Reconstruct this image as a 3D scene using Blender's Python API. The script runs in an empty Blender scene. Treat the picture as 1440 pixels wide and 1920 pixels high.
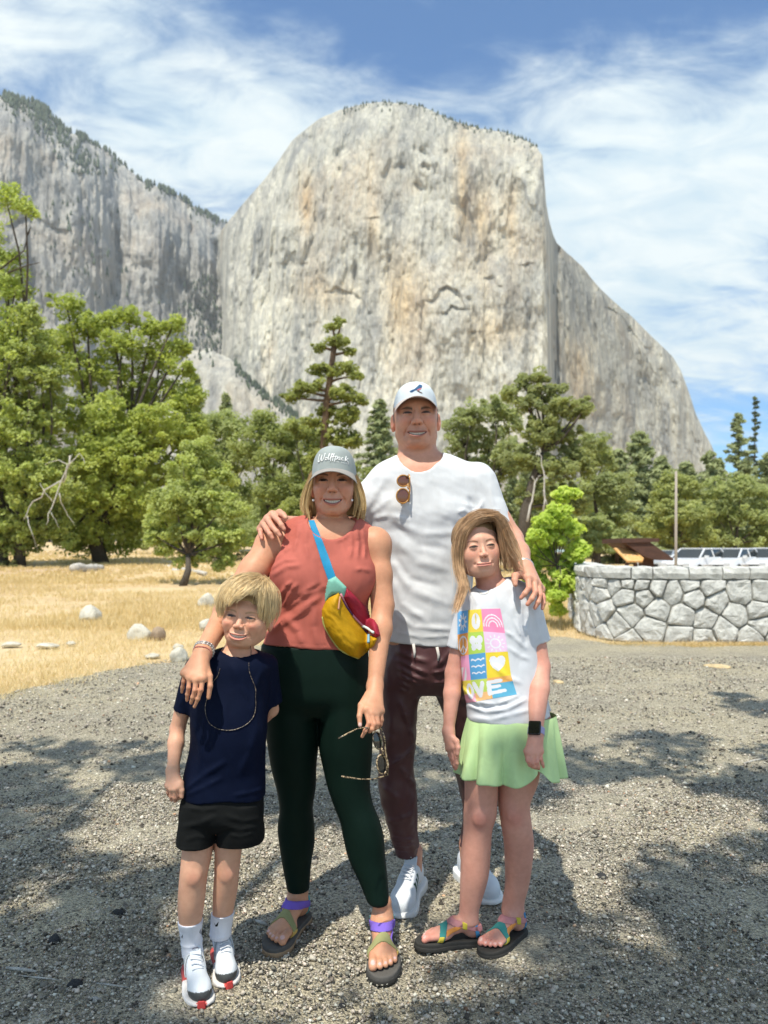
import bpy, math, random
import numpy as np
from mathutils import Vector, Matrix
from mathutils.bvhtree import BVHTree

# ------------------------------------------------------------------ camera, light, exposure
F = 1442.0           # focal length of the photograph in its own pixels
CX, HY, CH = 720.0, 1035.0, 1.3
S = bpy.context.scene
COL = S.collection
SUN_EL, SUN_AZ = math.radians(64.0), math.atan2(-0.19, -0.45)   # the sun stands behind the camera, a little to the left

cam_data = bpy.data.cameras.new('camera')
cam = bpy.data.objects.new('camera', cam_data)
COL.objects.link(cam)
cam.location = (0, 0, CH)
cam.rotation_euler = (math.radians(90), 0, 0)
cam_data.sensor_fit = 'VERTICAL'
cam_data.sensor_height = 36.0
cam_data.lens = F / 1920 * 36.0
cam_data.shift_y = 75 / 1920
cam_data.clip_start = 0.05
cam_data.clip_end = 12000
cam_data.dof.use_dof = True
cam_data.dof.focus_distance = 2.46
cam_data.dof.aperture_fstop = 4.2
S.camera = cam
S.view_settings.view_transform = 'Standard'
S.view_settings.look = 'None'
S.view_settings.gamma = 1
S.view_settings.use_curve_mapping = False
S.view_settings.exposure = 0.68
S.cycles.max_bounces = 6
S.cycles.diffuse_bounces = 3
S.cycles.transparent_max_bounces = 8
S.cycles.volume_bounces = 0
S.cycles.volume_step_rate = 4
S.cycles.sample_clamp_indirect = 8

sun_data = bpy.data.lights.new('sun', 'SUN')
sun_data.energy = 3.5
sun_data.angle = math.radians(0.55)
sun_data.color = (1.0, 0.955, 0.84)
sun = bpy.data.objects.new('sun', sun_data)
COL.objects.link(sun)
_L = Vector((math.sin(SUN_AZ) * math.cos(SUN_EL), math.cos(SUN_AZ) * math.cos(SUN_EL), math.sin(SUN_EL)))
sun.rotation_euler = _L.to_track_quat('Z', 'Y').to_euler()

world = bpy.data.worlds.new('World')
S.world = world
world.use_nodes = True
def build_world():
    nt = world.node_tree; N = nt.nodes; K = nt.links; N.clear()
    out = N.new('ShaderNodeOutputWorld'); bg = N.new('ShaderNodeBackground')
    bg.inputs['Strength'].default_value = 0.120
    sky = N.new('ShaderNodeTexSky'); sky.sky_type = 'NISHITA'; sky.sun_disc = False
    sky.sun_elevation = SUN_EL; sky.sun_rotation = SUN_AZ
    sky.altitude = 1200; sky.air_density = 1.0; sky.dust_density = 0.4; sky.ozone_density = 2.0
    tc = N.new('ShaderNodeTexCoord'); sep = N.new('ShaderNodeSeparateXYZ')
    K.new(tc.outputs['Generated'], sep.inputs[0])
    def M(op, a, b=None, c=None):
        m = N.new('ShaderNodeMath'); m.operation = op
        for i, v in enumerate((a, b, c)):
            if v is None: continue
            if isinstance(v, (int, float)): m.inputs[i].default_value = v
            else: K.new(v, m.inputs[i])
        return m.outputs[0]
    zz = M('MAXIMUM', sep.outputs['Z'], 0.0)
    den = M('ADD', zz, 0.32)
    u = M('DIVIDE', sep.outputs['X'], den); v = M('DIVIDE', sep.outputs['Y'], den)
    comb = N.new('ShaderNodeCombineXYZ'); K.new(u, comb.inputs[0]); K.new(v, comb.inputs[1])
    def noise(scale, detail, rough, dist, mapv, rot=0.0, loc=(0, 0, 0)):
        mp = N.new('ShaderNodeMapping'); K.new(comb.outputs[0], mp.inputs['Vector'])
        mp.inputs['Scale'].default_value = mapv; mp.inputs['Rotation'].default_value[2] = rot
        mp.inputs['Location'].default_value = loc
        n = N.new('ShaderNodeTexNoise'); K.new(mp.outputs[0], n.inputs['Vector'])
        n.inputs['Scale'].default_value = scale; n.inputs['Detail'].default_value = detail
        n.inputs['Roughness'].default_value = rough; n.inputs['Distortion'].default_value = dist
        return n.outputs['Fac']
    big = noise(1.3, 5, 0.55, 0.6, (1, 1.2, 1), 0.35, (2.3, 0.4, 0))
    streak = noise(2.0, 10, 0.58, 0.5, (1.0, 1.9, 1), 0.5, (5.1, 1.7, 0))
    fine = noise(7.0, 8, 0.6, 0.5, (1.0, 1.8, 1), 0.5, (0.7, 3.7, 0))
    # a bank of cloud stands low on the right, behind the cliff
    dx = M('SUBTRACT', sep.outputs['X'], 0.27); dz = M('SUBTRACT', sep.outputs['Z'], 0.31)
    bank = M('EXPONENT', M('MULTIPLY', M('ADD', M('MULTIPLY', M('MULTIPLY', dx, dx), 22.0), M('MULTIPLY', M('MULTIPLY', dz, dz), 40.0)), -1.0))
    dx2 = M('SUBTRACT', sep.outputs['X'], -0.12); dz2 = M('SUBTRACT', sep.outputs['Z'], 0.44)
    bank2 = M('EXPONENT', M('MULTIPLY', M('ADD', M('MULTIPLY', M('MULTIPLY', dx2, dx2), 25.0), M('MULTIPLY', M('MULTIPLY', dz2, dz2), 60.0)), -1.0))
    s = M('MULTIPLY', streak, 0.62); s = M('ADD', s, M('MULTIPLY', big, 0.55)); s = M('ADD', s, M('MULTIPLY', fine, 0.36))
    s = M('ADD', s, M('MULTIPLY', bank, 0.20)); s = M('ADD', s, M('MULTIPLY', bank2, 0.13))
    mr = N.new('ShaderNodeMapRange'); mr.interpolation_type = 'SMOOTHSTEP'
    K.new(s, mr.inputs['Value']); mr.inputs['From Min'].default_value = 0.675; mr.inputs['From Max'].default_value = 0.93
    mr.inputs['To Max'].default_value = 0.92
    mix = N.new('ShaderNodeMix'); mix.data_type = 'RGBA'
    K.new(mr.outputs[0], mix.inputs[0])
    gain = N.new('ShaderNodeMix'); gain.data_type = 'RGBA'; gain.blend_type = 'MULTIPLY'; gain.inputs[0].default_value = 1
    K.new(sky.outputs[0], gain.inputs[6]); gain.inputs[7].default_value = (0.54, 0.84, 1.02, 1)
    K.new(gain.outputs[2], mix.inputs[6])
    cl = N.new('ShaderNodeMix'); cl.data_type = 'RGBA'; cf = N.new('ShaderNodeMapRange'); K.new(M('ADD', M('MULTIPLY', fine, 0.55), M('MULTIPLY', streak, 0.45)), cf.inputs['Value'])
    cf.inputs['From Min'].default_value = 0.38; cf.inputs['From Max'].default_value = 0.60; K.new(cf.outputs[0], cl.inputs[0])
    cl.inputs[6].default_value = (3.4, 4.45, 5.1, 1); cl.inputs[7].default_value = (5.5, 5.9, 5.8, 1); K.new(cl.outputs[2], mix.inputs[7])
    K.new(mix.outputs[2], bg.inputs['Color']); K.new(bg.outputs[0], out.inputs['Surface'])
build_world()

# ------------------------------------------------------------------ helpers
RNG = np.random.default_rng(7)
def W(px, py, d):
    """a point seen at photo pixel (px, py), d metres in front of the camera"""
    return np.array([(px - CX) / F * d, d, CH - (py - HY) / F * d])
def WG(px, py, z=0.0):
    """the ground point under a photo pixel"""
    return W(px, py, (CH - z) * F / (py - HY))
def to_px(P):
    return CX + F * P[:, 0] / P[:, 1], HY - F * (P[:, 2] - CH) / P[:, 1]

def mesh_obj(name, V, Fc, mat, parent=None, smooth=True, col=None, label=None, cat=None, group=None, kind=None, mats=None, midx=None):
    me = bpy.data.meshes.new(name)
    V = np.asarray(V, dtype=np.float32)
    if isinstance(Fc, np.ndarray):
        nf, k = Fc.shape
        me.vertices.add(len(V)); me.vertices.foreach_set('co', V.ravel())
        me.loops.add(nf * k); me.loops.foreach_set('vertex_index', Fc.astype(np.int32).ravel())
        me.polygons.add(nf); me.polygons.foreach_set('loop_start', np.arange(0, nf * k, k, dtype=np.int32))
        me.update(calc_edges=True)
    else:
        me.from_pydata([tuple(v) for v in V], [], [tuple(f) for f in Fc])
    if smooth: me.polygons.foreach_set('use_smooth', np.ones(len(me.polygons), dtype=bool))
    if col is not None:
        a = me.attributes.new('Col', 'FLOAT_COLOR', 'POINT')
        c4 = np.ones((len(V), 4), dtype=np.float32); c4[:, :3] = col
        a.data.foreach_set('color', c4.ravel())
    for m in (mats or [mat]): me.materials.append(m)
    if midx is not None: me.polygons.foreach_set('material_index', np.asarray(midx, dtype=np.int32))
    me.update()
    o = bpy.data.objects.new(name, me)
    COL.objects.link(o)
    if parent is not None: o.parent = parent
    tag(o, label, cat, group, kind)
    return o
def tag(o, label=None, cat=None, group=None, kind=None):
    if label: o['label'] = label
    if cat: o['category'] = cat
    if group: o['group'] = group
    if kind: o['kind'] = kind
    return o
def empty(name, loc, label=None, cat=None, group=None, rz=0.0):
    o = bpy.data.objects.new(name, None); COL.objects.link(o)
    o.location = loc; o.rotation_euler[2] = rz
    o.empty_display_size = 0.2
    return tag(o, label, cat, group)
def adopt(root, objs):
    """parent world-built meshes to a root standing elsewhere"""
    mi = Matrix.Translation(-Vector(root.location))
    for o in objs:
        if o.type == 'CURVES': o.location = -Vector(root.location)
        elif o.type == 'MESH': o.data.transform(mi)
        o.parent = root
def copy_tree(o, parent=None):
    c = o.copy(); COL.objects.link(c)
    if parent is not None: c.parent = parent
    for ch in list(o.children): copy_tree(ch, c)
    return c

# value noise ------------------------------------------------------
def _hash(ix, iy, iz, seed):
    h = (ix.astype(np.int64) * 374761393 + iy.astype(np.int64) * 668265263 + iz.astype(np.int64) * 2147483647 + seed * 1274126177) & 0xFFFFFFFF
    h = ((h ^ (h >> 13)) * 1274126177) & 0xFFFFFFFF
    h = (h ^ (h >> 16)) & 0xFFFFFF
    return h.astype(np.float32) / 0xFFFFFF * 2 - 1
def vnoise(P, seed=0):
    i = np.floor(P).astype(np.int32); f = (P - i).astype(np.float32); f = f * f * (3 - 2 * f)
    r = 0
    for dx in (0, 1):
        wx = f[:, 0] if dx else 1 - f[:, 0]
        for dy in (0, 1):
            wy = f[:, 1] if dy else 1 - f[:, 1]
            for dz in (0, 1):
                wz = f[:, 2] if dz else 1 - f[:, 2]
                r = r + wx * wy * wz * _hash(i[:, 0] + dx, i[:, 1] + dy, i[:, 2] + dz, seed)
    return r
def fbm(P, octs=4, seed=0, gain=0.5):
    a, r, s = 1.0, 0, 0
    for k in range(octs):
        r = r + a * vnoise(P * (2.03 ** k) + 17.3 * k, seed + k); s += a; a *= gain
    return r / s

# signed distance shapes --------------------------------------------
def A(*v): return np.array(v, dtype=np.float32)
def smin(a, b, k):
    h = np.clip(0.5 + 0.5 * (b - a) / k, 0, 1)
    return b + (a - b) * h - k * h * (1 - h)
def smax(a, b, k): return -smin(-a, -b, k)
def rc(P, a, b, ra, rb):
    a = np.asarray(a, dtype=np.float32); b = np.asarray(b, dtype=np.float32)
    ab = b - a; t = np.clip(((P - a) @ ab) / max(float(ab @ ab), 1e-9), 0, 1)
    q = P - a - t[:, None] * ab
    return np.sqrt(np.einsum('ij,ij->i', q, q)) - (ra + (rb - ra) * t)
def ell(P, c, r, R=None):
    q = P - np.asarray(c, dtype=np.float32)
    if R is not None: q = q @ np.asarray(R, dtype=np.float32)
    r = np.asarray(r, dtype=np.float32)
    q1 = q / r; q2 = q1 / r
    k0 = np.sqrt(np.einsum('ij,ij->i', q1, q1)); k1 = np.sqrt(np.einsum('ij,ij->i', q2, q2)) + 1e-9
    return k0 * (k0 - 1) / k1
def chain(P, pts, rad, k=0.004):
    d = None
    for i in range(len(pts) - 1):
        e = rc(P, pts[i], pts[i + 1], rad[i], rad[i + 1])
        d = e if d is None else smin(d, e, k)
    return d
def _cub(x, xs, ys):
    """smooth monotone-ish cubic interpolation"""
    xs = np.asarray(xs, float); ys = np.asarray(ys, float)
    m = np.gradient(ys, xs)
    x = np.clip(x, xs[0], xs[-1])
    i = np.clip(np.searchsorted(xs, x) - 1, 0, len(xs) - 2)
    h = xs[i + 1] - xs[i]; t = (x - xs[i]) / h
    return ((2*t**3 - 3*t**2 + 1) * ys[i] + (t**3 - 2*t**2 + t) * h * m[i] + (-2*t**3 + 3*t**2) * ys[i + 1] + (t**3 - t**2) * h * m[i + 1]).astype(np.float32)
def loft(rows, n=2.2, grow=0.0, cap=0.01, top=True, bot=True):
    """rows: (py, xL, xR, centre depth, half depth); a body of horizontal ellipses through the traced outline"""
    R = []
    for py, xl, xr, dc, hd in rows:
        c = W((xl + xr) / 2, py, dc)
        R.append((c[2], c[0], dc, (xr - xl) / 2 / F * dc, hd))
    R = np.array(sorted(R))
    zs = R[:, 0]
    def f(P):
        z = P[:, 2]
        cx = _cub(z, zs, R[:, 1]); cy = _cub(z, zs, R[:, 2])
        a = np.maximum(_cub(z, zs, R[:, 3]) + grow, 0.004); b = np.maximum(_cub(z, zs, R[:, 4]) + grow, 0.004)
        u = np.abs(P[:, 0] - cx); v = np.abs(P[:, 1] - cy)
        q = ((u / a) ** n + (v / b) ** n + 1e-12) ** (1 / n)
        g = np.sqrt((u ** (n - 1) / a ** n) ** 2 + (v ** (n - 1) / b ** n) ** 2) / np.maximum(q, 1e-3) ** (n - 1)
        d = (q - 1) / np.maximum(g, 1.0 / np.maximum(a, b))
        if top: d = smax(d, z - zs[-1], cap)
        if bot: d = smax(d, zs[0] - z, cap)
        return d
    return f
def seg_px(P, pts, w, amp):
    """a raised (or sunk) crease along a polyline given in photo pixels"""
    x, y = to_px(P); r = 0
    for (x0, y0), (x1, y1) in zip(pts[:-1], pts[1:]):
        dx, dy = x1 - x0, y1 - y0; L = dx * dx + dy * dy + 1e-6
        t = np.clip(((x - x0) * dx + (y - y0) * dy) / L, 0, 1)
        d2 = (x - x0 - t * dx) ** 2 + (y - y0 - t * dy) ** 2
        r = np.maximum(r, np.exp(-d2 / (w * w)) * np.sin(np.pi * np.clip(0.08 + 0.84 * t, 0, 1)) ** 0.5)
    return amp * r
def poly_sd(x, y, poly):
    """signed distance to a polygon (negative inside)"""
    poly = np.asarray(poly, dtype=np.float32); d = np.full(x.shape, 1e18, dtype=np.float32); s = np.ones(x.shape, dtype=np.float32)
    n = len(poly); j = n - 1
    for i in range(n):
        ex, ey = poly[j] - poly[i]; wx, wy = x - poly[i, 0], y - poly[i, 1]
        t = np.clip((wx * ex + wy * ey) / (ex * ex + ey * ey + 1e-12), 0, 1)
        bx, by = wx - ex * t, wy - ey * t
        d = np.minimum(d, bx * bx + by * by)
        c1 = y >= poly[i, 1]; c2 = y < poly[j, 1]; c3 = ex * wy > ey * wx
        fl = (c1 & c2 & c3) | (~c1 & ~c2 & ~c3)
        s = np.where(fl, -s, s); j = i
    return s * np.sqrt(d)

def surface(f, lo, hi, h, B=5, marg=2.2):
    """naive surface nets of f<0 inside a box; f is only sampled near its surface"""
    lo = np.asarray(lo, float); hi = np.asarray(hi, float)
    nb = np.maximum(np.ceil((hi - lo) / (h * B)).astype(int), 1); n = nb * B
    bc = np.stack(np.meshgrid(*[(np.arange(m) + 0.5) * B * h for m in nb], indexing='ij'), -1).reshape(-1, 3) + lo
    vb = f(bc.astype(np.float32))
    act = np.abs(vb) < B * h * 0.87 * marg
    G = np.repeat(np.repeat(np.repeat(vb.reshape(nb), B, 0), B, 1), B, 2).astype(np.float32)
    off = np.stack(np.meshgrid(*[np.arange(B)] * 3, indexing='ij'), -1).reshape(-1, 3)
    bi = np.stack(np.unravel_index(np.nonzero(act)[0], nb), -1) * B
    idx = (bi[:, None, :] + off[None]).reshape(-1, 3)
    P = (idx * h + lo).astype(np.float32)
    vals = np.empty(len(P), dtype=np.float32)
    for s in range(0, len(P), 400000): vals[s:s + 400000] = f(P[s:s + 400000])
    G[idx[:, 0], idx[:, 1], idx[:, 2]] = vals
    ins = G < 0
    c = np.zeros(tuple(n - 1), dtype=np.int8)
    for dx in (0, 1):
        for dy in (0, 1):
            for dz in (0, 1):
                c += ins[dx:n[0] - 1 + dx, dy:n[1] - 1 + dy, dz:n[2] - 1 + dz]
    cell = (c > 0) & (c < 8)
    ci = np.argwhere(cell)
    if len(ci) == 0: return np.zeros((0, 3), np.float32), np.zeros((0, 4), np.int32)
    vid = np.full(cell.shape, -1, dtype=np.int32); vid[cell] = np.arange(len(ci))
    acc = np.zeros((len(ci), 3), np.float32); cnt = np.zeros(len(ci), np.float32)
    cor = [(0,0,0),(1,0,0),(0,1,0),(1,1,0),(0,0,1),(1,0,1),(0,1,1),(1,1,1)]
    cv = [G[ci[:, 0] + a, ci[:, 1] + b, ci[:, 2] + d] for a, b, d in cor]
    for i in range(8):
        for ax in range(3):
            if cor[i][ax]: continue
            o2 = list(cor[i]); o2[ax] = 1; j = cor.index(tuple(o2))
            a, b = cv[i], cv[j]; m = (a < 0) != (b < 0)
            t = np.where(m, a / np.where(m, a - b, 1), 0)
            p = np.zeros((len(ci), 3), np.float32); p += np.array(cor[i], np.float32); p[:, ax] += t
            acc += p * m[:, None]; cnt += m
    V = (ci + acc / np.maximum(cnt, 1)[:, None]) * h + lo
    Q = []
    for ax in range(3):
        a = ins.take(range(0, n[ax] - 1), ax); b = ins.take(range(1, n[ax]), ax)
        e = np.argwhere(a != b)
        o1, o2 = [(1, 2), (2, 0), (0, 1)][ax]
        ok = (e[:, o1] > 0) & (e[:, o2] > 0) & (e[:, o1] < n[o1] - 1) & (e[:, o2] < n[o2] - 1)
        e = e[ok]
        fl = a[e[:, 0], e[:, 1], e[:, 2]]
        q = []
        for s1, s2 in ((0, 0), (1, 0), (1, 1), (0, 1)):
            g = e.copy(); g[:, o1] -= s1; g[:, o2] -= s2
            q.append(vid[g[:, 0], g[:, 1], g[:, 2]])
        q = np.stack(q, 1)
        q[~fl] = q[~fl][:, ::-1]
        Q.append(q)
    Q = np.concatenate(Q)[:, ::-1]
    # a cell's neighbours wind outward when the inside lies on the lower side
    Q = Q[(Q >= 0).all(1)]
    return V.astype(np.float32), Q[:, ::-1]
def multires(f, lo, hi, h, fine=()):
    """one mesh, finer inside the given boxes (lo, hi, h)"""
    Vs, Qs, n = [], [], 0
    for k, (l, u, hh) in enumerate([(lo, hi, h)] + list(fine)):
        l = np.asarray(l, float); u = np.asarray(u, float)
        V, Q = surface(f, l - (hh if k else 0), u + (hh if k else 0), hh)
        if len(Q):
            cen = V[Q].mean(1)
            keep = np.ones(len(Q), bool)
            for j, (l2, u2, h2) in enumerate(fine):
                if j + 1 > k:
                    keep &= ~((cen > np.asarray(l2) + h * 0.3) & (cen < np.asarray(u2) - h * 0.3)).all(1)
            Q = Q[keep]
        Vs.append(V); Qs.append(Q + n); n += len(V)
    V = np.concatenate(Vs); Q = np.concatenate(Qs)
    used = np.zeros(len(V), bool); used[Q.ravel()] = True
    mp = np.cumsum(used) - 1
    return V[used], mp[Q].astype(np.int32)

class Hit:
    """where rays from the camera meet a mesh"""
    def __init__(self, V, Q):
        self.t = BVHTree.FromPolygons([tuple(map(float, v)) for v in V], [tuple(map(int, q)) for q in Q])
    def at(self, px, py, off=0.0, default=None):
        d = Vector(((px - CX) / F, 1.0, -(py - HY) / F)).normalized()
        h = self.t.ray_cast(Vector((0, 0, CH)), d)
        if h[0] is None: return default
        n = h[1] if h[1].dot(d) < 0 else -h[1]
        p = h[0] + n * off
        return np.array(p)
def tube(pts, r, seg=6, closed=False):
    """a round tube through points; r a number or one radius per point"""
    pts = np.asarray(pts, float); n = len(pts); r = np.atleast_1d(np.asarray(r, float)); r = np.interp(np.linspace(0, 1, n), np.linspace(0, 1, len(r)), r) if len(r) > 1 else np.full(n, r[0])
    t = np.gradient(pts, axis=0) if not closed else np.roll(pts, -1, 0) - np.roll(pts, 1, 0)
    t /= np.linalg.norm(t, axis=1)[:, None] + 1e-12
    up = np.array([0.13, 0.31, 0.94]); V = []
    u = np.cross(t[0], up); u /= np.linalg.norm(u)
    for i in range(n):
        u = u - t[i] * (u @ t[i]); u /= np.linalg.norm(u) + 1e-12; v = np.cross(t[i], u)
        for k in range(seg):
            a = 2 * math.pi * k / seg
            V.append(pts[i] + r[i] * (math.cos(a) * u + math.sin(a) * v))
    Q = []
    m = n if closed else n - 1
    for i in range(m):
        j = (i + 1) % n
        for k in range(seg):
            l = (k + 1) % seg
            Q.append((i * seg + k, i * seg + l, j * seg + l, j * seg + k))
    if not closed:
        V.append(pts[0]); V.append(pts[-1]); a, b = len(V) - 2, len(V) - 1
        for k in range(seg):
            l = (k + 1) % seg
            Q.append((a, l, k, k)); Q.append((b, (n - 1) * seg + k, (n - 1) * seg + l, (n - 1) * seg + l))
    return np.array(V), Q
class MB:
    """collects shapes for one mesh"""
    def __init__(self): self.V = []; self.Q = []; self.n = 0; self.C = []
    def add(self, V, Q, col=None):
        V = np.asarray(V, float)
        self.V.append(V)
        for q in Q:
            q = [int(i) + self.n for i in q]
            if len(q) == 4 and q[2] == q[3]: q = q[:3]
            self.Q.append(q)
        if col is not None: self.C.append(np.broadcast_to(np.asarray(col, float), (len(V), 3)))
        self.n += len(V); return self
    def box(self, c, s, rz=0.0, col=None, R=None):
        x, y, z = [v / 2 for v in s]
        V = np.array([(a * x, b * y, e * z) for e in (-1, 1) for b in (-1, 1) for a in (-1, 1)])
        if rz: 
            ca, sa = math.cos(rz), math.sin(rz); V = V @ np.array([[ca, sa, 0], [-sa, ca, 0], [0, 0, 1]])
        if R is not None: V = V @ np.asarray(R).T
        return self.add(V + np.asarray(c, float), [(0, 2, 3, 1), (4, 5, 7, 6), (0, 1, 5, 4), (2, 6, 7, 3), (0, 4, 6, 2), (1, 3, 7, 5)], col)
    def tube(self, pts, r, seg=6, closed=False, col=None): return self.add(*tube(pts, r, seg, closed), col)
    def build(self, name, mat, parent=None, smooth=False, **k):
        V = np.concatenate(self.V)
        return mesh_obj(name, V, self.Q, mat, parent, smooth, col=np.concatenate(self.C) if self.C else None, **k)

# materials -----------------------------------------------------------
class Mat:
    def __init__(self, name, base=(0.5, 0.5, 0.5), rough=0.8, spec=0.3, **k):
        self.m = bpy.data.materials.new(name); self.m.use_nodes = True
        self.nt = self.m.node_tree; self.N = self.nt.nodes; self.K = self.nt.links
        self.b = self.N['Principled BSDF']
        self.b.inputs['Base Color'].default_value = (*base, 1); self.b.inputs['Roughness'].default_value = rough
        self.b.inputs['Specular IOR Level'].default_value = spec
        for n, v in k.items(): self.b.inputs[n.replace('_', ' ')].default_value = v
    def set(self, inp, v):
        s = self.b.inputs[inp] if isinstance(inp, str) else inp
        if isinstance(v, (int, float)): s.default_value = v
        elif isinstance(v, tuple): s.default_value = (*v, 1) if len(v) == 3 and s.type == 'RGBA' else v
        else: self.K.new(v, s)
    def new(self, t, **k):
        n = self.N.new(t)
        for a, v in k.items(): setattr(n, a, v)
        return n
    def attr(self, name='Col'):
        return self.new('ShaderNodeAttribute', attribute_name=name).outputs['Color']
    def coord(self, kind='Object'): return self.new('ShaderNodeTexCoord').outputs[kind]
    def mapping(self, v, scale=(1, 1, 1), rot=(0, 0, 0), loc=(0, 0, 0)):
        m = self.new('ShaderNodeMapping'); self.K.new(v, m.inputs[0])
        m.inputs['Scale'].default_value = scale; m.inputs['Rotation'].default_value = rot; m.inputs['Location'].default_value = loc
        return m.outputs[0]
    def noise(self, v, scale, detail=4, rough=0.5, dist=0.0):
        n = self.new('ShaderNodeTexNoise'); self.K.new(v, n.inputs['Vector'])
        n.inputs['Scale'].default_value = scale; n.inputs['Detail'].default_value = detail
        n.inputs['Roughness'].default_value = rough; n.inputs['Distortion'].default_value = dist
        return n.outputs['Fac']
    def voro(self, v, scale, feature='F1', out='Distance', rnd=1.0):
        n = self.new('ShaderNodeTexVoronoi', feature=feature); self.K.new(v, n.inputs['Vector'])
        n.inputs['Scale'].default_value = scale; n.inputs['Randomness'].default_value = rnd
        return n.outputs[out]
    def ramp(self, f, stops, interp='LINEAR'):
        r = self.new('ShaderNodeValToRGB'); self.K.new(f, r.inputs[0]); e = r.color_ramp.elements
        r.color_ramp.interpolation = interp
        while len(e) < len(stops): e.new(0.5)
        for i, (p, c) in enumerate(stops):
            e[i].position = p; e[i].color = (*c, 1) if len(c) == 3 else c
        return r.outputs[0]
    def rng(self, f, a, b, c=0.0, d=1.0):
        r = self.new('ShaderNodeMapRange'); self.K.new(f, r.inputs[0])
        for i, v in enumerate((a, b, c, d)): r.inputs[i + 1].default_value = v
        return r.outputs[0]
    def math(self, op, a, b=0.0, clamp=False):
        m = self.new('ShaderNodeMath', operation=op, use_clamp=clamp)
        self.set(m.inputs[0], a); self.set(m.inputs[1], b); return m.outputs[0]
    def mix(self, f, a, b, blend='MIX'):
        m = self.new('ShaderNodeMix', data_type='RGBA', blend_type=blend)
        self.set(m.inputs[0], f); self.set(m.inputs[6], a); self.set(m.inputs[7], b); return m.outputs[2]
    def bump(self, h, strength=0.3, dist=0.01, normal=None):
        b = self.new('ShaderNodeBump'); self.K.new(h, b.inputs['Height'])
        b.inputs['Strength'].default_value = strength; b.inputs['Distance'].default_value = dist
        if normal is not None: self.K.new(normal, b.inputs['Normal'])
        self.K.new(b.outputs[0], self.b.inputs['Normal']); return b.outputs[0]
# ================================================================== the place
def gh(x, y):
    """height of the ground: level by the lot, the meadow rises gently towards the trees on the left"""
    x = np.asarray(x, float); y = np.asarray(y, float)
    s = np.clip((6 - x) / 14, 0, 1); s = s * s * (3 - 2 * s)
    t = np.maximum(y - 26, 0)
    return 0.030 * np.minimum(t, 110) * s * (t / (t + 4))
def BASE(px, d):
    x = (px - CX) / F * d
    return np.array([x, d, float(gh(x, d))])

# ---- materials of the setting
def mat_gravel():
    m = Mat('gravel', rough=0.95, spec=0.15); v = m.coord()
    big = m.noise(v, 0.9, 5, 0.55); mid = m.noise(v, 9, 4, 0.6)
    cell = m.voro(v, 130, out='Color'); r = m.new('ShaderNodeSeparateColor'); m.K.new(cell, r.inputs[0])
    cell2 = m.voro(v, 220, out='Color'); r2 = m.new('ShaderNodeSeparateColor'); m.K.new(cell2, r2.inputs[0])
    st = m.ramp(m.math('ADD', m.math('MULTIPLY', r.outputs[0], 0.6), m.math('MULTIPLY', r2.outputs[0], 0.4)),
                [(0.1, (0.11, 0.105, 0.09)), (0.42, (0.37, 0.335, 0.26)), (0.65, (0.54, 0.49, 0.375)), (0.93, (0.74, 0.67, 0.51))])
    dust = m.ramp(big, [(0.35, (0.80, 0.79, 0.80)), (0.65, (1.12, 1.08, 0.98))])
    c = m.mix(1.0, st, dust, 'MULTIPLY')
    m.set('Base Color', m.mix(m.rng(mid, 0.45, 0.75, 0, 0.5), c, (0.56, 0.51, 0.395)))
    e = m.voro(v, 130); e2 = m.voro(v, 240)
    h = m.math('ADD', m.math('MULTIPLY', e, -1.0), m.math('MULTIPLY', e2, -0.5))
    h = m.math('ADD', h, m.math('MULTIPLY', mid, 0.6))
    m.bump(h, 0.9, 0.012); return m.m
def mat_meadow():
    m = Mat('dry_grass_ground', rough=0.95, spec=0.1); v = m.coord()
    a = m.noise(v, 0.25, 6, 0.6); b = m.noise(m.mapping(v, (1, 0.35, 1)), 14, 6, 0.7); g = m.noise(v, 0.09, 4, 0.5)
    c = m.ramp(m.math('ADD', m.math('MULTIPLY', a, 0.55), m.math('MULTIPLY', b, 0.45)),
               [(0.3, (0.36, 0.24, 0.12)), (0.5, (0.62, 0.46, 0.26)), (0.7, (0.76, 0.63, 0.41))])
    c2 = m.mix(m.rng(g, 0.5, 0.68, 0, 0.45), c, (0.52, 0.37, 0.29))
    m.set('Base Color', c2); m.bump(b, 0.8, 0.06); return m.m
def mat_rock(name='granite', base=(0.46, 0.45, 0.42), sc=1.0):
    m = Mat(name, rough=0.92, spec=0.2); v = m.coord()
    a = m.noise(v, 3.0 * sc, 6, 0.65); b = m.noise(v, 22 * sc, 5, 0.7); sp = m.noise(v, 90 * sc, 2, 0.5)
    b0 = np.array(base)
    c = m.ramp(a, [(0.3, tuple(b0 * 0.62)), (0.5, tuple(b0)), (0.72, tuple(b0 * 1.22))])
    c = m.mix(m.rng(b, 0.55, 0.7, 0, 0.55), c, tuple(b0 * 0.5)); c = m.mix(m.rng(sp, 0.58, 0.7, 0, 0.4), c, (0.12, 0.12, 0.12))
    m.set('Base Color', c); m.bump(m.math('ADD', m.math('MULTIPLY', a, 2.0), b), 0.75, 0.03 / sc); return m.m
def mat_leaf(name, sat=1.0, trans=0.35):
    m = Mat(name, rough=0.55, spec=0.25)
    c = m.attr('Col'); m.set('Base Color', c)
    t = m.new('ShaderNodeBsdfTranslucent'); m.K.new(m.mix(1.0, c, (1.25, 1.25, 0.55), 'MULTIPLY'), t.inputs['Color'])
    mx = m.new('ShaderNodeMixShader'); mx.inputs[0].default_value = trans
    m.K.new(m.b.outputs[0], mx.inputs[1]); m.K.new(t.outputs[0], mx.inputs[2])
    m.K.new(mx.outputs[0], m.N['Material Output'].inputs['Surface']); return m.m
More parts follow.
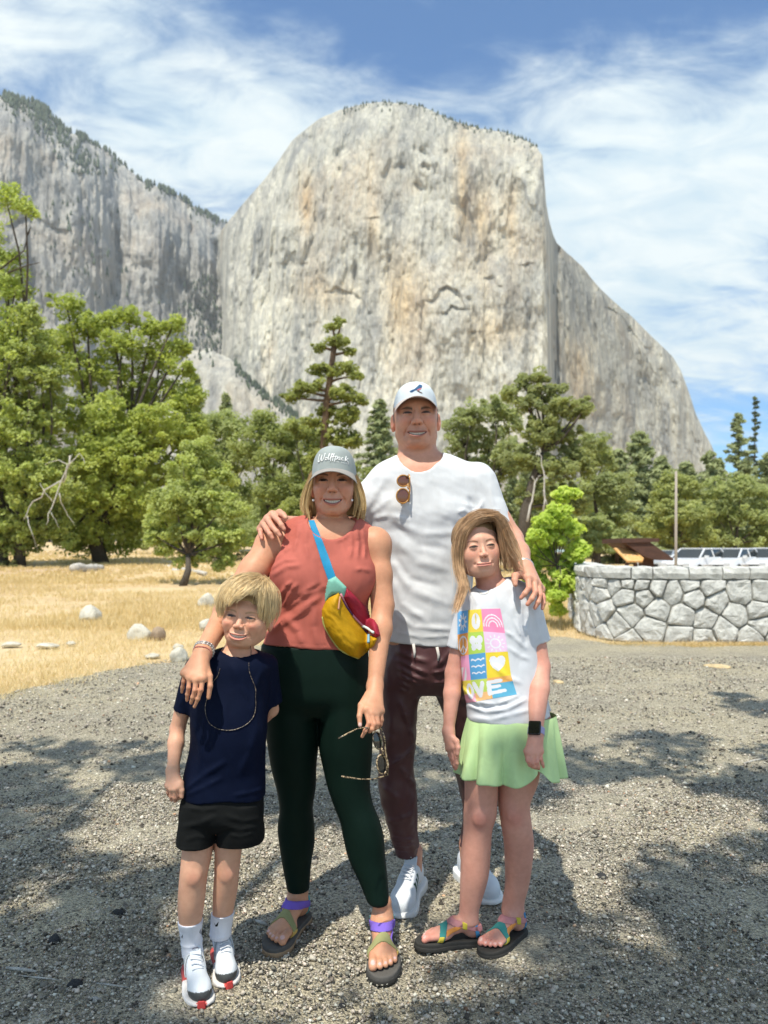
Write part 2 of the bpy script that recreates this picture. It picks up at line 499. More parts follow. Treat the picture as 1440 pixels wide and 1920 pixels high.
def mat_bark(name='bark', base=(0.09, 0.075, 0.06)):
    m = Mat(name, rough=0.95, spec=0.1); v = m.coord(); b0 = np.array(base)
    a = m.noise(m.mapping(v, (6, 6, 1.2)), 5, 6, 0.7)
    m.set('Base Color', m.ramp(a, [(0.3, tuple(b0 * 0.5)), (0.7, tuple(b0 * 1.6))])); m.bump(a, 0.8, 0.03); return m.m
def mat_cliff():
    m = Mat('granite_cliff', rough=0.95, spec=0.1); v = m.coord()
    st1 = m.noise(m.mapping(v, (0.020, 0.020, 0.0018)), 1.0, 7, 0.6, 0.3)
    st2 = m.noise(m.mapping(v, (0.075, 0.075, 0.006), loc=(7, 3, 1)), 1.0, 6, 0.65, 0.2)
    blot = m.noise(m.mapping(v, (0.0045, 0.0045, 0.004), loc=(3, 1, 2)), 1.0, 6, 0.6)
    fine = m.noise(m.mapping(v, (1, 1, 0.5)), 0.13, 7, 0.72)
    c = m.ramp(m.math('ADD', m.math('MULTIPLY', st1, 0.6), m.math('MULTIPLY', st2, 0.4)),
               [(0.35, (0.22, 0.22, 0.215)), (0.45, (0.42, 0.405, 0.365)), (0.55, (0.60, 0.57, 0.49)), (0.70, (0.74, 0.70, 0.58))])
    c = m.mix(m.rng(blot, 0.50, 0.66, 0, 0.55), c, m.ramp(st2, [(0.35, (0.58, 0.44, 0.29)), (0.7, (0.68, 0.60, 0.47))]))
    c = m.mix(1.0, c, m.attr('Col'), 'MULTIPLY')
    c = m.mix(m.rng(fine, 0.48, 0.70, 0, 0.42), c, (0.20, 0.205, 0.21))
    mid_ = m.noise(m.mapping(v, (0.034, 0.034, 0.0045), loc=(2, 8, 5)), 1.0, 5, 0.7, 0.6); c = m.mix(m.rng(mid_, 0.53, 0.68, 0, 0.40), c, (0.26, 0.265, 0.28))
    m.set('Base Color', c)
    m.bump(m.math('ADD', m.math('MULTIPLY', st2, 1.0), m.math('MULTIPLY', fine, 0.8)), 1.0, 9.0); return m.m

M_GRAVEL, M_MEADOW = mat_gravel(), mat_meadow()
M_ROCK = mat_rock('granite', (0.62, 0.58, 0.48)); M_WALLROCK = mat_rock('wall_granite', (0.58, 0.57, 0.53), 1.6)
M_BARK = mat_bark(); M_PALEBARK = mat_bark('bleached_wood', (0.50, 0.47, 0.42)); M_PINEBARK = mat_bark('pine_bark', (0.13, 0.085, 0.055))
M_LEAF = mat_leaf('leaf', trans=0.46); M_NEEDLE = mat_leaf('needle', trans=0.25)
M_CLIFF = mat_cliff()

# ---- ground
def grid_mesh(xs, ys, zf):
    X, Y = np.meshgrid(xs, ys); Z = zf(X, Y)
    V = np.stack([X, Y, Z], -1).reshape(-1, 3); n, m = len(ys), len(xs)
    i = np.arange(n * m).reshape(n, m)
    return V, np.stack([i[:-1, :-1], i[:-1, 1:], i[1:, 1:], i[1:, :-1]], -1).reshape(-1, 4)
ys = np.concatenate([np.linspace(-300, -12, 12), np.linspace(-8, 60, 120), np.geomspace(62, 4500, 60)])
xs = np.concatenate([-np.geomspace(40, 4500, 40)[::-1], np.linspace(-36, 36, 90), np.geomspace(40, 4500, 40)])
def gz(X, Y):
    P = np.stack([X.ravel() * 0.5, Y.ravel() * 0.5, 0 * X.ravel()], 1)
    n = fbm(P, 3, 5).reshape(X.shape)
    return gh(X, Y) - 0.02 + 0.05 * n * np.clip((Y - 8) / 8, 0, 1) * (Y < 300)
V, Q = grid_mesh(xs, ys, gz)
mesh_obj('ground', V, Q, M_MEADOW, kind='structure')

LOT = np.array([(-30, 2.5), (-9, 4.6), (-5.2, 6.0), (-3.5, 7.1), (-3.05, 8.4), (-2.5, 9.6), (-1.6, 10.8), (0.5, 11.8), (2.4, 12.4), (3.1, 11.6), (3.5, 11.0), (4.3, 10.75), (6.2, 10.7), (12, 11.2), (30, 12), (30, -14), (-30, -14)])
def lot_sd(x, y): return poly_sd(np.asarray(x, np.float32), np.asarray(y, np.float32), LOT)
def make_lot():
    xs = np.linspace(-9, 9, 301); ys = np.linspace(-1, 13, 235)
    V, Q = grid_mesh(xs, ys, lambda X, Y: 0 * X)
    P = np.stack([V[:, 0] * 1.6, V[:, 1] * 1.6, 0 * V[:, 0]], 1)
    sd = lot_sd(V[:, 0], V[:, 1]) + 0.35 * fbm(P, 4, 3)
    V[:, 2] = 0.004 + 0.012 * fbm(P * 2.2, 3, 8) + 0.008 * fbm(P * 9, 2, 9) - 0.03 * np.clip(sd * 4 + 0.8, 0, 1)
    keep = (sd[Q] < 0).all(1); Q = Q[keep]
    V2, Q2 = grid_mesh(np.concatenate([np.linspace(-30, -9.5, 12), np.linspace(-9, 9, 8), np.linspace(9.5, 30, 12)]), np.linspace(-14, 12, 14), lambda X, Y: 0 * X)
    V2[:, 2] = -0.012; c = V2[Q2].mean(1); Q2 = Q2[lot_sd(c[:, 0], c[:, 1]) < -1.0]
    mesh_obj('gravel_ground', np.concatenate([V, V2]), np.concatenate([Q, Q2 + len(V)]), M_GRAVEL, kind='structure')
make_lot()

def rand_rot(n):
    q = RNG.normal(size=(n, 4)); q /= np.linalg.norm(q, axis=1)[:, None]
    w, x, y, z = q.T
    return np.stack([1-2*(y*y+z*z), 2*(x*y-z*w), 2*(x*z+y*w), 2*(x*y+z*w), 1-2*(x*x+z*z), 2*(y*z-x*w), 2*(x*z-y*w), 2*(y*z+x*w), 1-2*(x*x+y*y)], 1).reshape(n, 3, 3)
BOXV = np.array([(x, y, z) for z in (-1, 1) for y in (-1, 1) for x in (-1, 1)], float)
BOXQ = np.array([(0, 2, 3, 1), (4, 5, 7, 6), (0, 1, 5, 4), (2, 6, 7, 3), (0, 4, 6, 2), (1, 3, 7, 5)])
def pebbles(n, d0, d1, s0, s1, name, label):
    d = np.sqrt(RNG.uniform(d0 ** 2, d1 ** 2, n)); x = RNG.uniform(-1, 1, n) * (d * 0.52 + 0.5)
    ok = lot_sd(x, d) < -0.05; d, x = d[ok], x[ok]; n = len(d)
    s = s0 * np.exp(RNG.normal(0, 0.38, n)); s = np.minimum(s, s1)
    V = BOXV[None] * RNG.uniform(0.55, 1.0, (n, 8, 1)) * RNG.uniform(0.6, 1.1, (n, 1, 3))
    V = np.einsum('nij,nkj->nki', rand_rot(n), V) * s[:, None, None] * 0.62
    V[:, :, 2] *= 0.75
    V += np.stack([x, d, 0.006 + 0.25 * s], 1)[:, None, :]
    g = RNG.choice([0.08, 0.19, 0.31, 0.43, 0.54, 0.68], n, p=[.12, .18, .24, .24, .16, .06]) * RNG.uniform(0.85, 1.15, n)
    warm = RNG.uniform(0.9, 1.03, n)
    c = np.stack([g * 1.06, g * warm * 0.99, g * warm * 0.82], 1)
    rd = RNG.random(n) < 0.012; c[rd] = c[rd] * (1.25, 0.85, 0.65)
    Q = (BOXQ[None] + np.arange(n)[:, None, None] * 8).reshape(-1, 4)
    m = Mat('pebble_' + name, rough=0.95, spec=0.15); m.set('Base Color', m.attr('Col'))
    mesh_obj(name, V.reshape(-1, 3), Q, m.m, smooth=False, col=np.repeat(c, 8, 0), label=label, cat='gravel', kind='stuff')
pebbles(88000, 1.9, 4.3, 0.0053, 0.020, 'gravel', 'loose grey gravel covering the lot where the family stands')
pebbles(38000, 4.2, 9.5, 0.0085, 0.024, 'far_gravel', 'coarser pale gravel further back on the lot')

def make_stone(name, size, seed, mat, loc, rz=0.0, label=None, cat='stone', group=None, sub=3, flat=0.7, rough=0.22):
    import bmesh
    bm = bmesh.new(); bmesh.ops.create_icosphere(bm, subdivisions=sub, radius=1.0)
    V = np.array([v.co[:] for v in bm.verts]); Fc = [[v.index for v in f.verts] for f in bm.faces]; bm.free()
    # knock facets off with random planes
    r = np.random.default_rng(seed)
    for _ in range(9):
        n = r.normal(size=3); n /= np.linalg.norm(n); k = r.uniform(0.62, 0.9)
        t = V @ n; V -= np.outer(np.maximum(t - k, 0) * 0.9, n)
    V *= 1 + rough * 0.5 * fbm(V * 1.7, 3, seed)[:, None] + rough * 0.25 * fbm(V * 6, 2, seed + 3)[:, None]
    V *= np.array(size) / 2
    V[:, 2] = np.maximum(V[:, 2], -size[2] * 0.28) + size[2] * 0.2
    o = mesh_obj(name, V, Fc, mat, label=label, cat=cat, group=group)
    o.location = loc; o.rotation_euler[2] = rz; return o
def on_ground(px, py):
    p = WG(px, py)
    for _ in range(4):
        p = WG(px, py, float(gh(p[0], p[1])))
    return p
# black lumps and single pale stones that lie loose on the lot (centre px, size in photo px, tone)
dark = mat_rock('dark_stone', (0.045, 0.045, 0.046), 6); pale = mat_rock('pale_stone', (0.42, 0.40, 0.36), 6); tan = mat_rock('tan_stone', (0.42, 0.25, 0.13), 6)
for i, (px, py, w, m, lb) in enumerate([
        (1128, 1647, 27, dark, 'black lump of stone alone on the gravel right of the girl'),
        (222, 1715, 26, dark, 'black lump of stone on the gravel left of the boy, beside a pale one'),
        (102, 1764, 34, dark, 'flat black stone near the left edge, largest of the dark stones'),
        (140, 1848, 30, dark, 'dark flaky stone lowest on the left of the boy'),
        (268, 1711, 16, pale, 'small pale stone next to the black lump left of the boy'),
        (200, 1634, 15, pale, 'small pale stone on the gravel left of the boy knee'),
        (644, 1615, 15, pale, 'small white pebble between the woman feet'),
        (518, 1645, 20, pale, 'flat white pebble behind the woman sandal'),
        (934, 1902, 16, tan, 'tan brown pebble at the lower edge below the girl'),
        (640, 1888, 20, dark, 'dark pebble on the gravel at the bottom centre'),
        (800, 1909, 20, pale, 'pale pebble at the bottom edge below the woman foot'),
        (170, 1676, 17, pale, 'pale flat chip above the long dark stone'),
        (590, 1612, 20, dark, 'grey flat stone beside the woman calf'),
        (180, 1877, 24, pale, 'pale grey chip at the lower left'),
        (1105, 1835, 18, pale, 'pale chip on the gravel below the girl on the right'),
        (1340, 1862, 18, pale, 'pale pebble near the lower right corner')]):
    p = WG(px, py); s = w / F * p[1]
    make_stone('loose_stone', (s, s * 0.75, s * 0.6), 40 + i, m, (p[0], p[1], -0.002), RNG.uniform(0, 6), lb, 'stone', sub=2, rough=0.3)
# fallen twigs
for i, (a, b, w, lb) in enumerate([((12, 1823), (68, 1830), 0.006, 'pale split twig lying at the far left of the gravel'),
                                   ((40, 1838), (112, 1846), 0.0025, 'thin dry twig below the pale split twig'),
                                   ((478, 1733), (502, 1742), 0.007, 'short grey stick beside the woman sandal'),
                                   ((640, 1668), (672, 1664), 0.0025, 'thin straw twig between the woman legs'),
                                   ((1395, 1435), (1438, 1425), 0.006, 'thin twig on the gravel at the right edge'),
                                   ((180, 1852), (240, 1860), 0.003, 'thin twig in front of the boy on the left')]):
    p, q = WG(*a), WG(*b); mid = (p + q) / 2 + RNG.normal(0, 0.006, 3); mid[2] = 0
    pts = np.array([p, mid, q]) + (0, 0, 0.014)
    V, Q = tube(pts, [w * 0.6, w, w * 0.5], 6); b_ = MB().add(V, Q).build('twig', M_PALEBARK, smooth=True, label=lb, cat='twig')
# two flat ochre stones in the lot
for px, py, w, lb in [(1343, 1250, 44, 'flat ochre stone set in the lot right of the family'), (1047, 1280, 22, 'flat ochre stone half hidden beside the girl')]:
    p = WG(px, py); s = w / F * p[1]
    make_stone('flat_stone', (s, s * 1.5, 0.05), int(px), mat_rock('ochre_stone', (0.60, 0.46, 0.26), 3), (p[0], p[1], -0.004), 0.3, lb, 'stone', sub=2)
# meadow boulders
for i, (px, py, w, h, lb) in enumerate([
        (170, 1165, 48, 30, 'rounded pale boulder sitting high in the golden grass on the left'),
        (262, 1197, 46, 30, 'low buff boulder, left one of the touching pair'),
        (296, 1198, 30, 22, 'small brownish boulder touching the right side of the low buff one'),
        (386, 1137, 40, 25, 'pale boulder beside the boy head in the shade line'),
        (385, 1180, 32, 20, 'small pale boulder just left of the boy hair'),
        (335, 1240, 42, 26, 'white boulder at the edge of the gravel next to the boy shoulder'),
        (20, 1211, 38, 8, 'flat sunken stone at the left edge of the meadow'),
        (133, 1208, 22, 6, 'small flat stone in the straw below the high boulder'),
        (90, 1213, 50, 8, 'wide flat stone buried in straw left of centre'),
        (335, 1216, 22, 10, 'small knob of stone behind the white boulder'),
        (285, 1232, 34, 7, 'flat slab of stone level with the straw'),
        (440, 1090, 30, 12, 'grey stone behind the boy head')]):
    p = on_ground(px, py); k = p[1] / F
    make_stone('boulder', (w * k, w * k * 0.8, h * k * 1.5), 80 + i, M_ROCK if i != 2 else mat_rock('brown_stone', (0.36, 0.27, 0.19)), p, RNG.uniform(0, 6), lb, 'boulder')

# logs in the meadow
def log(pts, r, lb, name='fallen_log'):
    P = []
    for px, py in pts:
        p = on_ground(px, py); P.append(p + (0, 0, r * 1.6))
    P = np.array(P); t = np.linspace(0, 1, 14); Pi = np.stack([np.interp(t, np.linspace(0, 1, len(P)), P[:, k]) for k in range(3)], 1)
    Pi += RNG.normal(0, r * 0.12, Pi.shape)
    V, Q = tube(Pi, r * RNG.uniform(0.8, 1.15, 14) * np.linspace(1.1, 0.7, 14), 9)
    MB().add(V, Q).build(name, M_PALEBARK, smooth=True, label=lb, cat='log')
log([(176, 1067), (240, 1070), (318, 1075)], 0.22, 'long bleached log lying across the meadow under the trees')
log([(322, 1078), (352, 1078), (384, 1084)], 0.14, 'thin bleached log continuing to the right of the tree trunk')
log([(138, 1080), (190, 1078)], 0.24, 'short white log with a torn root end')

# dry grass
def blades(n, region, h0, h1, w, name, label, c0, c1, bend=0.5, per=5, spread=0.05):
    x, y = region(n); n = len(x)
    x = np.repeat(x, per) + RNG.normal(0, spread, n * per); y = np.repeat(y, per) + RNG.normal(0, spread, n * per); n *= per
    h = RNG.uniform(h0, h1, n); a = RNG.uniform(0, 6.28, n); lean = RNG.uniform(0, bend, n) * h
    wx, wy = np.cos(a) * w / 2, np.sin(a) * w / 2
    b = RNG.uniform(0, 6.28, n); lx, ly = np.cos(b) * lean, np.sin(b) * lean; z = gh(x, y) - 0.02
    V = np.empty((n, 3, 3)); V[:, 0] = np.stack([x - wx, y - wy, z], 1); V[:, 1] = np.stack([x + wx, y + wy, z], 1); V[:, 2] = np.stack([x + lx, y + ly, z + h], 1)
    t = RNG.random((n, 1)); c = np.array(c0) * (1 - t) + np.array(c1) * t
    return V.reshape(-1, 3), np.arange(n * 3).reshape(-1, 3), np.repeat(c, 3, 0)
def reg_meadow(dn, df, px0, px1):
    def f(n):
        d = RNG.uniform(0, 1, n) ** 1.2 * (df - dn) + dn; px = RNG.uniform(px0, px1, n); x = (px - CX) / F * d
        P = np.stack([x * 1.6, d * 1.6, 0 * x], 1)
        ok = lot_sd(x, d) + 0.35 * fbm(P, 4, 3) > -np.abs(RNG.normal(0, 0.30, n))
        ok &= fbm(np.stack([x * 0.55, d * 0.30, 0 * x + 3], 1), 4, 31) > RNG.uniform(-0.55, 0.12, n)
        # the wall stands on bare ground
        ok &= ~((x > 3.3) & (d > 11.0) & (d < 11.8))
        return x[ok], d[ok]
    return f
M_STRAW = mat_leaf('straw', trans=0.25)
parts_ = [blades(26000, reg_meadow(6.5, 15, -160, 1500), 0.03, 0.10, 0.007, '', '', (0.66, 0.50, 0.27), (0.82, 0.70, 0.47), 1.0),
          blades(30000, reg_meadow(13, 34, -160, 1500), 0.06, 0.17, 0.016, '', '', (0.62, 0.46, 0.22), (0.80, 0.66, 0.42), 0.7),
          blades(22000, reg_meadow(30, 75, -160, 1500), 0.06, 0.20, 0.045, '', '', (0.60, 0.45, 0.21), (0.78, 0.63, 0.38), 0.6)]
Vs, Qs, Cs, n = [], [], [], 0
for V, Q, C in parts_: Vs.append(V); Qs.append(Q + n); Cs.append(C); n += len(V)
mesh_obj('dry_grass', np.concatenate(Vs), np.concatenate(Qs), M_STRAW, smooth=False, col=np.concatenate(Cs), kind='stuff', cat='grass', label='golden dry grass covering the meadow beyond the gravel')
# needles and straw at the foot of the wall
V, Q, C = blades(2600, lambda n: (RNG.uniform(3.2, 7.0, n), 10.95 - np.abs(RNG.normal(0, 0.18, n))), 0.01, 0.06, 0.012, '', '', (0.55, 0.40, 0.20), (0.70, 0.55, 0.32), 3.0)
mesh_obj('straw_litter', V, Q, M_STRAW, smooth=False, col=C, kind='stuff', cat='litter', label='orange straw litter along the foot of the stone wall')

# ---- stone wall
def clip_poly(poly, n, c):
    out = []
    for i in range(len(poly)):
        p, q = poly[i], poly[(i + 1) % len(poly)]; a, b = p @ n - c, q @ n - c
        if a <= 0: out.append(p)
        if (a < 0) != (b < 0): out.append(p + (q - p) * (a / (a - b)))
    return np.array(out) if len(out) > 2 else np.zeros((0, 2))
def build_wall():
    root = empty('stone_wall', (4.2, 11.3, 0), 'low curved wall of fitted grey granite stones with a row of cap stones', 'wall')
    path = np.array([(4.15, 17.0), (3.75, 15.2), (3.45, 13.8), (3.26, 12.7), (3.22, 12.0), (3.30, 11.55), (3.52, 11.22), (3.9, 11.10), (4.8, 11.08), (6.5, 11.08), (9.5, 11.15)])
    # resample to arc length
    seg = np.r_[0, np.cumsum(np.linalg.norm(np.diff(path, axis=0), axis=1))]; L = seg[-1]
    ss = np.linspace(0, L, 400); cx = _cub(ss, seg, path[:, 0]); cy = _cub(ss, seg, path[:, 1])
    tx, ty = np.gradient(cx, ss), np.gradient(cy, ss); nn = np.hypot(tx, ty); tx /= nn; ty /= nn
    def at(s, z, o):
        x = np.interp(s, ss, cx); y = np.interp(s, ss, cy); a = np.interp(s, ss, tx); b = np.interp(s, ss, ty)
        return np.stack([x - (-b) * 0 + b * o, y - a * o, z + 0 * s], -1)   # outward is to the camera side / left
    i0 = int(np.argmin(cx)) + 1; s_of = lambda X: np.interp(X, cx[i0:], ss[i0:])
    zz = [(235,450),(325,460),(415,480),(495,465),(590,480),(690,505),(790,540),(910,485),(1040,510),(1250,545),(1400,540),(320,560),(480,570),(605,572),(940,575),(1080,600),(690,650),(510,680),(860,700),(1210,690),(1375,665),(210,690),(300,700),(345,655),(430,760),(640,780),(1010,720),(1395,760),(1140,790),(180,780),(255,795),(335,830),(850,835),(1000,850),(500,880),(1320,850)]
    seeds = []; pxs = CX + F * cx / cy; j0 = int(np.argmin(pxs)) + 1
    for zx, zy in zz:
        px, py = 1040 + zx / 3.6, 960 + zy / 3.6
        sv = np.interp(px, pxs[j0:], ss[j0:]); yv = np.interp(sv, ss, cy)
        seeds.append((sv, CH - (py - HY) / F * yv))
    seeds = np.array(seeds); s_lo, s_hi = seeds[:, 0].min(), seeds[:, 0].max()
    r = np.random.default_rng(3)
    for s in np.concatenate([np.arange(0.1, s_lo - 0.1, 0.30), np.arange(s_hi + 0.25, L, 0.34)]):
        for z in (0.12, 0.37, 0.62, 0.83):
            seeds = np.vstack([seeds, (s + r.uniform(-0.1, 0.1), z + r.uniform(-0.07, 0.07))])
    top = 0.90
    m = M_WALLROCK
    def stone(poly, proud, name, zoff=0.0, back=-0.06, sd=0):
        c = poly.mean(0); k = len(poly)
        # subdivide the outline, ring it inwards, and roughen
        pts = []
        for i in range(k):
            p, q = poly[i], poly[(i + 1) % k]; m_ = max(1, int(np.linalg.norm(q - p) / 0.07))
            for j in range(m_): pts.append(p + (q - p) * j / m_)
        pts = np.array(pts); pts = 0.12 * np.roll(pts, 1, 0) + 0.76 * pts + 0.12 * np.roll(pts, -1, 0); k = len(pts)
        rings = []
        for t, o in ((1.0, back), (1.0, proud * 0.35), (0.95, proud * 0.80), (0.78, proud), (0.42, proud * 1.05)):
            q = c + (pts - c) * t; P3 = np.stack([q[:, 0], q[:, 1], np.full(k, o)], 1)
            nz = fbm(np.stack([q[:, 0] * 9, q[:, 1] * 9, np.full(k, sd * 3.7)], 1), 3, 11)
            P3[:, 2] += (o > 0) * nz * 0.045; P3[:, :2] += (nz[:, None] * 0.010)
            rings.append(P3)
        V = np.concatenate(rings + [np.array([[c[0], c[1], proud * 1.1]])])
        W3 = at(V[:, 0], V[:, 1], V[:, 2])
        Q = []
        for a in range(4):
            for i in range(k):
                j = (i + 1) % k; Q.append((a * k + i, a * k + j, (a + 1) * k + j, (a + 1) * k + i))
        for i in range(k): Q.append((4 * k + i, 4 * k + (i + 1) % k, 5 * k))
        o = mesh_obj(name, W3 - np.array(root.location), Q, m, root, smooth=False)
        return o
    for i in range(len(seeds)):
        poly = np.array([(seeds[i, 0] - 0.5, 0.0), (seeds[i, 0] + 0.5, 0.0), (seeds[i, 0] + 0.5, top), (seeds[i, 0] - 0.5, top)])
        for j in range(len(seeds)):
            if i == j or abs(seeds[j, 0] - seeds[i, 0]) > 1.1: continue
            nv = seeds[j] - seeds[i]; ln = np.linalg.norm(nv); nv = nv / ln
            poly = clip_poly(poly, nv, (seeds[i] + seeds[j]) @ nv / 2 - 0.0065)
            if len(poly) == 0: break
        if len(poly) < 3: continue
        stone(poly, r.uniform(0.035, 0.085), 'stone', sd=i)
    # cap stones
    edges = [s_of((1040 + zx / 3.6 - CX) / F * 11.1) for zx in (222, 385, 530, 660, 890, 1120, 1300)]
    pre = list(np.arange(0.0, edges[0] - 0.2, 0.42)); post = list(np.arange(edges[-1] + 0.45, L, 0.5))
    E = pre + edges + post
    for i in range(len(E) - 1):
        a, b = E[i] + 0.008, E[i + 1] - 0.008
        s = np.linspace(a, b, 6); rows = []
        prof = [(-0.5, 0.905), (-0.5, 1.07), (-0.25, 1.09), (0.03, 1.085), (0.06, 1.06), (0.075, 0.99), (0.055, 0.915)]
        V = []
        for q in s:
            e = 0.93 if q in (s[0], s[-1]) else 1.0
            for o, z in prof:
                nzv = r.uniform(-0.012, 0.012)
                V.append(at(np.array([q]), np.array([0.9 + (z - 0.9) * (0.97 if e < 1 else 1) + nzv * (o > -0.4)]), np.array([o * e + nzv]))[0])
        k = len(prof); Q = []
        for a_ in range(5):
            for j in range(k):
                l = (j + 1) % k; Q.append((a_ * k + j, (a_ + 1) * k + j, (a_ + 1) * k + l, a_ * k + l))
        Q.append(tuple(range(k))[::-1]); Q.append(tuple(range(5 * k, 6 * k)))
        mesh_obj('cap_stone', np.array(V) - np.array(root.location), Q, m, root, smooth=False)
    # mortar core
    V = []; Q = []
    sm = np.linspace(0, L, 90)
    for s in sm:
        for o, z in ((0.012, -0.05), (0.012, 0.915), (-0.48, 0.915), (-0.48, -0.05)): V.append(at(np.array([s]), np.array([z]), np.array([o]))[0])
    for i in range(len(sm) - 1):
        for j in range(4): Q.append((i * 4 + j, i * 4 + (j + 1) % 4, (i + 1) * 4 + (j + 1) % 4, (i + 1) * 4 + j))
    Q.append((0, 3, 2, 1)); e = (len(sm) - 1) * 4; Q.append((e, e + 1, e + 2, e + 3))
    mesh_obj('mortar', np.array(V) - np.array(root.location), Q, mat_rock('mortar', (0.24, 0.23, 0.20), 5), root, smooth=False)
build_wall()

# ---- information kiosk, pole and parked cars behind the wall
def prism_px(mb, poly, d0, d1, mat_col=None):
    a = [W(x, y, d0) for x, y in poly]; off = np.array([0, d1 - d0, 0]); k = len(poly)
    V = np.array(a + [p + off for p in a])
    Q = [tuple(range(k))[::-1], tuple(range(k, 2 * k))] + [(i, (i + 1) % k, k + (i + 1) % k, k + i) for i in range(k)]
    mb.add(V, Q, mat_col); return mb
def build_kiosk():
    d = 21.0; root = empty('kiosk', (W(1215, 1060, d)[0], d, 0), 'brown roofed timber kiosk standing behind the stone wall', 'kiosk')
    o = np.array(root.location)
    br = Mat('brown_timber', (0.115, 0.045, 0.03), 0.75); v = br.coord(); n = br.noise(br.mapping(v, (1, 8, 8)), 6, 4, 0.6)
    br.set('Base Color', br.ramp(n, [(0.3, (0.060, 0.032, 0.024)), (0.7, (0.105, 0.052, 0.038))]))
    parts = []
    mb = MB(); prism_px(mb, [(1166, 1009), (1236, 1009), (1236, 1016), (1166, 1018)], d, d + 1.9); parts.append(mb.build('roof_beam', br.m))
    mb = MB(); prism_px(mb, [(1172, 1018.3), (1219, 1016.3), (1263, 1047.5), (1262, 1051), (1228, 1050), (1206, 1042)], d + 0.05, d + 1.8); parts.append(mb.build('roof', br.m))
    mb = MB(); x0, x1 = W(1205, 0, d + 0.5)[0], W(1227, 0, d + 0.5)[0]
    zt = W(0, 1041, d + 0.5)[2]; mb.box(((x0 + x1) / 2, d + 0.7, zt / 2), (x1 - x0, 0.3, zt)); parts.append(mb.build('post', br.m))
    mb = MB(); mb.box((W(1182, 0, d)[0], d + 0.3, 0.5), (0.09, 0.09, 1.0)); mb.box((W(1198, 0, d)[0], d + 0.3, 0.5), (0.09, 0.09, 1.0)); parts.append(mb.build('panel_leg', br.m))
    adopt(root, parts)
    # the tilted information panel in front of it
    om = Mat('orange_panel', (0.62, 0.33, 0.12), 0.5); v = om.coord(); n = om.noise(v, 7, 3, 0.6, 0.8)  # orange is the panel's own colour
    om.set('Base Color', om.ramp(n, [(0.45, (0.66, 0.36, 0.13)), (0.62, (0.72, 0.47, 0.22)), (0.72, (0.16, 0.08, 0.04))]))
    P = [W(1151, 1027, d + 0.5), W(1184, 1028, d + 0.55), W(1207, 1046, d - 0.2), W(1205, 1052, d - 0.25), W(1176, 1052, d - 0.3)]
    n_ = np.array([0, 0.02, -0.04]); V = np.array(P + [p + n_ for p in P]); k = 5
    Q = [tuple(range(k)), tuple(range(k, 2 * k))[::-1]] + [(i, k + i, k + (i + 1) % k, (i + 1) % k) for i in range(k)]
    pr = MB().add(V, Q).build('display_panel', om.m, label='tilted orange information panel'); adopt(root, [pr])
build_kiosk()
def build_pole():
    d = 20.0; p = W(1267, 1060, d); m = Mat('weathered_pole', (0.36, 0.31, 0.26), 0.8)
    pts = np.array([(p[0], d, 0), (p[0] + 0.005, d, 1.5), (p[0] + 0.01, d, 3.4)]); V, Q = tube(pts, [0.042, 0.036, 0.03], 10)
    MB().add(V, Q).build('pole', m.m, smooth=True, label='thin grey brown pole standing behind the wall beside the kiosk', cat='pole')
build_pole()
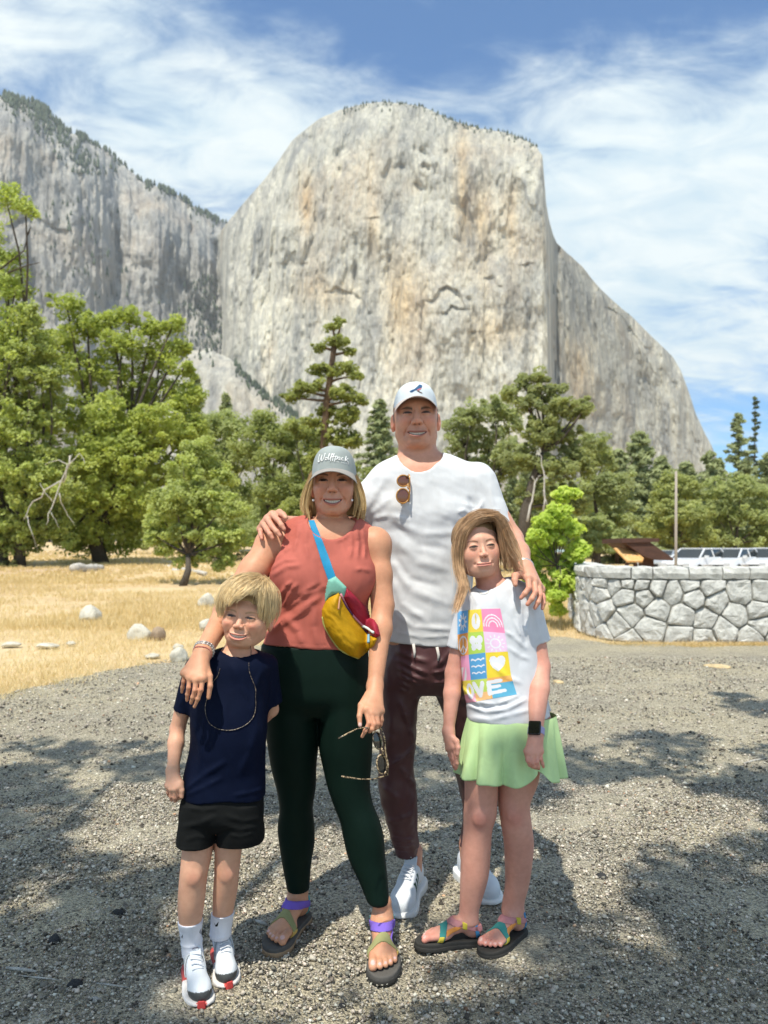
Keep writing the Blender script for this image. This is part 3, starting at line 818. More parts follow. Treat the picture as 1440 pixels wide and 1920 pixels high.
def build_cars():
    paint = Mat('white_car_paint', (0.72, 0.73, 0.75), 0.25, 0.5); paint.b.inputs['Coat Weight'].default_value = 0.6
    glass = Mat('car_glass', (0.018, 0.022, 0.022), 0.06, 0.8); tyre = Mat('tyre', (0.02, 0.02, 0.02), 0.9); rim = Mat('car_rim', (0.4, 0.4, 0.42), 0.35, Metallic=0.8)
    trim = Mat('black_trim', (0.02, 0.02, 0.022), 0.5); lamp = Mat('headlight_glass', (0.55, 0.57, 0.6), 0.1, 0.8); silver = Mat('silver_car_paint', (0.5, 0.52, 0.54), 0.3, 0.5, Metallic=0.5)
    def section(rows):   # rows: (y, half width, z list bottom..top with width factors)
        V, Q = [], []; k = None
        for y, pts in rows:
            ring = [(x, y, z) for x, z in pts] + [(-x, y, z) for x, z in pts[::-1]]; k = len(ring); V += ring
        for i in range(len(rows) - 1):
            for j in range(k):
                l = (j + 1) % k; Q.append((i * k + j, i * k + l, (i + 1) * k + l, (i + 1) * k + j))
        Q.append(tuple(range(k))[::-1]); Q.append(tuple(range((len(rows) - 1) * k, len(rows) * k)))
        return V, Q
    def car(loc, rz, label, mat, h=1.0):
        r = empty('parked_car', loc, label, 'car', 'cars parked in a row behind the wall', rz)
        body = [(-2.25, [(0.70, 0.38), (0.80, 0.55), (0.72, 0.68)]), (-2.15, [(0.80, 0.28), (0.90, 0.55), (0.80, 0.80)]), (-1.2, [(0.84, 0.25), (0.94, 0.6), (0.84, 0.98)]),
                (-0.9, [(0.85, 0.25), (0.95, 0.62), (0.86, 1.02)]), (1.6, [(0.85, 0.25), (0.95, 0.64), (0.86, 1.04)]), (2.1, [(0.84, 0.28), (0.92, 0.64), (0.84, 1.0)]), (2.22, [(0.78, 0.4), (0.86, 0.64), (0.78, 0.92)])]
        V, Q = section(body); V = np.array(V); MB().add(V, Q).build('body', mat.m, r, smooth=False)
        cab = [(-1.15, [(0.80, 0.97), (0.80, 0.99)]), (-0.35, [(0.82, 0.97), (0.66, 1.46 * h)]), (0.3, [(0.83, 0.97), (0.68, 1.50 * h)]), (1.5, [(0.83, 0.97), (0.66, 1.47 * h)]), (2.05, [(0.78, 0.97), (0.74, 1.02)])]
        V, Q = section(cab); MB().add(V, Q).build('cabin_glass', glass.m, r, smooth=False)
        mb = MB(); mb.box((0, 0.6, 1.495 * h), (1.34, 1.95, 0.05)); mb.build('roof', mat.m, r)
        mb = MB()
        for s in (-1, 1):
            mb.tube([(s * 0.81, -1.15, 0.99), (s * 0.67, -0.35, 1.47 * h)], 0.045, 5); mb.tube([(s * 0.84, 0.45, 0.99), (s * 0.68, 0.4, 1.48 * h)], 0.04, 5)
            mb.tube([(s * 0.68, -0.35, 1.47 * h), (s * 0.68, 1.5, 1.48 * h)], 0.035, 5); mb.tube([(s * 0.80, 2.0, 1.0), (s * 0.67, 1.5, 1.47 * h)], 0.07, 5)
        mb.tube([(-0.67, -0.35, 1.475 * h), (0.67, -0.35, 1.475 * h)], 0.035, 5)
        mb.build('pillar', mat.m, r)
        for sx in (-1, 1):
            MB().box((sx * 0.62, -2.2, 0.66), (0.34, 0.12, 0.13)).build('headlight', lamp.m, r)
            MB().box((sx * 1.0, -0.75, 1.05), (0.2, 0.1, 0.13)).build('mirror', mat.m, r)
            for y in (-1.4, 1.4):
                pts = [(sx * 0.78, y, 0.33), (sx * 0.95, y, 0.33)]; V, Q = tube(pts, 0.33, 16); w = MB().add(V, Q).build('wheel', tyre.m, r)
                V, Q = tube([(sx * 0.94, y, 0.33), (sx * 0.965, y, 0.33)], 0.2, 12); MB().add(V, Q).build('rim', rim.m, w)
        MB().box((0, -2.22, 0.5), (0.9, 0.08, 0.22)).build('grille', trim.m, r)
    d = 42.0
    for px, dd, rz, lb, mt, h in [(1304, d, -0.85, 'white car beside the pole, its windscreen dark, leftmost of the full row', paint, 1.0),
                              (1372, d + 0.8, -0.8, 'white car second from the pole with a bright reflection on its pillar', paint, 1.0),
                              (1440, d + 1.6, -0.85, 'white car nearest the right edge of the row, third from the pole', paint, 1.02),
                              (1510, d + 2.4, -0.8, 'white car cut by the right edge of the picture', paint, 1.04),
                              (1246, d + 4, -0.7, 'silver car mostly hidden behind the kiosk roof and pole', silver, 0.93)]:
        x = (px - CX) / F * dd; car((x, dd, 0.0), rz, lb, mt, h)
build_cars()

# ---- trees
def leaf_cloud(cl, n, size, c0, c1, squash=0.7, aspect=1.5, up=0.6, rng=None):
    """n leaves around cluster centres cl (k,4: x,y,z,radius)"""
    rng = rng or RNG
    k = rng.integers(0, len(cl), n); r = cl[k, 3]
    q = rng.normal(size=(n, 3)); q *= (rng.uniform(0.3, 1, n) ** 0.6 / np.linalg.norm(q, axis=1))[:, None]
    P = cl[k, :3] + q * r[:, None] * (1, 1, squash)
    nrm = rng.normal(size=(n, 3)) * 0.62 + q * 0.35 + np.array([-0.16, -0.62, 0.74]) * up; nrm /= np.linalg.norm(nrm, axis=1)[:, None]
    a = rng.normal(size=(n, 3)); u = np.cross(nrm, a); u /= np.linalg.norm(u, axis=1)[:, None]; v = np.cross(nrm, u)
    s = size * rng.uniform(0.6, 1.3, n)[:, None]
    V = np.stack([P - u * s * aspect / 2, P + v * s * 0.42, P + u * s * aspect / 2 - nrm * s * 0.25, P - v * s * 0.42], 1)
    ct = rng.random(len(cl))[k] * 0.6 + rng.random(n) * 0.4
    c = np.array(c0) * (1 - ct[:, None]) + np.array(c1) * ct[:, None]
    return V.reshape(-1, 3), np.arange(n * 4).reshape(-1, 4), np.repeat(c, 4, 0)
def blob_clusters(blobs, per, cr, rng):
    out = []
    for c, r, sq in blobs:
        n = max(5, int(1.35 * per * (r / 1.0) ** 1.6)); q = rng.normal(size=(n, 3)); q /= np.linalg.norm(q, axis=1)[:, None]
        q *= (rng.uniform(0.15, 1.0, n) ** 0.5 * (1 + rng.normal(0, 0.20, n)))[:, None]
        P = np.asarray(c) + q * r * (1, 1, sq)
        out.append(np.c_[P, cr * rng.uniform(0.3, 1.15, n)])
    return np.concatenate(out)
def broadleaf(name, base, blobs, label, nleaf, leaf, c0, c1, trunk_r, per=26, cr=0.45, bark=None, cat='tree', group=None, trunk_pts=None, seed=1, parts=True, squash=0.7, up=1.05):
    """blobs: (centre xyz, radius, vertical squash) in world metres"""
    rng = np.random.default_rng(seed)
    root = empty(name, tuple(base), label, cat, group)
    cl = blob_clusters(blobs, per, cr, rng)
    V, Q, C = leaf_cloud(cl, nleaf, leaf, c0, c1, squash, up=up, rng=rng)
    mesh_obj('crown', V - base, Q, M_LEAF, root, smooth=False, col=C)
    mb = MB(); cen = np.mean([b[0] for b in blobs], 0)
    if trunk_pts is None:
        fork = base + (cen - base) * 0.42; trunk_pts = [base - (0, 0, 0.1), base + (fork - base) * 0.5 + rng.normal(0, trunk_r, 3) * (1, 1, 0), fork]
    tp = np.array(trunk_pts, float); mb.tube(tp, np.linspace(trunk_r * 1.25, trunk_r * 0.7, len(tp)), 8)
    fork = tp[-1]
    for c, r, sq in blobs:
        c = np.asarray(c); cand = np.concatenate([tp[k] + (tp[k + 1] - tp[k]) * np.linspace(0, 1, 8)[:, None] for k in range(max(0, len(tp) - 4 if len(tp) > 3 else len(tp) - 2), len(tp) - 1)])
        dl = np.linalg.norm(cand - c, axis=1) + 3.0 * np.maximum(cand[:, 2] - c[2] + 0.3 * r, 0); fork = cand[np.argmin(dl)] if len(tp) > 3 else tp[-1]
        mid = (fork + c) / 2 + rng.normal(0, 0.12, 3) * np.linalg.norm(c - fork) * (1, 1, 0.5)
        mid[2] = max(mid[2], fork[2]) if len(tp) <= 3 else mid[2]
        pts = np.array([fork, mid, c]); t = np.linspace(0, 1, 6)[:, None]
        pts = (1 - t) ** 2 * pts[0] + 2 * t * (1 - t) * pts[1] + t * t * pts[2]
        mb.tube(pts, np.linspace(trunk_r * 0.45, trunk_r * 0.12, 6), 5)
        for q in cl[rng.integers(0, len(cl), 5)]:
            if np.linalg.norm(q[:3] - c) < r * 1.3:
                mb.tube([c, (c + q[:3]) / 2 + rng.normal(0, 0.05, 3) * r, q[:3]], [trunk_r * 0.14, trunk_r * 0.09, trunk_r * 0.04], 4)
    V = np.concatenate(mb.V) - base
    mesh_obj('trunk', V, mb.Q, bark or M_BARK, root)
    return root
def PB(lst, d, spread=0.5, seed=0, sq=0.8):
    """blobs traced from the photograph: (px, py, radius px [, depth offset]) at distance d"""
    rng = np.random.default_rng(seed); out = []
    for b in lst:
        px, py, r = b[:3]; rm = r / F * d; dd = b[3] if len(b) > 3 else d + rng.uniform(-1, 1) * rm * spread * 2
        out.append((W(px, py, dd), r / F * dd, sq))
    return out
OAK0, OAK1 = (0.27, 0.335, 0.08), (0.56, 0.63, 0.20)
MID0, MID1 = (0.25, 0.29, 0.11), (0.48, 0.53, 0.23)
DK0, DK1 = (0.21, 0.24, 0.115), (0.41, 0.45, 0.22)
broadleaf('oak_tree', BASE(2, 45), PB([(10, 368, 34, 44), (48, 392, 22, 43.5), (-60, 440, 70), (5, 520, 42), (-90, 580, 90), (-20, 620, 60), (40, 600, 34), (-100, 740, 110), (-40, 720, 70), (-30, 860, 80), (-110, 900, 100), (-60, 980, 60), (15, 480, 26), (30, 540, 34), (5, 640, 50), (10, 790, 60)], 45, seed=1),
          'tall bright green oak at the left edge reaching highest with a spray of leaves', 42000, 0.15, OAK0, OAK1, 0.33, seed=11, per=22, cr=0.55)
t2 = broadleaf('oak_tree', BASE(37, 45), PB([(60, 650, 45), (30, 700, 60), (70, 760, 55), (20, 800, 70), (80, 850, 50), (10, 900, 70), (60, 930, 50), (30, 990, 38), (90, 990, 30), (120, 1010, 22), (-10, 1000, 40), (60, 600, 34), (90, 700, 45), (45, 880, 55, 43), (95, 900, 45, 43), (110, 960, 36), (20, 1015, 30), (60, 1018, 26), (0, 900, 60)], 45, seed=2),
          'oak with drooping lower branches second from the left edge, pale dead branches hanging beside it', 44000, 0.15, MID0, OAK1, 0.3, seed=12, per=22, cr=0.5)
broadleaf('oak_tree', BASE(190, 50), PB([(125, 572, 30), (165, 610, 38), (105, 640, 40), (205, 600, 26), (240, 590, 22), (230, 650, 42), (285, 620, 30), (325, 610, 22), (300, 668, 42), (345, 690, 26), (350, 740, 30), (340, 650, 20), (360, 800, 34), (150, 690, 50), (220, 720, 60), (300, 740, 50), (340, 760, 30),
           (120, 780, 55), (190, 810, 60), (270, 820, 60), (330, 820, 40), (130, 880, 50), (210, 900, 60), (290, 890, 45), (160, 960, 50), (230, 970, 50), (150, 1020, 26), (200, 1030, 18), (180, 860, 60, 47), (240, 850, 60, 46.5), (200, 780, 50, 47), (290, 790, 45, 47), (260, 940, 50, 47), (130, 1000, 34), (180, 1000, 32, 48), (240, 1015, 28), (290, 980, 40), (340, 880, 40), (180, 930, 45, 46.5)], 50, seed=3),
          'broad bright green oak whose crown stands widest on the left, trunk shaded', 90000, 0.155, OAK0, (0.56, 0.61, 0.17), 0.42, seed=13, per=22, cr=0.55)
broadleaf('oak_tree', on_ground(342, 1098), PB([(375, 850, 36), (345, 880, 36), (410, 890, 34), (330, 930, 42), (380, 930, 45), (425, 945, 34), (300, 960, 30), (350, 985, 45), (405, 1000, 42), (440, 1010, 26), (310, 1015, 34), (365, 1045, 28), (420, 1050, 26), (285, 1000, 22)], 30, seed=4),
          'small rounded oak with a short dark trunk nearest behind the boy', 30000, 0.095, MID0, OAK1, 0.13, seed=14, per=34, cr=0.34)
# dead bare branches hanging left
def dead_branches(name, d, lines, r0, label, cat='dead branches'):
    mb = MB()
    for pts, r in lines:
        P = np.array([W(x, y, d + k) for x, y, k in pts]); t = np.linspace(0, 1, 9); u = np.linspace(0, 1, len(P))
        P = np.stack([np.interp(t, u, P[:, i]) for i in range(3)], 1) + RNG.normal(0, r * 0.8, (9, 3))
        mb.tube(P, np.linspace(r, r * 0.35, 9), 5)
    return mb.build(name, M_PALEBARK, smooth=True, label=label, cat=cat)
dead_branches('dead_branch', 40, [([(135, 855, 0), (118, 900, 0.3), (95, 960, 0.1), (88, 985, 0)], 0.05), ([(118, 900, 0.3), (90, 915, 0), (60, 945, 0.2), (42, 975, 0)], 0.05),
    ([(120, 905, 0.3), (128, 870, 0), (108, 862, 0.3), (85, 870, 0.4)], 0.035), ([(100, 940, 0.2), (85, 925, 0), (75, 905, 0.3)], 0.03), ([(110, 925, 0), (122, 960, 0.4), (140, 985, 0.6)], 0.035),
    ([(50, 968, 0.2), (60, 1000, 0), (70, 1030, 0.4)], 0.03), ([(128, 870, 0), (150, 850, 0.2), (160, 870, 0.1)], 0.03), ([(95, 960, 0.1), (112, 990, 0.1)], 0.02)], 0.05,
    'tangle of bleached bare branches hanging in front of the oaks on the left')
mb = MB()
for pts in ([(0, 505), (45, 470), (52, 440)], [(5, 515), (50, 498), (75, 492)], [(52, 440), (58, 425)]):
    mb.tube([W(x, y, 44) for x, y in pts], [0.06, 0.04, 0.015], 5)
mb.build('bare_branch', M_BARK, smooth=True, label='thin dark bare twigs sticking out below the topmost leaf spray at the left edge', cat='dead branches')

# belt of trees in the middle
for i, (px, d_, lst, lb) in enumerate([(470, 62, [(400, 1000, 26), (440, 1015, 24), (480, 1005, 28), (520, 1015, 26), (460, 970, 28), (560, 1010, 26)], 'low spreading green bush closing the gap right of the small oak'),
                                  (340, 68, [(300, 1010, 22), (340, 1005, 24), (380, 1010, 22), (260, 1015, 18), (320, 985, 22)], 'low green bush in the distance behind the small rounded oak'),
                                  (1100, 50, [(1070, 1020, 24), (1110, 1010, 28), (1150, 1015, 26), (1180, 1025, 22), (1125, 985, 26)], 'low dark bush between the maple and the kiosk'),
                                  (950, 52, [(880, 1000, 30), (920, 1010, 30), (960, 1005, 30), (1000, 1000, 30), (850, 1010, 26)], 'low bush hidden behind the man and the girl')]):
    broadleaf('bush', BASE(px, d_), PB(lst, d_, seed=60 + i), lb, 9000, 0.15, MID0, MID1, 0.08, per=16, cr=0.5, cat='bush', seed=70 + i)
broadleaf('leafy_tree', BASE(395, 75), PB([(385, 800, 36), (420, 790, 32), (360, 820, 36), (440, 800, 30), (470, 850, 34), (380, 880, 40), (350, 900, 36), (430, 960, 44), (380, 950, 40), (400, 850, 38), (440, 860, 36), (420, 920, 42), (460, 930, 36), (440, 990, 40), (400, 1000, 30)], 75, seed=5),
          'mid green tree behind the small rounded oak', 26000, 0.21, MID0, MID1, 0.25, seed=15, per=12, cr=0.8)
broadleaf('leafy_tree', BASE(500, 70), PB([(480, 800, 30), (515, 810, 32), (500, 785, 20), (460, 830, 30), (540, 820, 30), (560, 950, 40), (520, 990, 40), (500, 860, 38), (545, 850, 34), (520, 920, 42), (570, 900, 36), (490, 960, 38), (550, 970, 40)], 70, seed=6),
          'mid green tree left of the woman cap', 24000, 0.20, MID0, (0.45, 0.49, 0.18), 0.25, seed=16, per=10, cr=0.8)
broadleaf('leafy_tree', BASE(580, 66), PB([(555, 800, 24), (580, 815, 26), (590, 860, 32), (640, 880, 34), (600, 920, 36), (560, 960, 36), (660, 930, 34), (700, 900, 26), (740, 890, 24), (700, 950, 36)], 66, seed=7),
          'yellow green tree behind the woman head', 22000, 0.19, MID0, (0.48, 0.51, 0.17), 0.22, seed=17, per=10, cr=0.75)

def conifer(name, base, height, width, label, n=9000, leaf=0.3, c0=DK0, c1=DK1, trunk_r=0.25, sparse=0.0, seed=1, bare=0.12, group=None, cat='conifer', ragged=0.25, droop=0.25, top=0.04):
    rng = np.random.default_rng(seed); root = empty(name, tuple(base), label, cat, group)
    mb = MB(); zt = height
    mb.tube([(0, 0, -0.2), (rng.normal(0, .1), 0, zt * 0.5), (0, 0, zt * 0.99)], [trunk_r, trunk_r * 0.62, 0.03], 7)
    nb = int(46 * (1 - sparse)) ; tips = []
    for i in range(nb * 2):
        t = bare + (1 - bare) * (i + rng.random()) / (nb * 2); z = zt * t
        w = width / 2 * (1 - t) ** 0.85 * (1 + rng.normal(0, ragged)) + width * top
        if w < 0.1: w = 0.1
        a = rng.uniform(0, 6.28) if sparse else i * 2.4 + rng.normal(0, 0.3)
        end = np.array([math.cos(a) * w, math.sin(a) * w, z - w * droop + 0.12 * w])
        mb.tube([(0, 0, z), end * (0.5, 0.5, 1) + (0, 0, w * 0.06), end], [trunk_r * 0.18 * (1 - t) + 0.015, 0.02, 0.01], 4)
        for s in np.linspace(0.25, 1, max(2, int(w / width * 12))):
            p = np.array([end[0] * s, end[1] * s, z + (end[2] - z) * s]); tips.append((*p, 0.10 * width * (1.15 - 0.5 * s) * (0.6 + (1 - t) * 0.6)))
    tips = np.array(tips)
    V, Q, C = leaf_cloud(tips, n, leaf, c0, c1, 0.42, aspect=2.4, up=0.9, rng=rng)
    mesh_obj('crown', V, Q, M_NEEDLE, root, smooth=False, col=C)
    V = np.concatenate(mb.V); mesh_obj('trunk', V, mb.Q, M_PINEBARK, root)
    return root
# the pine behind the woman
d = 58
pine = broadleaf('pine_tree', BASE(606, d), PB([(622, 612, 13), (640, 600, 10), (632, 640, 20), (600, 650, 12), (655, 660, 12), (648, 690, 20), (598, 690, 20), (622, 700, 16), (668, 705, 14), (566, 730, 22), (545, 745, 14), (592, 725, 18), (645, 735, 26), (668, 750, 20), (610, 770, 20), (650, 780, 30), (585, 790, 18), (630, 820, 34), (665, 830, 22), (600, 850, 26)], d, seed=8, sq=0.6),
                 'tall ragged pine with a bare forked trunk rising above the woman cap', 22000, 0.16, (0.18, 0.21, 0.06), (0.46, 0.49, 0.15), 0.30, per=34, cr=0.36, bark=M_PINEBARK, cat='pine', seed=18,
                 trunk_pts=[BASE(606, d), W(606, 900, d), W(608, 820, d), W(612, 760, d), W(620, 700, d), W(628, 640, d)])
def top_h(px, py, d): 
    b = BASE(px, d); return W(px, py, d)[2] - b[2]
conifer('fir_tree', BASE(712, 78), top_h(712, 752, 78), 7.5, 'dense dark fir with a pointed top just left of the man cap', 15000, 0.26, trunk_r=0.22, seed=3, bare=0.05)
conifer('fir_tree', BASE(366, 105), top_h(362, 705, 105), 6.5, 'slim fir standing hazy behind the bright oak at the cliff foot', 7000, 0.4, trunk_r=0.25, seed=4)
conifer('fir_tree', BASE(424, 95), top_h(424, 738, 95), 5.0, 'slim dark fir rising left of the ragged pine', 6000, 0.35, trunk_r=0.22, seed=6)
# right hand oaks
broadleaf('oak_tree', BASE(880, 52), PB([(858, 790, 26), (890, 780, 28), (925, 765, 28), (870, 830, 36), (915, 820, 40), (955, 790, 32), (880, 890, 40), (930, 880, 42), (960, 850, 36), (900, 950, 44), (850, 960, 36)], 52, seed=9),
          'grey green oak between the man shoulder and the tall oak', 26000, 0.15, DK0, MID1, 0.28, seed=19, per=18, cr=0.5)
broadleaf('oak_tree', BASE(1000, 46), PB([(985, 712, 18), (1010, 705, 20), (962, 735, 20), (1040, 725, 20), (1000, 750, 34), (1050, 765, 30), (1085, 770, 22), (1100, 755, 14), (1010, 810, 42), (1060, 820, 40), (975, 860, 36), (1040, 880, 44), (1090, 860, 40), (1000, 930, 36), (1070, 940, 46)], 46, seed=10),
          'tallest oak on the right with its top against the pale cliff', 42000, 0.135, DK0, (0.42, 0.45, 0.17), 0.32, seed=20, per=20, cr=0.45,
          trunk_pts=[BASE(975, 46), W(985, 960, 46), W(1000, 900, 46), W(1020, 850, 46)])
broadleaf('oak_tree', BASE(1120, 58), PB([(1110, 830, 30), (1135, 860, 34), (1150, 910, 38), (1110, 920, 40), (1160, 970, 36), (1120, 990, 40), (1080, 1000, 36), (1170, 1020, 26)], 58, seed=12),
          'dark green oak on the right between the tallest oak and the pointed firs', 20000, 0.16, DK0, MID1, 0.26, seed=21, per=16, cr=0.55)
dead_branches('dead_snag', 40, [([(991, 975, 0), (998, 940, 0), (1004, 905, 0), (1000, 893, 0)], 0.07), ([(1018, 960, 0), (1020, 900, 0), (1017, 870, 0), (1012, 850, 0)], 0.05), ([(1004, 905, 0), (1012, 890, 0)], 0.03), ([(1018, 920, 0), (1026, 950, 0)], 0.04)], 0.05,
    'two bleached dead stems standing among the oaks above the bright maple', 'dead stems')
conifer('fir_tree', BASE(1197, 88), top_h(1197, 812, 88), 10.0, 'dark fir with a sharp spire right of the oaks', 15000, 0.3, trunk_r=0.24, seed=7, bare=0.03)
conifer('fir_tree', BASE(1158, 84), top_h(1158, 845, 84), 9.0, 'shorter fir left of the sharp spired one', 9000, 0.3, seed=8)
conifer('pine_tree', BASE(1385, 98), top_h(1385, 774, 98), 6.5, 'tall pine with tiered branches near the right edge', 8000, 0.26, trunk_r=0.2, sparse=0.35, seed=9, bare=0.2, droop=0.1)
conifer('pine_tree', BASE(1416, 104), top_h(1416, 742, 104), 4.2, 'thin half bare pine taller than its neighbour at the right edge', 3400, 0.24, (0.09, 0.11, 0.06), (0.18, 0.21, 0.11), trunk_r=0.17, sparse=0.55, seed=10, bare=0.12, droop=0.05)
conifer('pine_tree', BASE(1330, 92), top_h(1330, 848, 92), 8.0, 'mid height pine left of the tiered pine', 7500, 0.28, trunk_r=0.2, sparse=0.2, seed=31, bare=0.1)
conifer('fir_tree', BASE(1446, 84), top_h(1446, 850, 84), 9.5, 'full fir cut by the right edge', 12000, 0.3, seed=34)
broadleaf('leafy_tree', BASE(1265, 70), PB([(1262, 905, 24), (1240, 930, 26), (1285, 920, 28), (1260, 960, 34), (1305, 960, 34), (1230, 990, 34), (1280, 1000, 34), (1320, 1010, 26)], 70, seed=13),
          'soft yellow green tree behind the kiosk and pole', 18000, 0.19, MID0, (0.48, 0.51, 0.19), 0.22, seed=22, per=12, cr=0.7)
broadleaf('leafy_tree', BASE(1370, 72), PB([(1350, 920, 30), (1385, 910, 28), (1420, 930, 32), (1340, 965, 32), (1380, 960, 36), (1430, 975, 34), (1360, 1005, 30), (1410, 1010, 32), (1450, 1000, 30)], 72, seed=14),
          'green tree standing above the parked cars at the right', 18000, 0.19, MID0, MID1, 0.22, seed=23, per=12, cr=0.7)
conifer('fir_tree', BASE(1285, 96), top_h(1285, 868, 96), 9.0, 'broad fir between the pole and the mid height pine', 10000, 0.32, seed=36, bare=0.04)
conifer('fir_tree', BASE(1240, 100), top_h(1240, 858, 100), 8.5, 'fir right of the sharp spired one, above the kiosk', 9000, 0.32, seed=37, bare=0.04)
# distant copies of two trees close the belt below the cliff
proto = conifer('fir_tree', BASE(0, 150), 21.0, 8.0, 'hazy fir in the far belt of forest below the cliffs', 5200, 0.5, group='firs in the far forest belt', seed=41)
proto2 = broadleaf('leafy_tree', BASE(90, 130), [((0 + BASE(90, 130)[0], 130, 7.5), 3.6, 0.9), ((2.5 + BASE(90, 130)[0], 130, 9.5), 3.2, 0.9), ((-2.6 + BASE(90, 130)[0], 130.6, 9.0), 3.0, 0.9), ((0.5 + BASE(90, 130)[0], 129.5, 12.5), 3.2, 0.9)],
                   'rounded leafy tree in the far belt of forest below the cliffs', 9000, 0.33, MID0, MID1, 0.35, group='rounded trees in the far forest belt', seed=42, per=9, cr=1.2)
rr = np.random.default_rng(77)
k = 0
for px in np.arange(-520, 1960, 26):
    src = proto if rr.random() < 0.6 else proto2
    d = rr.uniform(125, 175); o = copy_tree(src); b = BASE(px + rr.uniform(-12, 12), d); o.location = tuple(b)
    o.rotation_euler[2] = rr.uniform(0, 6.28); o.scale = (1, 1, 1)
    hh = top_h(px, rr.uniform(850, 905), d) / (21.0 if src is proto else 15.5)
    s = max(hh, 0.5); o.scale = (s * 0.95, s * 0.95, s)
# the young maple by the wall
broadleaf('maple_sapling', WG(1050, 1152), PB([(1052, 932, 16), (1075, 925, 12), (1045, 960, 26), (1020, 975, 20), (1072, 985, 26), (1000, 1005, 24), (1035, 1010, 34), (1080, 1030, 28), (980, 1030, 14), (1010, 1050, 32), (1060, 1065, 32), (1030, 1095, 30), (1072, 1100, 24), (1000, 1090, 22), (1045, 1125, 24), (985, 1070, 16)], 13.2, seed=15),
          'bright lime green young maple growing left of the stone wall', 17000, 0.062, (0.38, 0.50, 0.07), (0.68, 0.78, 0.20), 0.03, seed=24, per=95, cr=0.14, trunk_pts=[WG(1050, 1152), W(1048, 1110, 13.1), W(1045, 1060, 13.2)], up=0.9)
for px, py, w, lb in [(455, 1070, 46, 'low bush in the meadow shade right of the small oak'), (262, 1050, 26, 'dry reddish bush under the trees left of the small oak'), (15, 1076, 40, 'dark scrub at the foot of the leftmost trunks')]:
    p = on_ground(px, py); r = w / F * p[1] / 2
    broadleaf('bush', p, [(p + (0, 0, r * 0.7), r, 0.8), (p + (r, 0, r * 0.5), r * 0.7, 0.8), (p + (-r * .9, 0, r * 0.5), r * 0.7, 0.8)], lb, 2600, 0.09, (0.09, 0.10, 0.04), (0.24, 0.25, 0.10), 0.03, per=18, cr=0.25, cat='bush', seed=int(px))

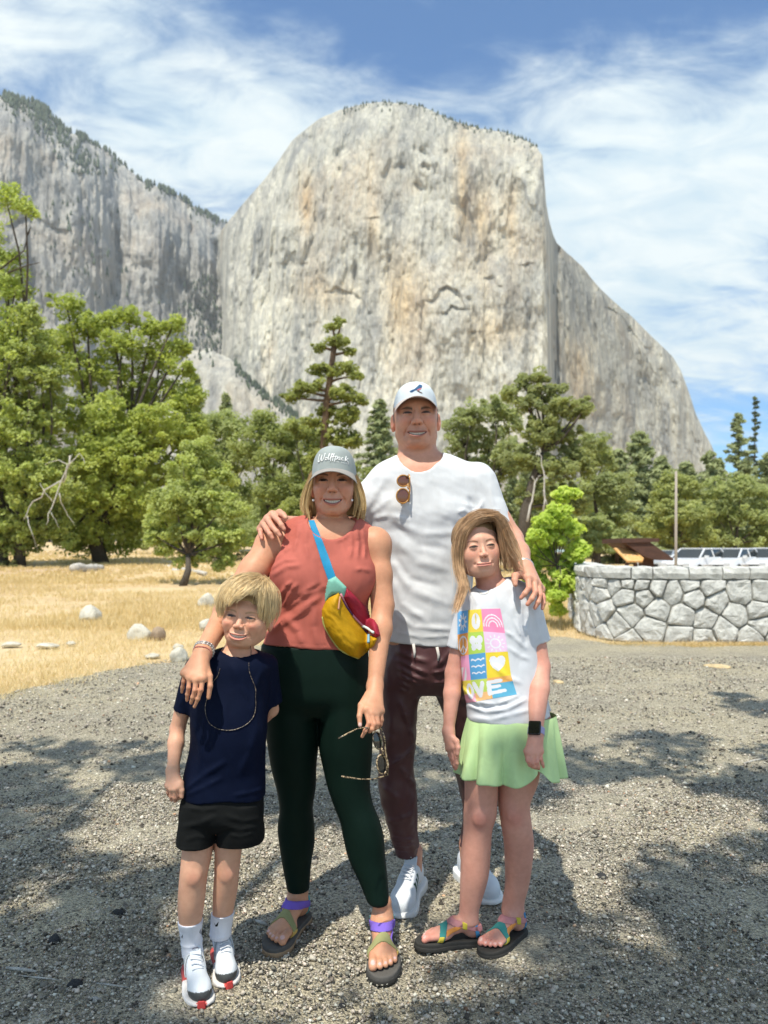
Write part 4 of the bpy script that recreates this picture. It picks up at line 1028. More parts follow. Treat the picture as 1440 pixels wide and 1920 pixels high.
# ---- the cliffs
def cliff(name, ridge, dk, label, seed, step=2.4, rows=230, base_py=1030, lean=0.16, amp=1.0, rim=0.10, col=None, feats=(), back=420, cat='cliff', px_jag=1.6, edge=False):
    rp = np.array(ridge, float); px = np.arange(rp[0, 0], rp[-1, 0], step); n = len(px)
    top = np.interp(px, rp[:, 0], rp[:, 1]); kd = np.array(dk, float); d0 = np.interp(px, kd[:, 0], kd[:, 1])
    top = top + px_jag * fbm(np.stack([px / 9, 0 * px, 0 * px], 1), 3, seed + 50) + 2.2 * px_jag * fbm(np.stack([px / 38, 0 * px, 0 * px], 1), 2, seed + 51)
    t = np.concatenate([np.linspace(0, 0.10, 40, endpoint=False), np.linspace(0.10, 1, rows)])   # 0 top .. 1 base
    PX = np.repeat(px[None], len(t), 0); PY = top[None] + (base_py - top)[None] * t[:, None]
    D0 = np.repeat(d0[None], len(t), 0)
    if edge:                                     # the left margin is broken and turns back
        wv = np.exp(-(PX - px[0]) / 9.0); nzx = fbm(np.stack([PY.ravel() / 26, 0 * PY.ravel(), 0 * PY.ravel() + 4.2], 1), 4, seed + 60).reshape(PY.shape)
        PX = PX + wv * (9 * nzx + 12 * np.sin((PY - 420) / 90.0)); D0 = D0 + 420 * np.exp(-(PX - px[0]) / 7.0)
    H = (1030 - PY) / F * D0                     # height
    Ht = (1030 - top)[None] / F * D0
    D = D0 + lean * H + rim * Ht * 0.55 * np.clip(1 - t[:, None] / 0.13, 0, 1) ** 2
    s = np.cumsum(np.r_[0, np.hypot(np.diff(px) / F * d0[1:], np.diff(d0))]); Sg = np.repeat(s[None], len(t), 0)
    Z = H
    def nz(a, b, o, k): return fbm(np.stack([Sg.ravel() / a, Z.ravel() / b, 0 * Z.ravel() + k], 1), o, seed + k).reshape(Z.shape)
    flute = nz(85, 700, 3, 1); fl2 = nz(28, 260, 3, 2); lump = nz(150, 130, 4, 3); small = nz(14, 40, 3, 4); tiny = nz(5, 11, 2, 5)
    crack = np.abs(nz(60, 420, 3, 6)); crack = -np.clip(0.10 - crack, 0, 1) * 10
    flk = nz(38, 120, 3, 7); flk = 1 - np.abs(flk) * 2.4; arc = nz(70, 95, 2, 8)
    R = 10 * np.clip(flk, 0, 1) ** 2 + 14 * np.clip(arc * 3, -1, 1) * 0.5 + 30 * flute + 11 * fl2 + 24 * lump + 9.0 * small + 4.6 * tiny + 9.0 * crack
    D = D + amp * R
    for kind, pts, w, a in feats:
        poly = np.array(pts, float); best = np.full(PX.shape, 1e9); yy = np.zeros(PX.shape)
        for (x0, y0), (x1, y1) in zip(poly[:-1], poly[1:]):
            dx, dy = x1 - x0, y1 - y0; Lq = dx * dx + dy * dy
            u = np.clip(((PX - x0) * dx + (PY - y0) * dy) / Lq, 0, 1); ex, ey = PX - x0 - u * dx, PY - y0 - u * dy
            q = np.hypot(ex, ey); m_ = q < best; best = np.where(m_, q, best); yy = np.where(m_, ey, yy)
        if kind == 'roof':      # the rock below the line is set back under an overhang
            below = yy > 0; D = D + 0.62 * a * np.exp(-best / w) * np.clip(yy / 2.2, 0, 1) * (1 + 0.5 * small)
        else: D = D + 0.55 * a * np.exp(-(best / w) ** 2) * (1 + 0.8 * small)
    V = np.stack([(PX - CX) / F * D, D, CH - (PY - HY) / F * D], -1)
    # the summit runs back and falls away behind the rim
    Bk = []
    for k_, (bb, dz) in enumerate(((60, -2), (200, -30), (back, -160))):
        P = V[0].copy(); P[:, 0] *= (P[:, 1] + bb) / P[:, 1]; P[:, 1] += bb; P[:, 2] += dz; Bk.append(P)
    V = np.concatenate([np.stack(Bk[::-1]), V]); m, nn_ = V.shape[:2]
    i = np.arange(m * nn_).reshape(m, nn_)
    Q = np.stack([i[1:, :-1], i[1:, 1:], i[:-1, 1:], i[:-1, :-1]], -1).reshape(-1, 4)
    C = np.ones((m, nn_, 3))
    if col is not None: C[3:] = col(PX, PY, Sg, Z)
    o = mesh_obj(name, V.reshape(-1, 3), Q, M_CLIFF, col=C.reshape(-1, 3), label=label, cat=cat, kind='structure')
    return o, V[3:], PX, PY
RIDGE = [(405, 440), (425, 418), (440, 400), (470, 365), (500, 330), (522, 300), (545, 266), (575, 240), (600, 222), (640, 205), (680, 195), (720, 191), (760, 193), (800, 204), (830, 217), (850, 227), (880, 236), (920, 243), (960, 252), (990, 264), (1006, 274), (1017, 292),
         (1020, 330), (1024, 380), (1029, 410), (1037, 440), (1044, 455), (1060, 470), (1090, 497), (1110, 522), (1130, 545), (1160, 574), (1190, 600), (1220, 630), (1250, 656), (1264, 672), (1276, 692), (1292, 735), (1305, 775), (1320, 808), (1335, 836), (1345, 862), (1380, 900), (1480, 960)]
def col_cap(PX, PY, Sg, Z):
    c = np.ones(PX.shape + (3,))
    def g(x, y, sx, sy, k): return k * np.exp(-((PX - x) / sx) ** 2 - ((PY - y) / sy) ** 2)
    cream = g(480, 650, 70, 110, 1) + g(960, 660, 80, 90, .8) + g(700, 690, 90, 90, .8) + g(600, 560, 60, 70, .4)
    tan = g(575, 380, 12, 50, 1) + g(868, 360, 14, 130, 1) + g(905, 420, 20, 90, .8) + g(755, 560, 34, 90, 1) + g(700, 430, 14, 60, .7) + g(610, 550, 60, 30, .6) + g(930, 620, 60, 40, .6) + g(1085, 690, 22, 60, .8) + g(960, 420, 12, 80, .6)
    grey = g(560, 280, 60, 70, .5) + g(700, 240, 120, 40, .4) + g(880, 240, 90, 30, .4) + g(1100, 600, 60, 90, .35) + g(1180, 760, 50, 90, .5) + g(670, 480, 10, 60, .6)
    c *= np.array([1.17, 1.16, 1.12]); c *= (1 + 0.20 * cream[..., None] * np.array([1.0, 0.98, 0.90]))
    t = np.clip(tan, 0, 1)[..., None]; c *= (1 - t) + t * np.array([1.16, 0.96, 0.72])
    c *= (1 - 0.30 * np.clip((PX - 1030) / 12, 0, 1) * np.clip((1330 - PX) / 200, 0.3, 1))[..., None]  # shade of the flank right of the prow is painted into the colour
    c *= 1 - 0.26 * np.clip(grey, 0, 1)[..., None] * np.array([1.05, 1.0, 0.92])
    return c
FE = [('roof', [(536, 492), (545, 474), (556, 470), (564, 492)], 7, 28), ('roof', [(812, 562), (822, 542), (838, 535), (860, 545), (876, 580), (886, 620)], 8, 30), ('roof', [(836, 585), (846, 571), (862, 578)], 7, 26),
      ('roof', [(620, 545), (628, 535), (648, 546), (664, 548), (678, 560), (692, 585)], 6, 24), ('line', [(664, 440), (667, 500), (663, 545)], 4, 22), ('line', [(578, 470), (594, 438), (590, 400)], 3, 10),
      ('roof', [(690, 408), (706, 406)], 4, 18), ('line', [(637, 318), (638, 322)], 5, 20), ('line', [(748, 312), (752, 314)], 6, 22), ('line', [(795, 312), (803, 316)], 6, 22), ('line', [(783, 348), (790, 354)], 6, 24),
      ('line', [(790, 284), (796, 290)], 6, 20), ('line', [(853, 305), (856, 312)], 5, 20), ('line', [(855, 448), (857, 452)], 4, 20), ('line', [(572, 258), (582, 262)], 6, 16), ('roof', [(985, 495), (990, 492)], 6, 22),
      ('line', [(880, 560), (905, 640)], 4, 12), ('line', [(555, 490), (548, 560)], 4, 10), ('line', [(478, 508), (462, 535)], 4, 10), ('line', [(770, 480), (768, 620)], 4, 7), ('line', [(940, 360), (935, 480)], 3, 7),
      ('roof', [(915, 520), (925, 515), (935, 535)], 6, 18), ('line', [(1046, 470), (1041, 600), (1040, 720)], 13, 48), ('line', [(1062, 520), (1066, 640), (1060, 720)], 9, 20), ('line', [(1058, 500), (1062, 560)], 4, 10), ('roof', [(1140, 575), (1165, 590), (1190, 625), (1210, 650)], 6, 16),
      ('line', [(1180, 620), (1205, 680), (1200, 720)], 4, 12), ('line', [(1150, 720), (1155, 800)], 5, 12), ('roof', [(1245, 690), (1262, 715)], 6, 14), ('line', [(890, 640), (925, 720)], 5, 8), ('line', [(735, 300), (720, 330)], 5, 10)]
DCAP = [(405, 1840), (440, 1780), (520, 1660), (600, 1590), (700, 1530), (800, 1490), (900, 1450), (985, 1425), (1018, 1420), (1026, 1440), (1036, 1530), (1046, 1620), (1100, 1720), (1200, 1870), (1340, 2120), (1480, 2400)]
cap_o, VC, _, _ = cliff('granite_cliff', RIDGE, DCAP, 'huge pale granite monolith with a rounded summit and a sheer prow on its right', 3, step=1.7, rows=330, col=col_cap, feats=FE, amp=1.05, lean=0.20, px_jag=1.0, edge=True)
RL = [(-560, 330), (-400, 260), (-250, 200), (-120, 170), (0, 181), (30, 184), (60, 192), (90, 208), (112, 232), (130, 248), (165, 262), (200, 283), (225, 300), (250, 322), (262, 338), (290, 347), (340, 372), (370, 392), (400, 408), (425, 420), (470, 440), (560, 470)]
def col_left(PX, PY, Sg, Z):
    c = np.ones(PX.shape + (3,)); n = fbm(np.stack([Sg.ravel() / 120, Z.ravel() / 160, 0 * Z.ravel()], 1), 3, 91).reshape(PX.shape)
    return c * (0.88 + 0.18 * n)[..., None] * np.array([0.96, 0.96, 1.0])
FL = [('line', [(215, 400), (225, 480), (210, 560)], 14, 60), ('line', [(150, 330), (150, 420)], 8, 30), ('line', [(300, 380), (320, 470), (300, 560)], 9, 36), ('line', [(245, 340), (262, 430)], 6, 24), ('line', [(360, 430), (350, 540)], 9, 30),
      ('line', [(405, 460), (412, 560)], 10, 50), ('line', [(100, 300), (110, 360)], 6, 20), ('roof', [(20, 420), (60, 400), (110, 430)], 8, 24), ('line', [(335, 520), (400, 620)], 12, 40), ('line', [(270, 500), (280, 590)], 8, 34)]
left_o, VL, PXL, PYL = cliff('granite_cliff', RL, [(-560, 1500), (0, 1700), (150, 1850), (220, 2000), (300, 2020), (425, 2250), (560, 2400)], 'broken darker granite cliff on the left with a tree lined rim', 13, step=2.2, rows=260, col=col_left, feats=FL, amp=1.15, lean=0.30, rim=0.16, px_jag=2.0)
RS = [(230, 800), (300, 730), (330, 690), (345, 668), (362, 656), (395, 652), (418, 660), (432, 672), (455, 702), (470, 714), (500, 738), (530, 756), (560, 780), (600, 815), (680, 880)]
spur_o, VS, PXS, PYS = cliff('rock_spur', RS, [(230, 1450), (430, 1380), (680, 1330)], 'grey rock spur at the foot of the gap between the two cliffs', 23, step=2.6, rows=120, amp=0.7, lean=0.55, rim=0.2, px_jag=3.0, cat='rock spur')
# small far trees: on the rims and ledges
def far_trees(V, PX, PY, sel, n, h, name, label, seed):
    rng = np.random.default_rng(seed); w = sel(PX, PY); w = w / w.sum(); idx = rng.choice(w.size, n, p=w.ravel()); P = V.reshape(-1, 3)[idx]
    hh = h * rng.uniform(0.55, 1.35, n); r = hh * rng.uniform(0.16, 0.28, n)
    k = 5; a = np.arange(k) * 2 * np.pi / k
    ring = np.stack([np.cos(a), np.sin(a), 0 * a], 1)
    Vt = np.empty((n, 2 * k + 1, 3)); j = rng.uniform(0.7, 1.3, (n, k, 1))
    Vt[:, :k] = P[:, None] + ring[None] * r[:, None, None] * j + (0, 0, 0.1); Vt[:, :k, 2] += hh[:, None] * 0.02
    Vt[:, k:2 * k] = P[:, None] + ring[None] * r[:, None, None] * 0.62 * rng.uniform(0.7, 1.3, (n, k, 1)); Vt[:, k:2 * k, 2] += hh[:, None] * 0.5
    Vt[:, 2 * k] = P; Vt[:, 2 * k, 2] += hh
    b = np.arange(n)[:, None, None] * (2 * k + 1); l = (np.arange(k) + 1) % k; i = np.arange(k)
    q1 = np.stack([i, l, l + k], 1); q2 = np.stack([i, l + k, i + k], 1); q3 = np.stack([i + k, l + k, np.full(k, 2 * k)], 1)
    Q = (np.concatenate([q1, q2, q3])[None] + b).reshape(-1, 3)
    t = rng.random((n, 1)); c = np.array((0.045, 0.062, 0.040)) * (1 - t) + np.array((0.11, 0.14, 0.08)) * t
    mesh_obj(name, Vt.reshape(-1, 3), Q, M_NEEDLE, smooth=False, col=np.repeat(c, 2 * k + 1, 0), label=label, cat='forest', kind='stuff')
def sel_left(PX, PY):
    top = PY[:1]; q = PY - top
    rimw = np.exp(-q / (3.0 + 6.0 * np.exp(-((PX - 70) / 60) ** 2))) * (PX < 440) * np.clip(0.6 + 2.2 * fbm(np.stack([PX.ravel() / 14, 0 * PX.ravel(), 0 * PX.ravel()], 1), 2, 3).reshape(PX.shape), 0.1, 1.5)
    ledge = 0.006 * np.exp(-((PX - 150 - (PY - 450) * 0.5) / 60) ** 2) * ((PY > 380) & (PY < 560)) + 0.05 * np.exp(-((PX - 385) / 32) ** 2) * ((PY > 520) & (PY < 680)) + 0.05 * np.exp(-((PX - 70 - (PY - 215) * .9) / 30) ** 2) * (PY < 330)
    return rimw + ledge + 0.0002
far_trees(VL, PXL, PYL, sel_left, 3000, 15, 'rim_forest', 'tiny dark conifers along the rim and ledges of the left cliff', 5)
far_trees(VC, np.zeros(VC.shape[:2]) + to_px(VC.reshape(-1, 3))[0].reshape(VC.shape[:2]), to_px(VC.reshape(-1, 3))[1].reshape(VC.shape[:2]),
          lambda PX, PY: np.exp(-(PY - PY[:1]) / 4.0) * ((PX > 640) & (PX < 1010)) + 0.02 * np.exp(-(PY - PY[:1]) / 12.0) * ((PX > 1050) & (PX < 1260)) + 0.00001 * (PX < 1), 230, 7, 'summit_scrub', 'sparse scrub trees on the rounded summit of the monolith', 6)
far_trees(VS, PXS, PYS, lambda PX, PY: np.exp(-(PY - PY[:1]) / 7.0) * ((PX > 440) & (PX < 560)) * 1.0 + 0.02 * (PX < 420) * np.exp(-(PY - PY[:1]) / 30) + 0.0006, 260, 11, 'spur_forest', 'dark conifers scattered on the rock spur', 7)

# ---- the oak behind the camera whose branches dapple the lot
def shade_tree():
    rng = np.random.default_rng(99); Ld = np.array(_L); cl = []
    n = 0
    def dens(x, y):
        px, py = CX + F * x / y, HY + F * CH / y
        g = lambda a, b, sx, sy: math.exp(-((px - a) / sx) ** 2 - ((py - b) / sy) ** 2)
        s = min(1.0, 0.45 + (py - 1350) / 260) if py > 1350 else 0.0
        s = max(s, 0.9 * g(1400, 1330, 180, 55), 0.5 * g(230, 1345, 110, 14), 0.9 * g(1250, 1400, 200, 40), 0.6 * g(380, 1365, 120, 22))
        s -= 0.54; s -= 1.4 * g(1180, 1550, 210, 66) + 1.1 * g(300, 1500, 150, 30) + 1.0 * g(250, 1590, 160, 28) + 1.6 * g(640, 1810, 200, 80) + 1.2 * g(520, 1900, 220, 50) + 0.6 * g(900, 1850, 200, 30) + 0.5 * g(60, 1690, 90, 40) + 0.5 * g(1200, 1790, 120, 24) + 0.6 * g(850, 1630, 60, 14) + 0.7 * g(560, 1650, 60, 30)
        if -0.85 < x < 1.0 and 2.6 < y < 3.75: s = -1
        return s
    while n < 560:
        y = rng.uniform(1.5, 7.6); x = rng.uniform(-0.72, 0.72) * y + rng.uniform(-0.6, 0.6)
        dn = dens(x, y)
        if dn > 0.05 and rng.random() < dn ** 1.5:
            h = rng.uniform(5.6, 8.0); p = np.array([x, y, 0]) + Ld * (h / Ld[2]); cl.append((*p, rng.uniform(0.12, 0.30))); n += 1
    cl = np.array(cl); root = empty('shade_oak', (-3.2, -3.6, 0), 'large oak standing behind the photographer, its leafy limbs reaching over the lot', 'tree')
    base = np.array([-3.2, -3.6, 0]); V, Q, C = leaf_cloud(cl, 23000, 0.085, OAK0, OAK1, 0.6, up=0.7, rng=rng); mesh_obj('crown', V - base, Q, M_LEAF, root, smooth=False, col=C)
    mb = MB(); mb.tube([(-3.2, -3.6, -0.2), (-3.1, -3.4, 2.2), (-2.6, -2.9, 4.6)], [0.38, 0.30, 0.24], 9); fork = np.array([-2.6, -2.9, 4.6])
    for k in range(14):
        c = cl[rng.integers(0, len(cl)), :3]; mid = (fork + c) / 2 + (0, 0, 0.7); t = np.linspace(0, 1, 7)[:, None]; pts = (1 - t) ** 2 * fork + 2 * t * (1 - t) * mid + t * t * c; mb.tube(pts, np.linspace(0.10, 0.018, 7), 5)
    mesh_obj('trunk', np.concatenate(mb.V) - base, mb.Q, M_BARK, root)
shade_tree()

# ---- the air between here and the cliffs
def build_haze():
    m = bpy.data.materials.new('valley_air'); m.use_nodes = True; nt = m.node_tree; nt.nodes.clear()
    o = nt.nodes.new('ShaderNodeOutputMaterial'); v = nt.nodes.new('ShaderNodeVolumePrincipled'); nt.links.new(v.outputs[0], o.inputs['Volume'])
    v.inputs['Color'].default_value = (0.93, 0.97, 0.98, 1); v.inputs['Density'].default_value = 0.00008; v.inputs['Anisotropy'].default_value = 0.2
    mb = MB(); mb.box((0, 2090, 571.0), (9300, 4820, 1152)); mb.build('haze', m, kind='stuff', label='thin pale air over the whole valley', cat='haze')
build_haze()
# ================================================================== people
def J(px, py, d): return W(px, py, d).astype(np.float32)
def local(P, c, R, fn):
    q = P - np.asarray(c, np.float32); d0 = np.sqrt(np.einsum('ij,ij->i', q, q)) - R
    out = d0 + 0.03; m = d0 < 0.03
    if m.any(): out[m] = fn(P[m])
    return out
def sleeve(P, a, b, ra, rb, hollow=0.0095, hs=0.72):
    """cone with a flat open end at b; returns (outside, inside)"""
    a = np.asarray(a, np.float32); b = np.asarray(b, np.float32); ab = b - a; L = float(np.linalg.norm(ab))
    t = ((P - a) @ ab) / (L * L); tc = np.maximum(t, 0)
    q = P - a - tc[:, None] * ab; r = np.sqrt(np.einsum('ij,ij->i', q, q)); R = ra + (rb - ra) * tc
    return np.maximum(r - R, (t - 1) * L), np.maximum(r - (R - hollow), (hs - t) * L)
def hand(P, wrist, mcp, fingers, thumb, s=1.0, wr=0.021, fr=1.0, k=0.012):
    d = None
    for m in mcp:
        e = rc(P, wrist, m, wr * s, 0.0125 * s); d = e if d is None else smin(d, e, k * s)
    d = smin(d, rc(P, mcp[0], mcp[-1], 0.0115 * s, 0.011 * s), k * s)
    for i, fj in enumerate(fingers):
        w = (1.0, 1.03, 0.97, 0.86)[i] * s * fr
        d = smin(d, chain(P, [mcp[i]] + list(fj), [0.0100 * w, 0.0088 * w, 0.0078 * w, 0.0064 * w][:len(fj) + 1], 0.003), 0.0035)
        for q in fj[:-1]: d = smin(d, ell(P, q, (0.0088 * w,) * 3), 0.002)
    n = len(thumb)
    d = smin(d, chain(P, thumb, np.linspace(0.0135, 0.0078, n) * s * fr, 0.004), 0.007)
    return d

SKIN = Mat('skin', rough=0.52, spec=0.35); _c = SKIN.attr(); _v = SKIN.coord()
_n = SKIN.noise(_v, 60, 4, 0.6); _n2 = SKIN.noise(_v, 14, 3, 0.5)
SKIN.set('Base Color', SKIN.mix(1.0, _c, SKIN.ramp(SKIN.math('ADD', SKIN.math('MULTIPLY', _n, 0.5), SKIN.math('MULTIPLY', _n2, 0.5)), [(0.35, (0.90, 0.86, 0.84)), (0.65, (1.06, 1.06, 1.06))]), 'MULTIPLY'))
SKIN.bump(SKIN.noise(_v, 420, 3, 0.6), 0.12, 0.002)
SKIN.set('Subsurface Weight', 0.16); SKIN.b.inputs['Subsurface Radius'].default_value = (1.0, 0.35, 0.2); SKIN.b.inputs['Subsurface Scale'].default_value = 0.008

# ---- heads --------------------------------------------------------
class Head:
    def __init__(s, eye, d, ipd, eyemouth, roll=0, yaw=0, pitch=0, w=1.0, jaw=1.0, chin=1.0, mw=0.03, mz=-0.056, smile=0.003, open_=0.0, skin=(.5, .3, .2), brow=(.12, .07, .04), browy=0.024, browt=0.0032, iris=(.03, .03, .03), lip=(.40, .13, .11), blush=0.3, sclera=(0.36, 0.31, 0.29), stubble=0.0, age=0.0, eyeo=0.0042, female=False, ears=True, child=False, nose=1.0):
        s.__dict__.update(locals()); s.sx = ipd / 0.062; s.sz = eyemouth / 0.060; s.sy = (s.sx + s.sz) / 2 * 1.0
        R = Matrix.Rotation(math.radians(yaw), 3, 'Z') @ Matrix.Rotation(math.radians(roll), 3, 'Y') @ Matrix.Rotation(math.radians(pitch), 3, 'X')
        s.R = np.array(R, dtype=np.float32); s.S = np.array([s.sx, s.sy, s.sz], np.float32)
        e = J(eye[0], eye[1], d); s.O = e - s.R @ (np.array([0, -0.082, 0.004], np.float32) * s.S)
        s.m = float(s.S.min())
    def to(s, P): return ((P - s.O) @ s.R) / s.S
    def world(s, L): return (np.asarray(L, np.float32) * s.S) @ s.R.T + s.O
    def mouth(s, x):
        k = 1 - np.clip(np.abs(x) / s.mw, 0, 1) ** 2
        zu = s.mz - s.smile * k; return zu, zu - s.open_ * k ** 0.7
    def f(s, Pw):
        P = s.to(Pw); x = P[:, 0]; ax = np.abs(x); y = P[:, 1]; z = P[:, 2]; w = s.w; j = s.jaw; ch = s.chin
        M = P.copy(); M[:, 0] = ax
        d = ell(P, (0, 0.018, 0.036), (0.073 * w, 0.094, 0.082))
        d = smin(d, ell(P, (0, -0.022, -0.022), (0.0655 * w, 0.062, 0.080)), 0.03)
        zc = -0.092 * ch
        d = smin(d, rc(M, (0.047 * j, 0.010, -0.052), (0.020 * j, -0.050, zc + 0.008), 0.020, 0.016), 0.028)
        d = smin(d, ell(P, (0, -0.060, zc + 0.006), (0.026 * j, 0.022, 0.017)), 0.020)
        d = smin(d, ell(M, (0.037, -0.052, -0.020), (0.026, 0.028, 0.030)), 0.02)
        d = smin(d, rc(M, (0.0, -0.076, 0.030), (0.040, -0.062, 0.026), 0.012, 0.010), 0.016)       # brow
        # eye sockets, balls and lids
        d = smax(d, -ell(M, (0.0305, -0.1035 - (0.0035 if s.child else 0), 0.005), (0.018, 0.016, 0.0125)), 0.012)
        d = smin(d, ell(M, (0.0310, -0.0745, 0.003), (0.0155, 0.0145, 0.0135)), 0.004)
        # nose
        n = s.nose
        nb = 0.006 if s.child else 0.0
        d = smin(d, chain(P, [(0, -0.083 + nb * 0.6, 0.016), (0, -0.094 + nb, -0.008), (0, -0.102 + nb * 0.8, -0.024)], [0.0075 * n, 0.0085 * n, 0.0105 * n], 0.004), 0.010)
        d = smin(d, ell(M, (0.0115 * n, -0.0925, -0.0275), (0.0080 * n, 0.0105, 0.0075)), 0.0045)
        d = smax(d, -ell(M, (0.0068 * n, -0.0995, -0.0360), (0.0032, 0.0050, 0.0034)), 0.003)
        # muzzle, lips
        d = smin(d, ell(P, (0, -0.068, s.mz - 0.002), (0.030, 0.022, 0.022)), 0.018)
        fr = y < -0.03
        zu, zl = s.mouth(x); inm = np.clip((s.mw * 1.05 - ax) / 0.006, 0, 1)
        lipu = np.exp(-((z - zu - 0.0034) / 0.0034) ** 2) * 0.0030; lipl = np.exp(-((z - zl + 0.0048) / 0.0042) ** 2) * 0.0042
        slot = np.exp(-(np.maximum(np.maximum(z - zu, zl - z), 0) / 0.0013) ** 2) * (0.0042 if s.open_ > 0 else 0.0022)
        g = lambda cx, cz, sx, sz: np.exp(-((ax - cx) / sx) ** 2 - ((z - cz) / sz) ** 2)
        sm = (s.open_ > 0) * 1.0
        disp = inm * (lipu + lipl - slot) + sm * 0.0055 * g(0.040, -0.020, 0.014, 0.014) - 0.0035 * g(s.mw + 0.004, s.mz + 0.001, 0.005, 0.006)
        # the fold from nostril to mouth corner
        t = np.clip((z - s.mz) / (-0.026 - s.mz), 0, 1); fx = (s.mw + 0.009) * (1 - t) + 0.019 * t
        disp += -(0.0015 + 0.0014 * s.age) * sm * np.exp(-((ax - fx) / 0.0032) ** 2) * (z < -0.022) * (z > s.mz - 0.012)
        disp += -0.0020 * np.exp(-(x / 0.004) ** 2 - ((z + 0.043) / 0.006) ** 2)
        disp += -0.0024 * g(0.0, s.mz - 0.020 - s.open_, 0.016, 0.0045)
        # lids
        ex = np.clip(np.abs(ax - 0.031) / 0.0150, 0, 1); arc = 0.004 + s.eyeo * (1 - ex ** 2); low = 0.0035 - s.eyeo * 0.55 * (1 - ex ** 2)
        fd = np.clip(1 - ex, 0, 1) ** 0.6
        disp += 0.0014 * np.exp(-((z - arc - 0.0022) / 0.0018) ** 2) * fd + (0.0004 if s.child else 0.0012) * np.exp(-((z - low + 0.002) / 0.0022) ** 2) * fd
        disp += -0.0014 * np.exp(-((z - low + 0.0065) / 0.002) ** 2) * fd * (0.5 * (not s.child) + s.age)
        d = d - disp * fr
        # ears
        R_ = 0.0145 if s.child else 0.0135
        e = ell(M, (0.0745 * w, 0.014, -0.010), (0.0095, 0.017, 0.030)); e = smax(e, -ell(M, (0.083 * w, 0.004, -0.006), (0.008, 0.008, 0.016)), 0.004)
        if s.ears: d = smin(d, e, 0.005)
        return d * s.m
    def color(s, Pw):
        P = s.to(Pw); x = P[:, 0]; ax = np.abs(x); y = P[:, 1]; z = P[:, 2]; fr = (y < -0.025)
        g = lambda cx, cz, sx, sz: (np.exp(-((ax - cx) / sx) ** 2 - ((z - cz) / sz) ** 2) * fr)[:, None]
        C = np.tile(np.array(s.skin, np.float32), (len(P), 1)); red = np.array(s.skin) * (1.12, 0.68, 0.66)
        def mixc(C, c, k): k = np.clip(k, 0, 1); return C * (1 - k) + np.asarray(c, np.float32) * k
        C = mixc(C, red, s.blush * g(0.042, -0.022, 0.018, 0.016)); C = mixc(C, red, s.blush * 0.7 * g(0, -0.026, 0.012, 0.012))
        C = mixc(C, red, 0.35 * (ax > 0.068 * s.w)[:, None]); C = mixc(C, np.array(s.skin) * 0.72, (0.15 if s.child else 0.4) * g(0.031, 0.004, 0.018, 0.012))  # ears redder; eye sockets darkened, their shade put into the skin colour
        C = mixc(C, np.array(s.skin) * (0.9, 0.68, 0.62), 0.30 * g(s.mw + 0.005, s.mz + 0.004, 0.006, 0.012))
        if s.stubble:
            m = np.clip((-0.030 - z) / 0.02, 0, 1) * np.clip((0.045 - y) / 0.02, 0, 1) * (1 - 0.7 * np.exp(-((ax - 0.038) / 0.012) ** 2 - ((z + 0.038) / 0.012) ** 2))
            C = mixc(C, np.array(s.skin) * (0.60, 0.58, 0.62), s.stubble * m[:, None])
            side = np.clip((y + 0.020) / 0.01, 0, 1) * np.clip((z + 0.016) / 0.012, 0, 1)
            C = mixc(C, np.array((0.16, 0.115, 0.085)), 0.8 * side[:, None] * (ax < 0.075 * s.w)[:, None])
        # brows
        bz = s.browy + 0.0045 * (1 - ((ax - 0.036) / 0.020) ** 2) - 0.001
        bt = s.browt * np.clip((0.056 - ax) / 0.024, 0.25, 1)
        k = np.exp(-((z - bz) / bt) ** 2) * np.clip((ax - 0.013) / 0.003, 0, 1) * np.clip((0.054 - ax) / 0.006, 0, 1) * fr
        C = mixc(C, s.brow, 0.95 * k[:, None])
        # eyes
        ex = np.clip(np.abs(ax - 0.031) / 0.0148, 0, 1.4); arc = 0.004 + s.eyeo * (1 - ex ** 2); low = 0.0035 - s.eyeo * 0.55 * (1 - ex ** 2)
        ins = ((z < arc) & (z > low) & (ex < 1) & fr)[:, None]
        C = np.where(ins, np.array(s.sclera, np.float32), C)  # eye whites are set dark, with the shade on them painted in
        ir = (np.hypot(ax - 0.0312, z - 0.0035) < 0.0088)[:, None] & ins; C = np.where(ir, np.array(s.iris, np.float32), C)
        k = np.exp(-((z - arc - 0.0002) / 0.0022) ** 2) * (ex < 1.08) * fr; C = mixc(C, (0.030, 0.018, 0.014), 0.95 * k[:, None])
        k = np.exp(-((z - low + 0.0002) / 0.0010) ** 2) * (ex < 1.0) * fr; C = mixc(C, (0.16, 0.08, 0.06), (0.22 if s.child else 0.5) * k[:, None])
        # mouth
        zu, zl = s.mouth(x); inx = ax < s.mw * 1.02
        tk = 1 - np.clip(ax / s.mw, 0, 1) ** 2
        up = np.clip((zu + 0.0030 + 0.0035 * tk - z) / 0.0015, 0, 1) * (z > zu) * inx * fr; lo = np.clip((z - zl + 0.004 + 0.005 * tk) / 0.0018, 0, 1) * (z < zl) * inx * fr
        C = mixc(C, s.lip, 0.75 * (up + lo)[:, None])
        if s.open_ > 0:
            cav = (z <= zu) & (z >= zl) & inx & fr; C = np.where(cav[:, None], np.array((0.045, 0.012, 0.012), np.float32), C)
            te = cav & (ax < s.mw * 0.80) & (z > zl + 0.0016); line = 0.88 + 0.12 * np.cos(ax / 0.0075 * 2 * np.pi)
            C = np.where(te[:, None], np.array((0.66, 0.60, 0.52), np.float32) * line[:, None], C)
        else:
            k = np.exp(-((z - zu) / 0.0011) ** 2) * inx * fr; C = mixc(C, (0.12, 0.035, 0.03), 0.9 * k[:, None])
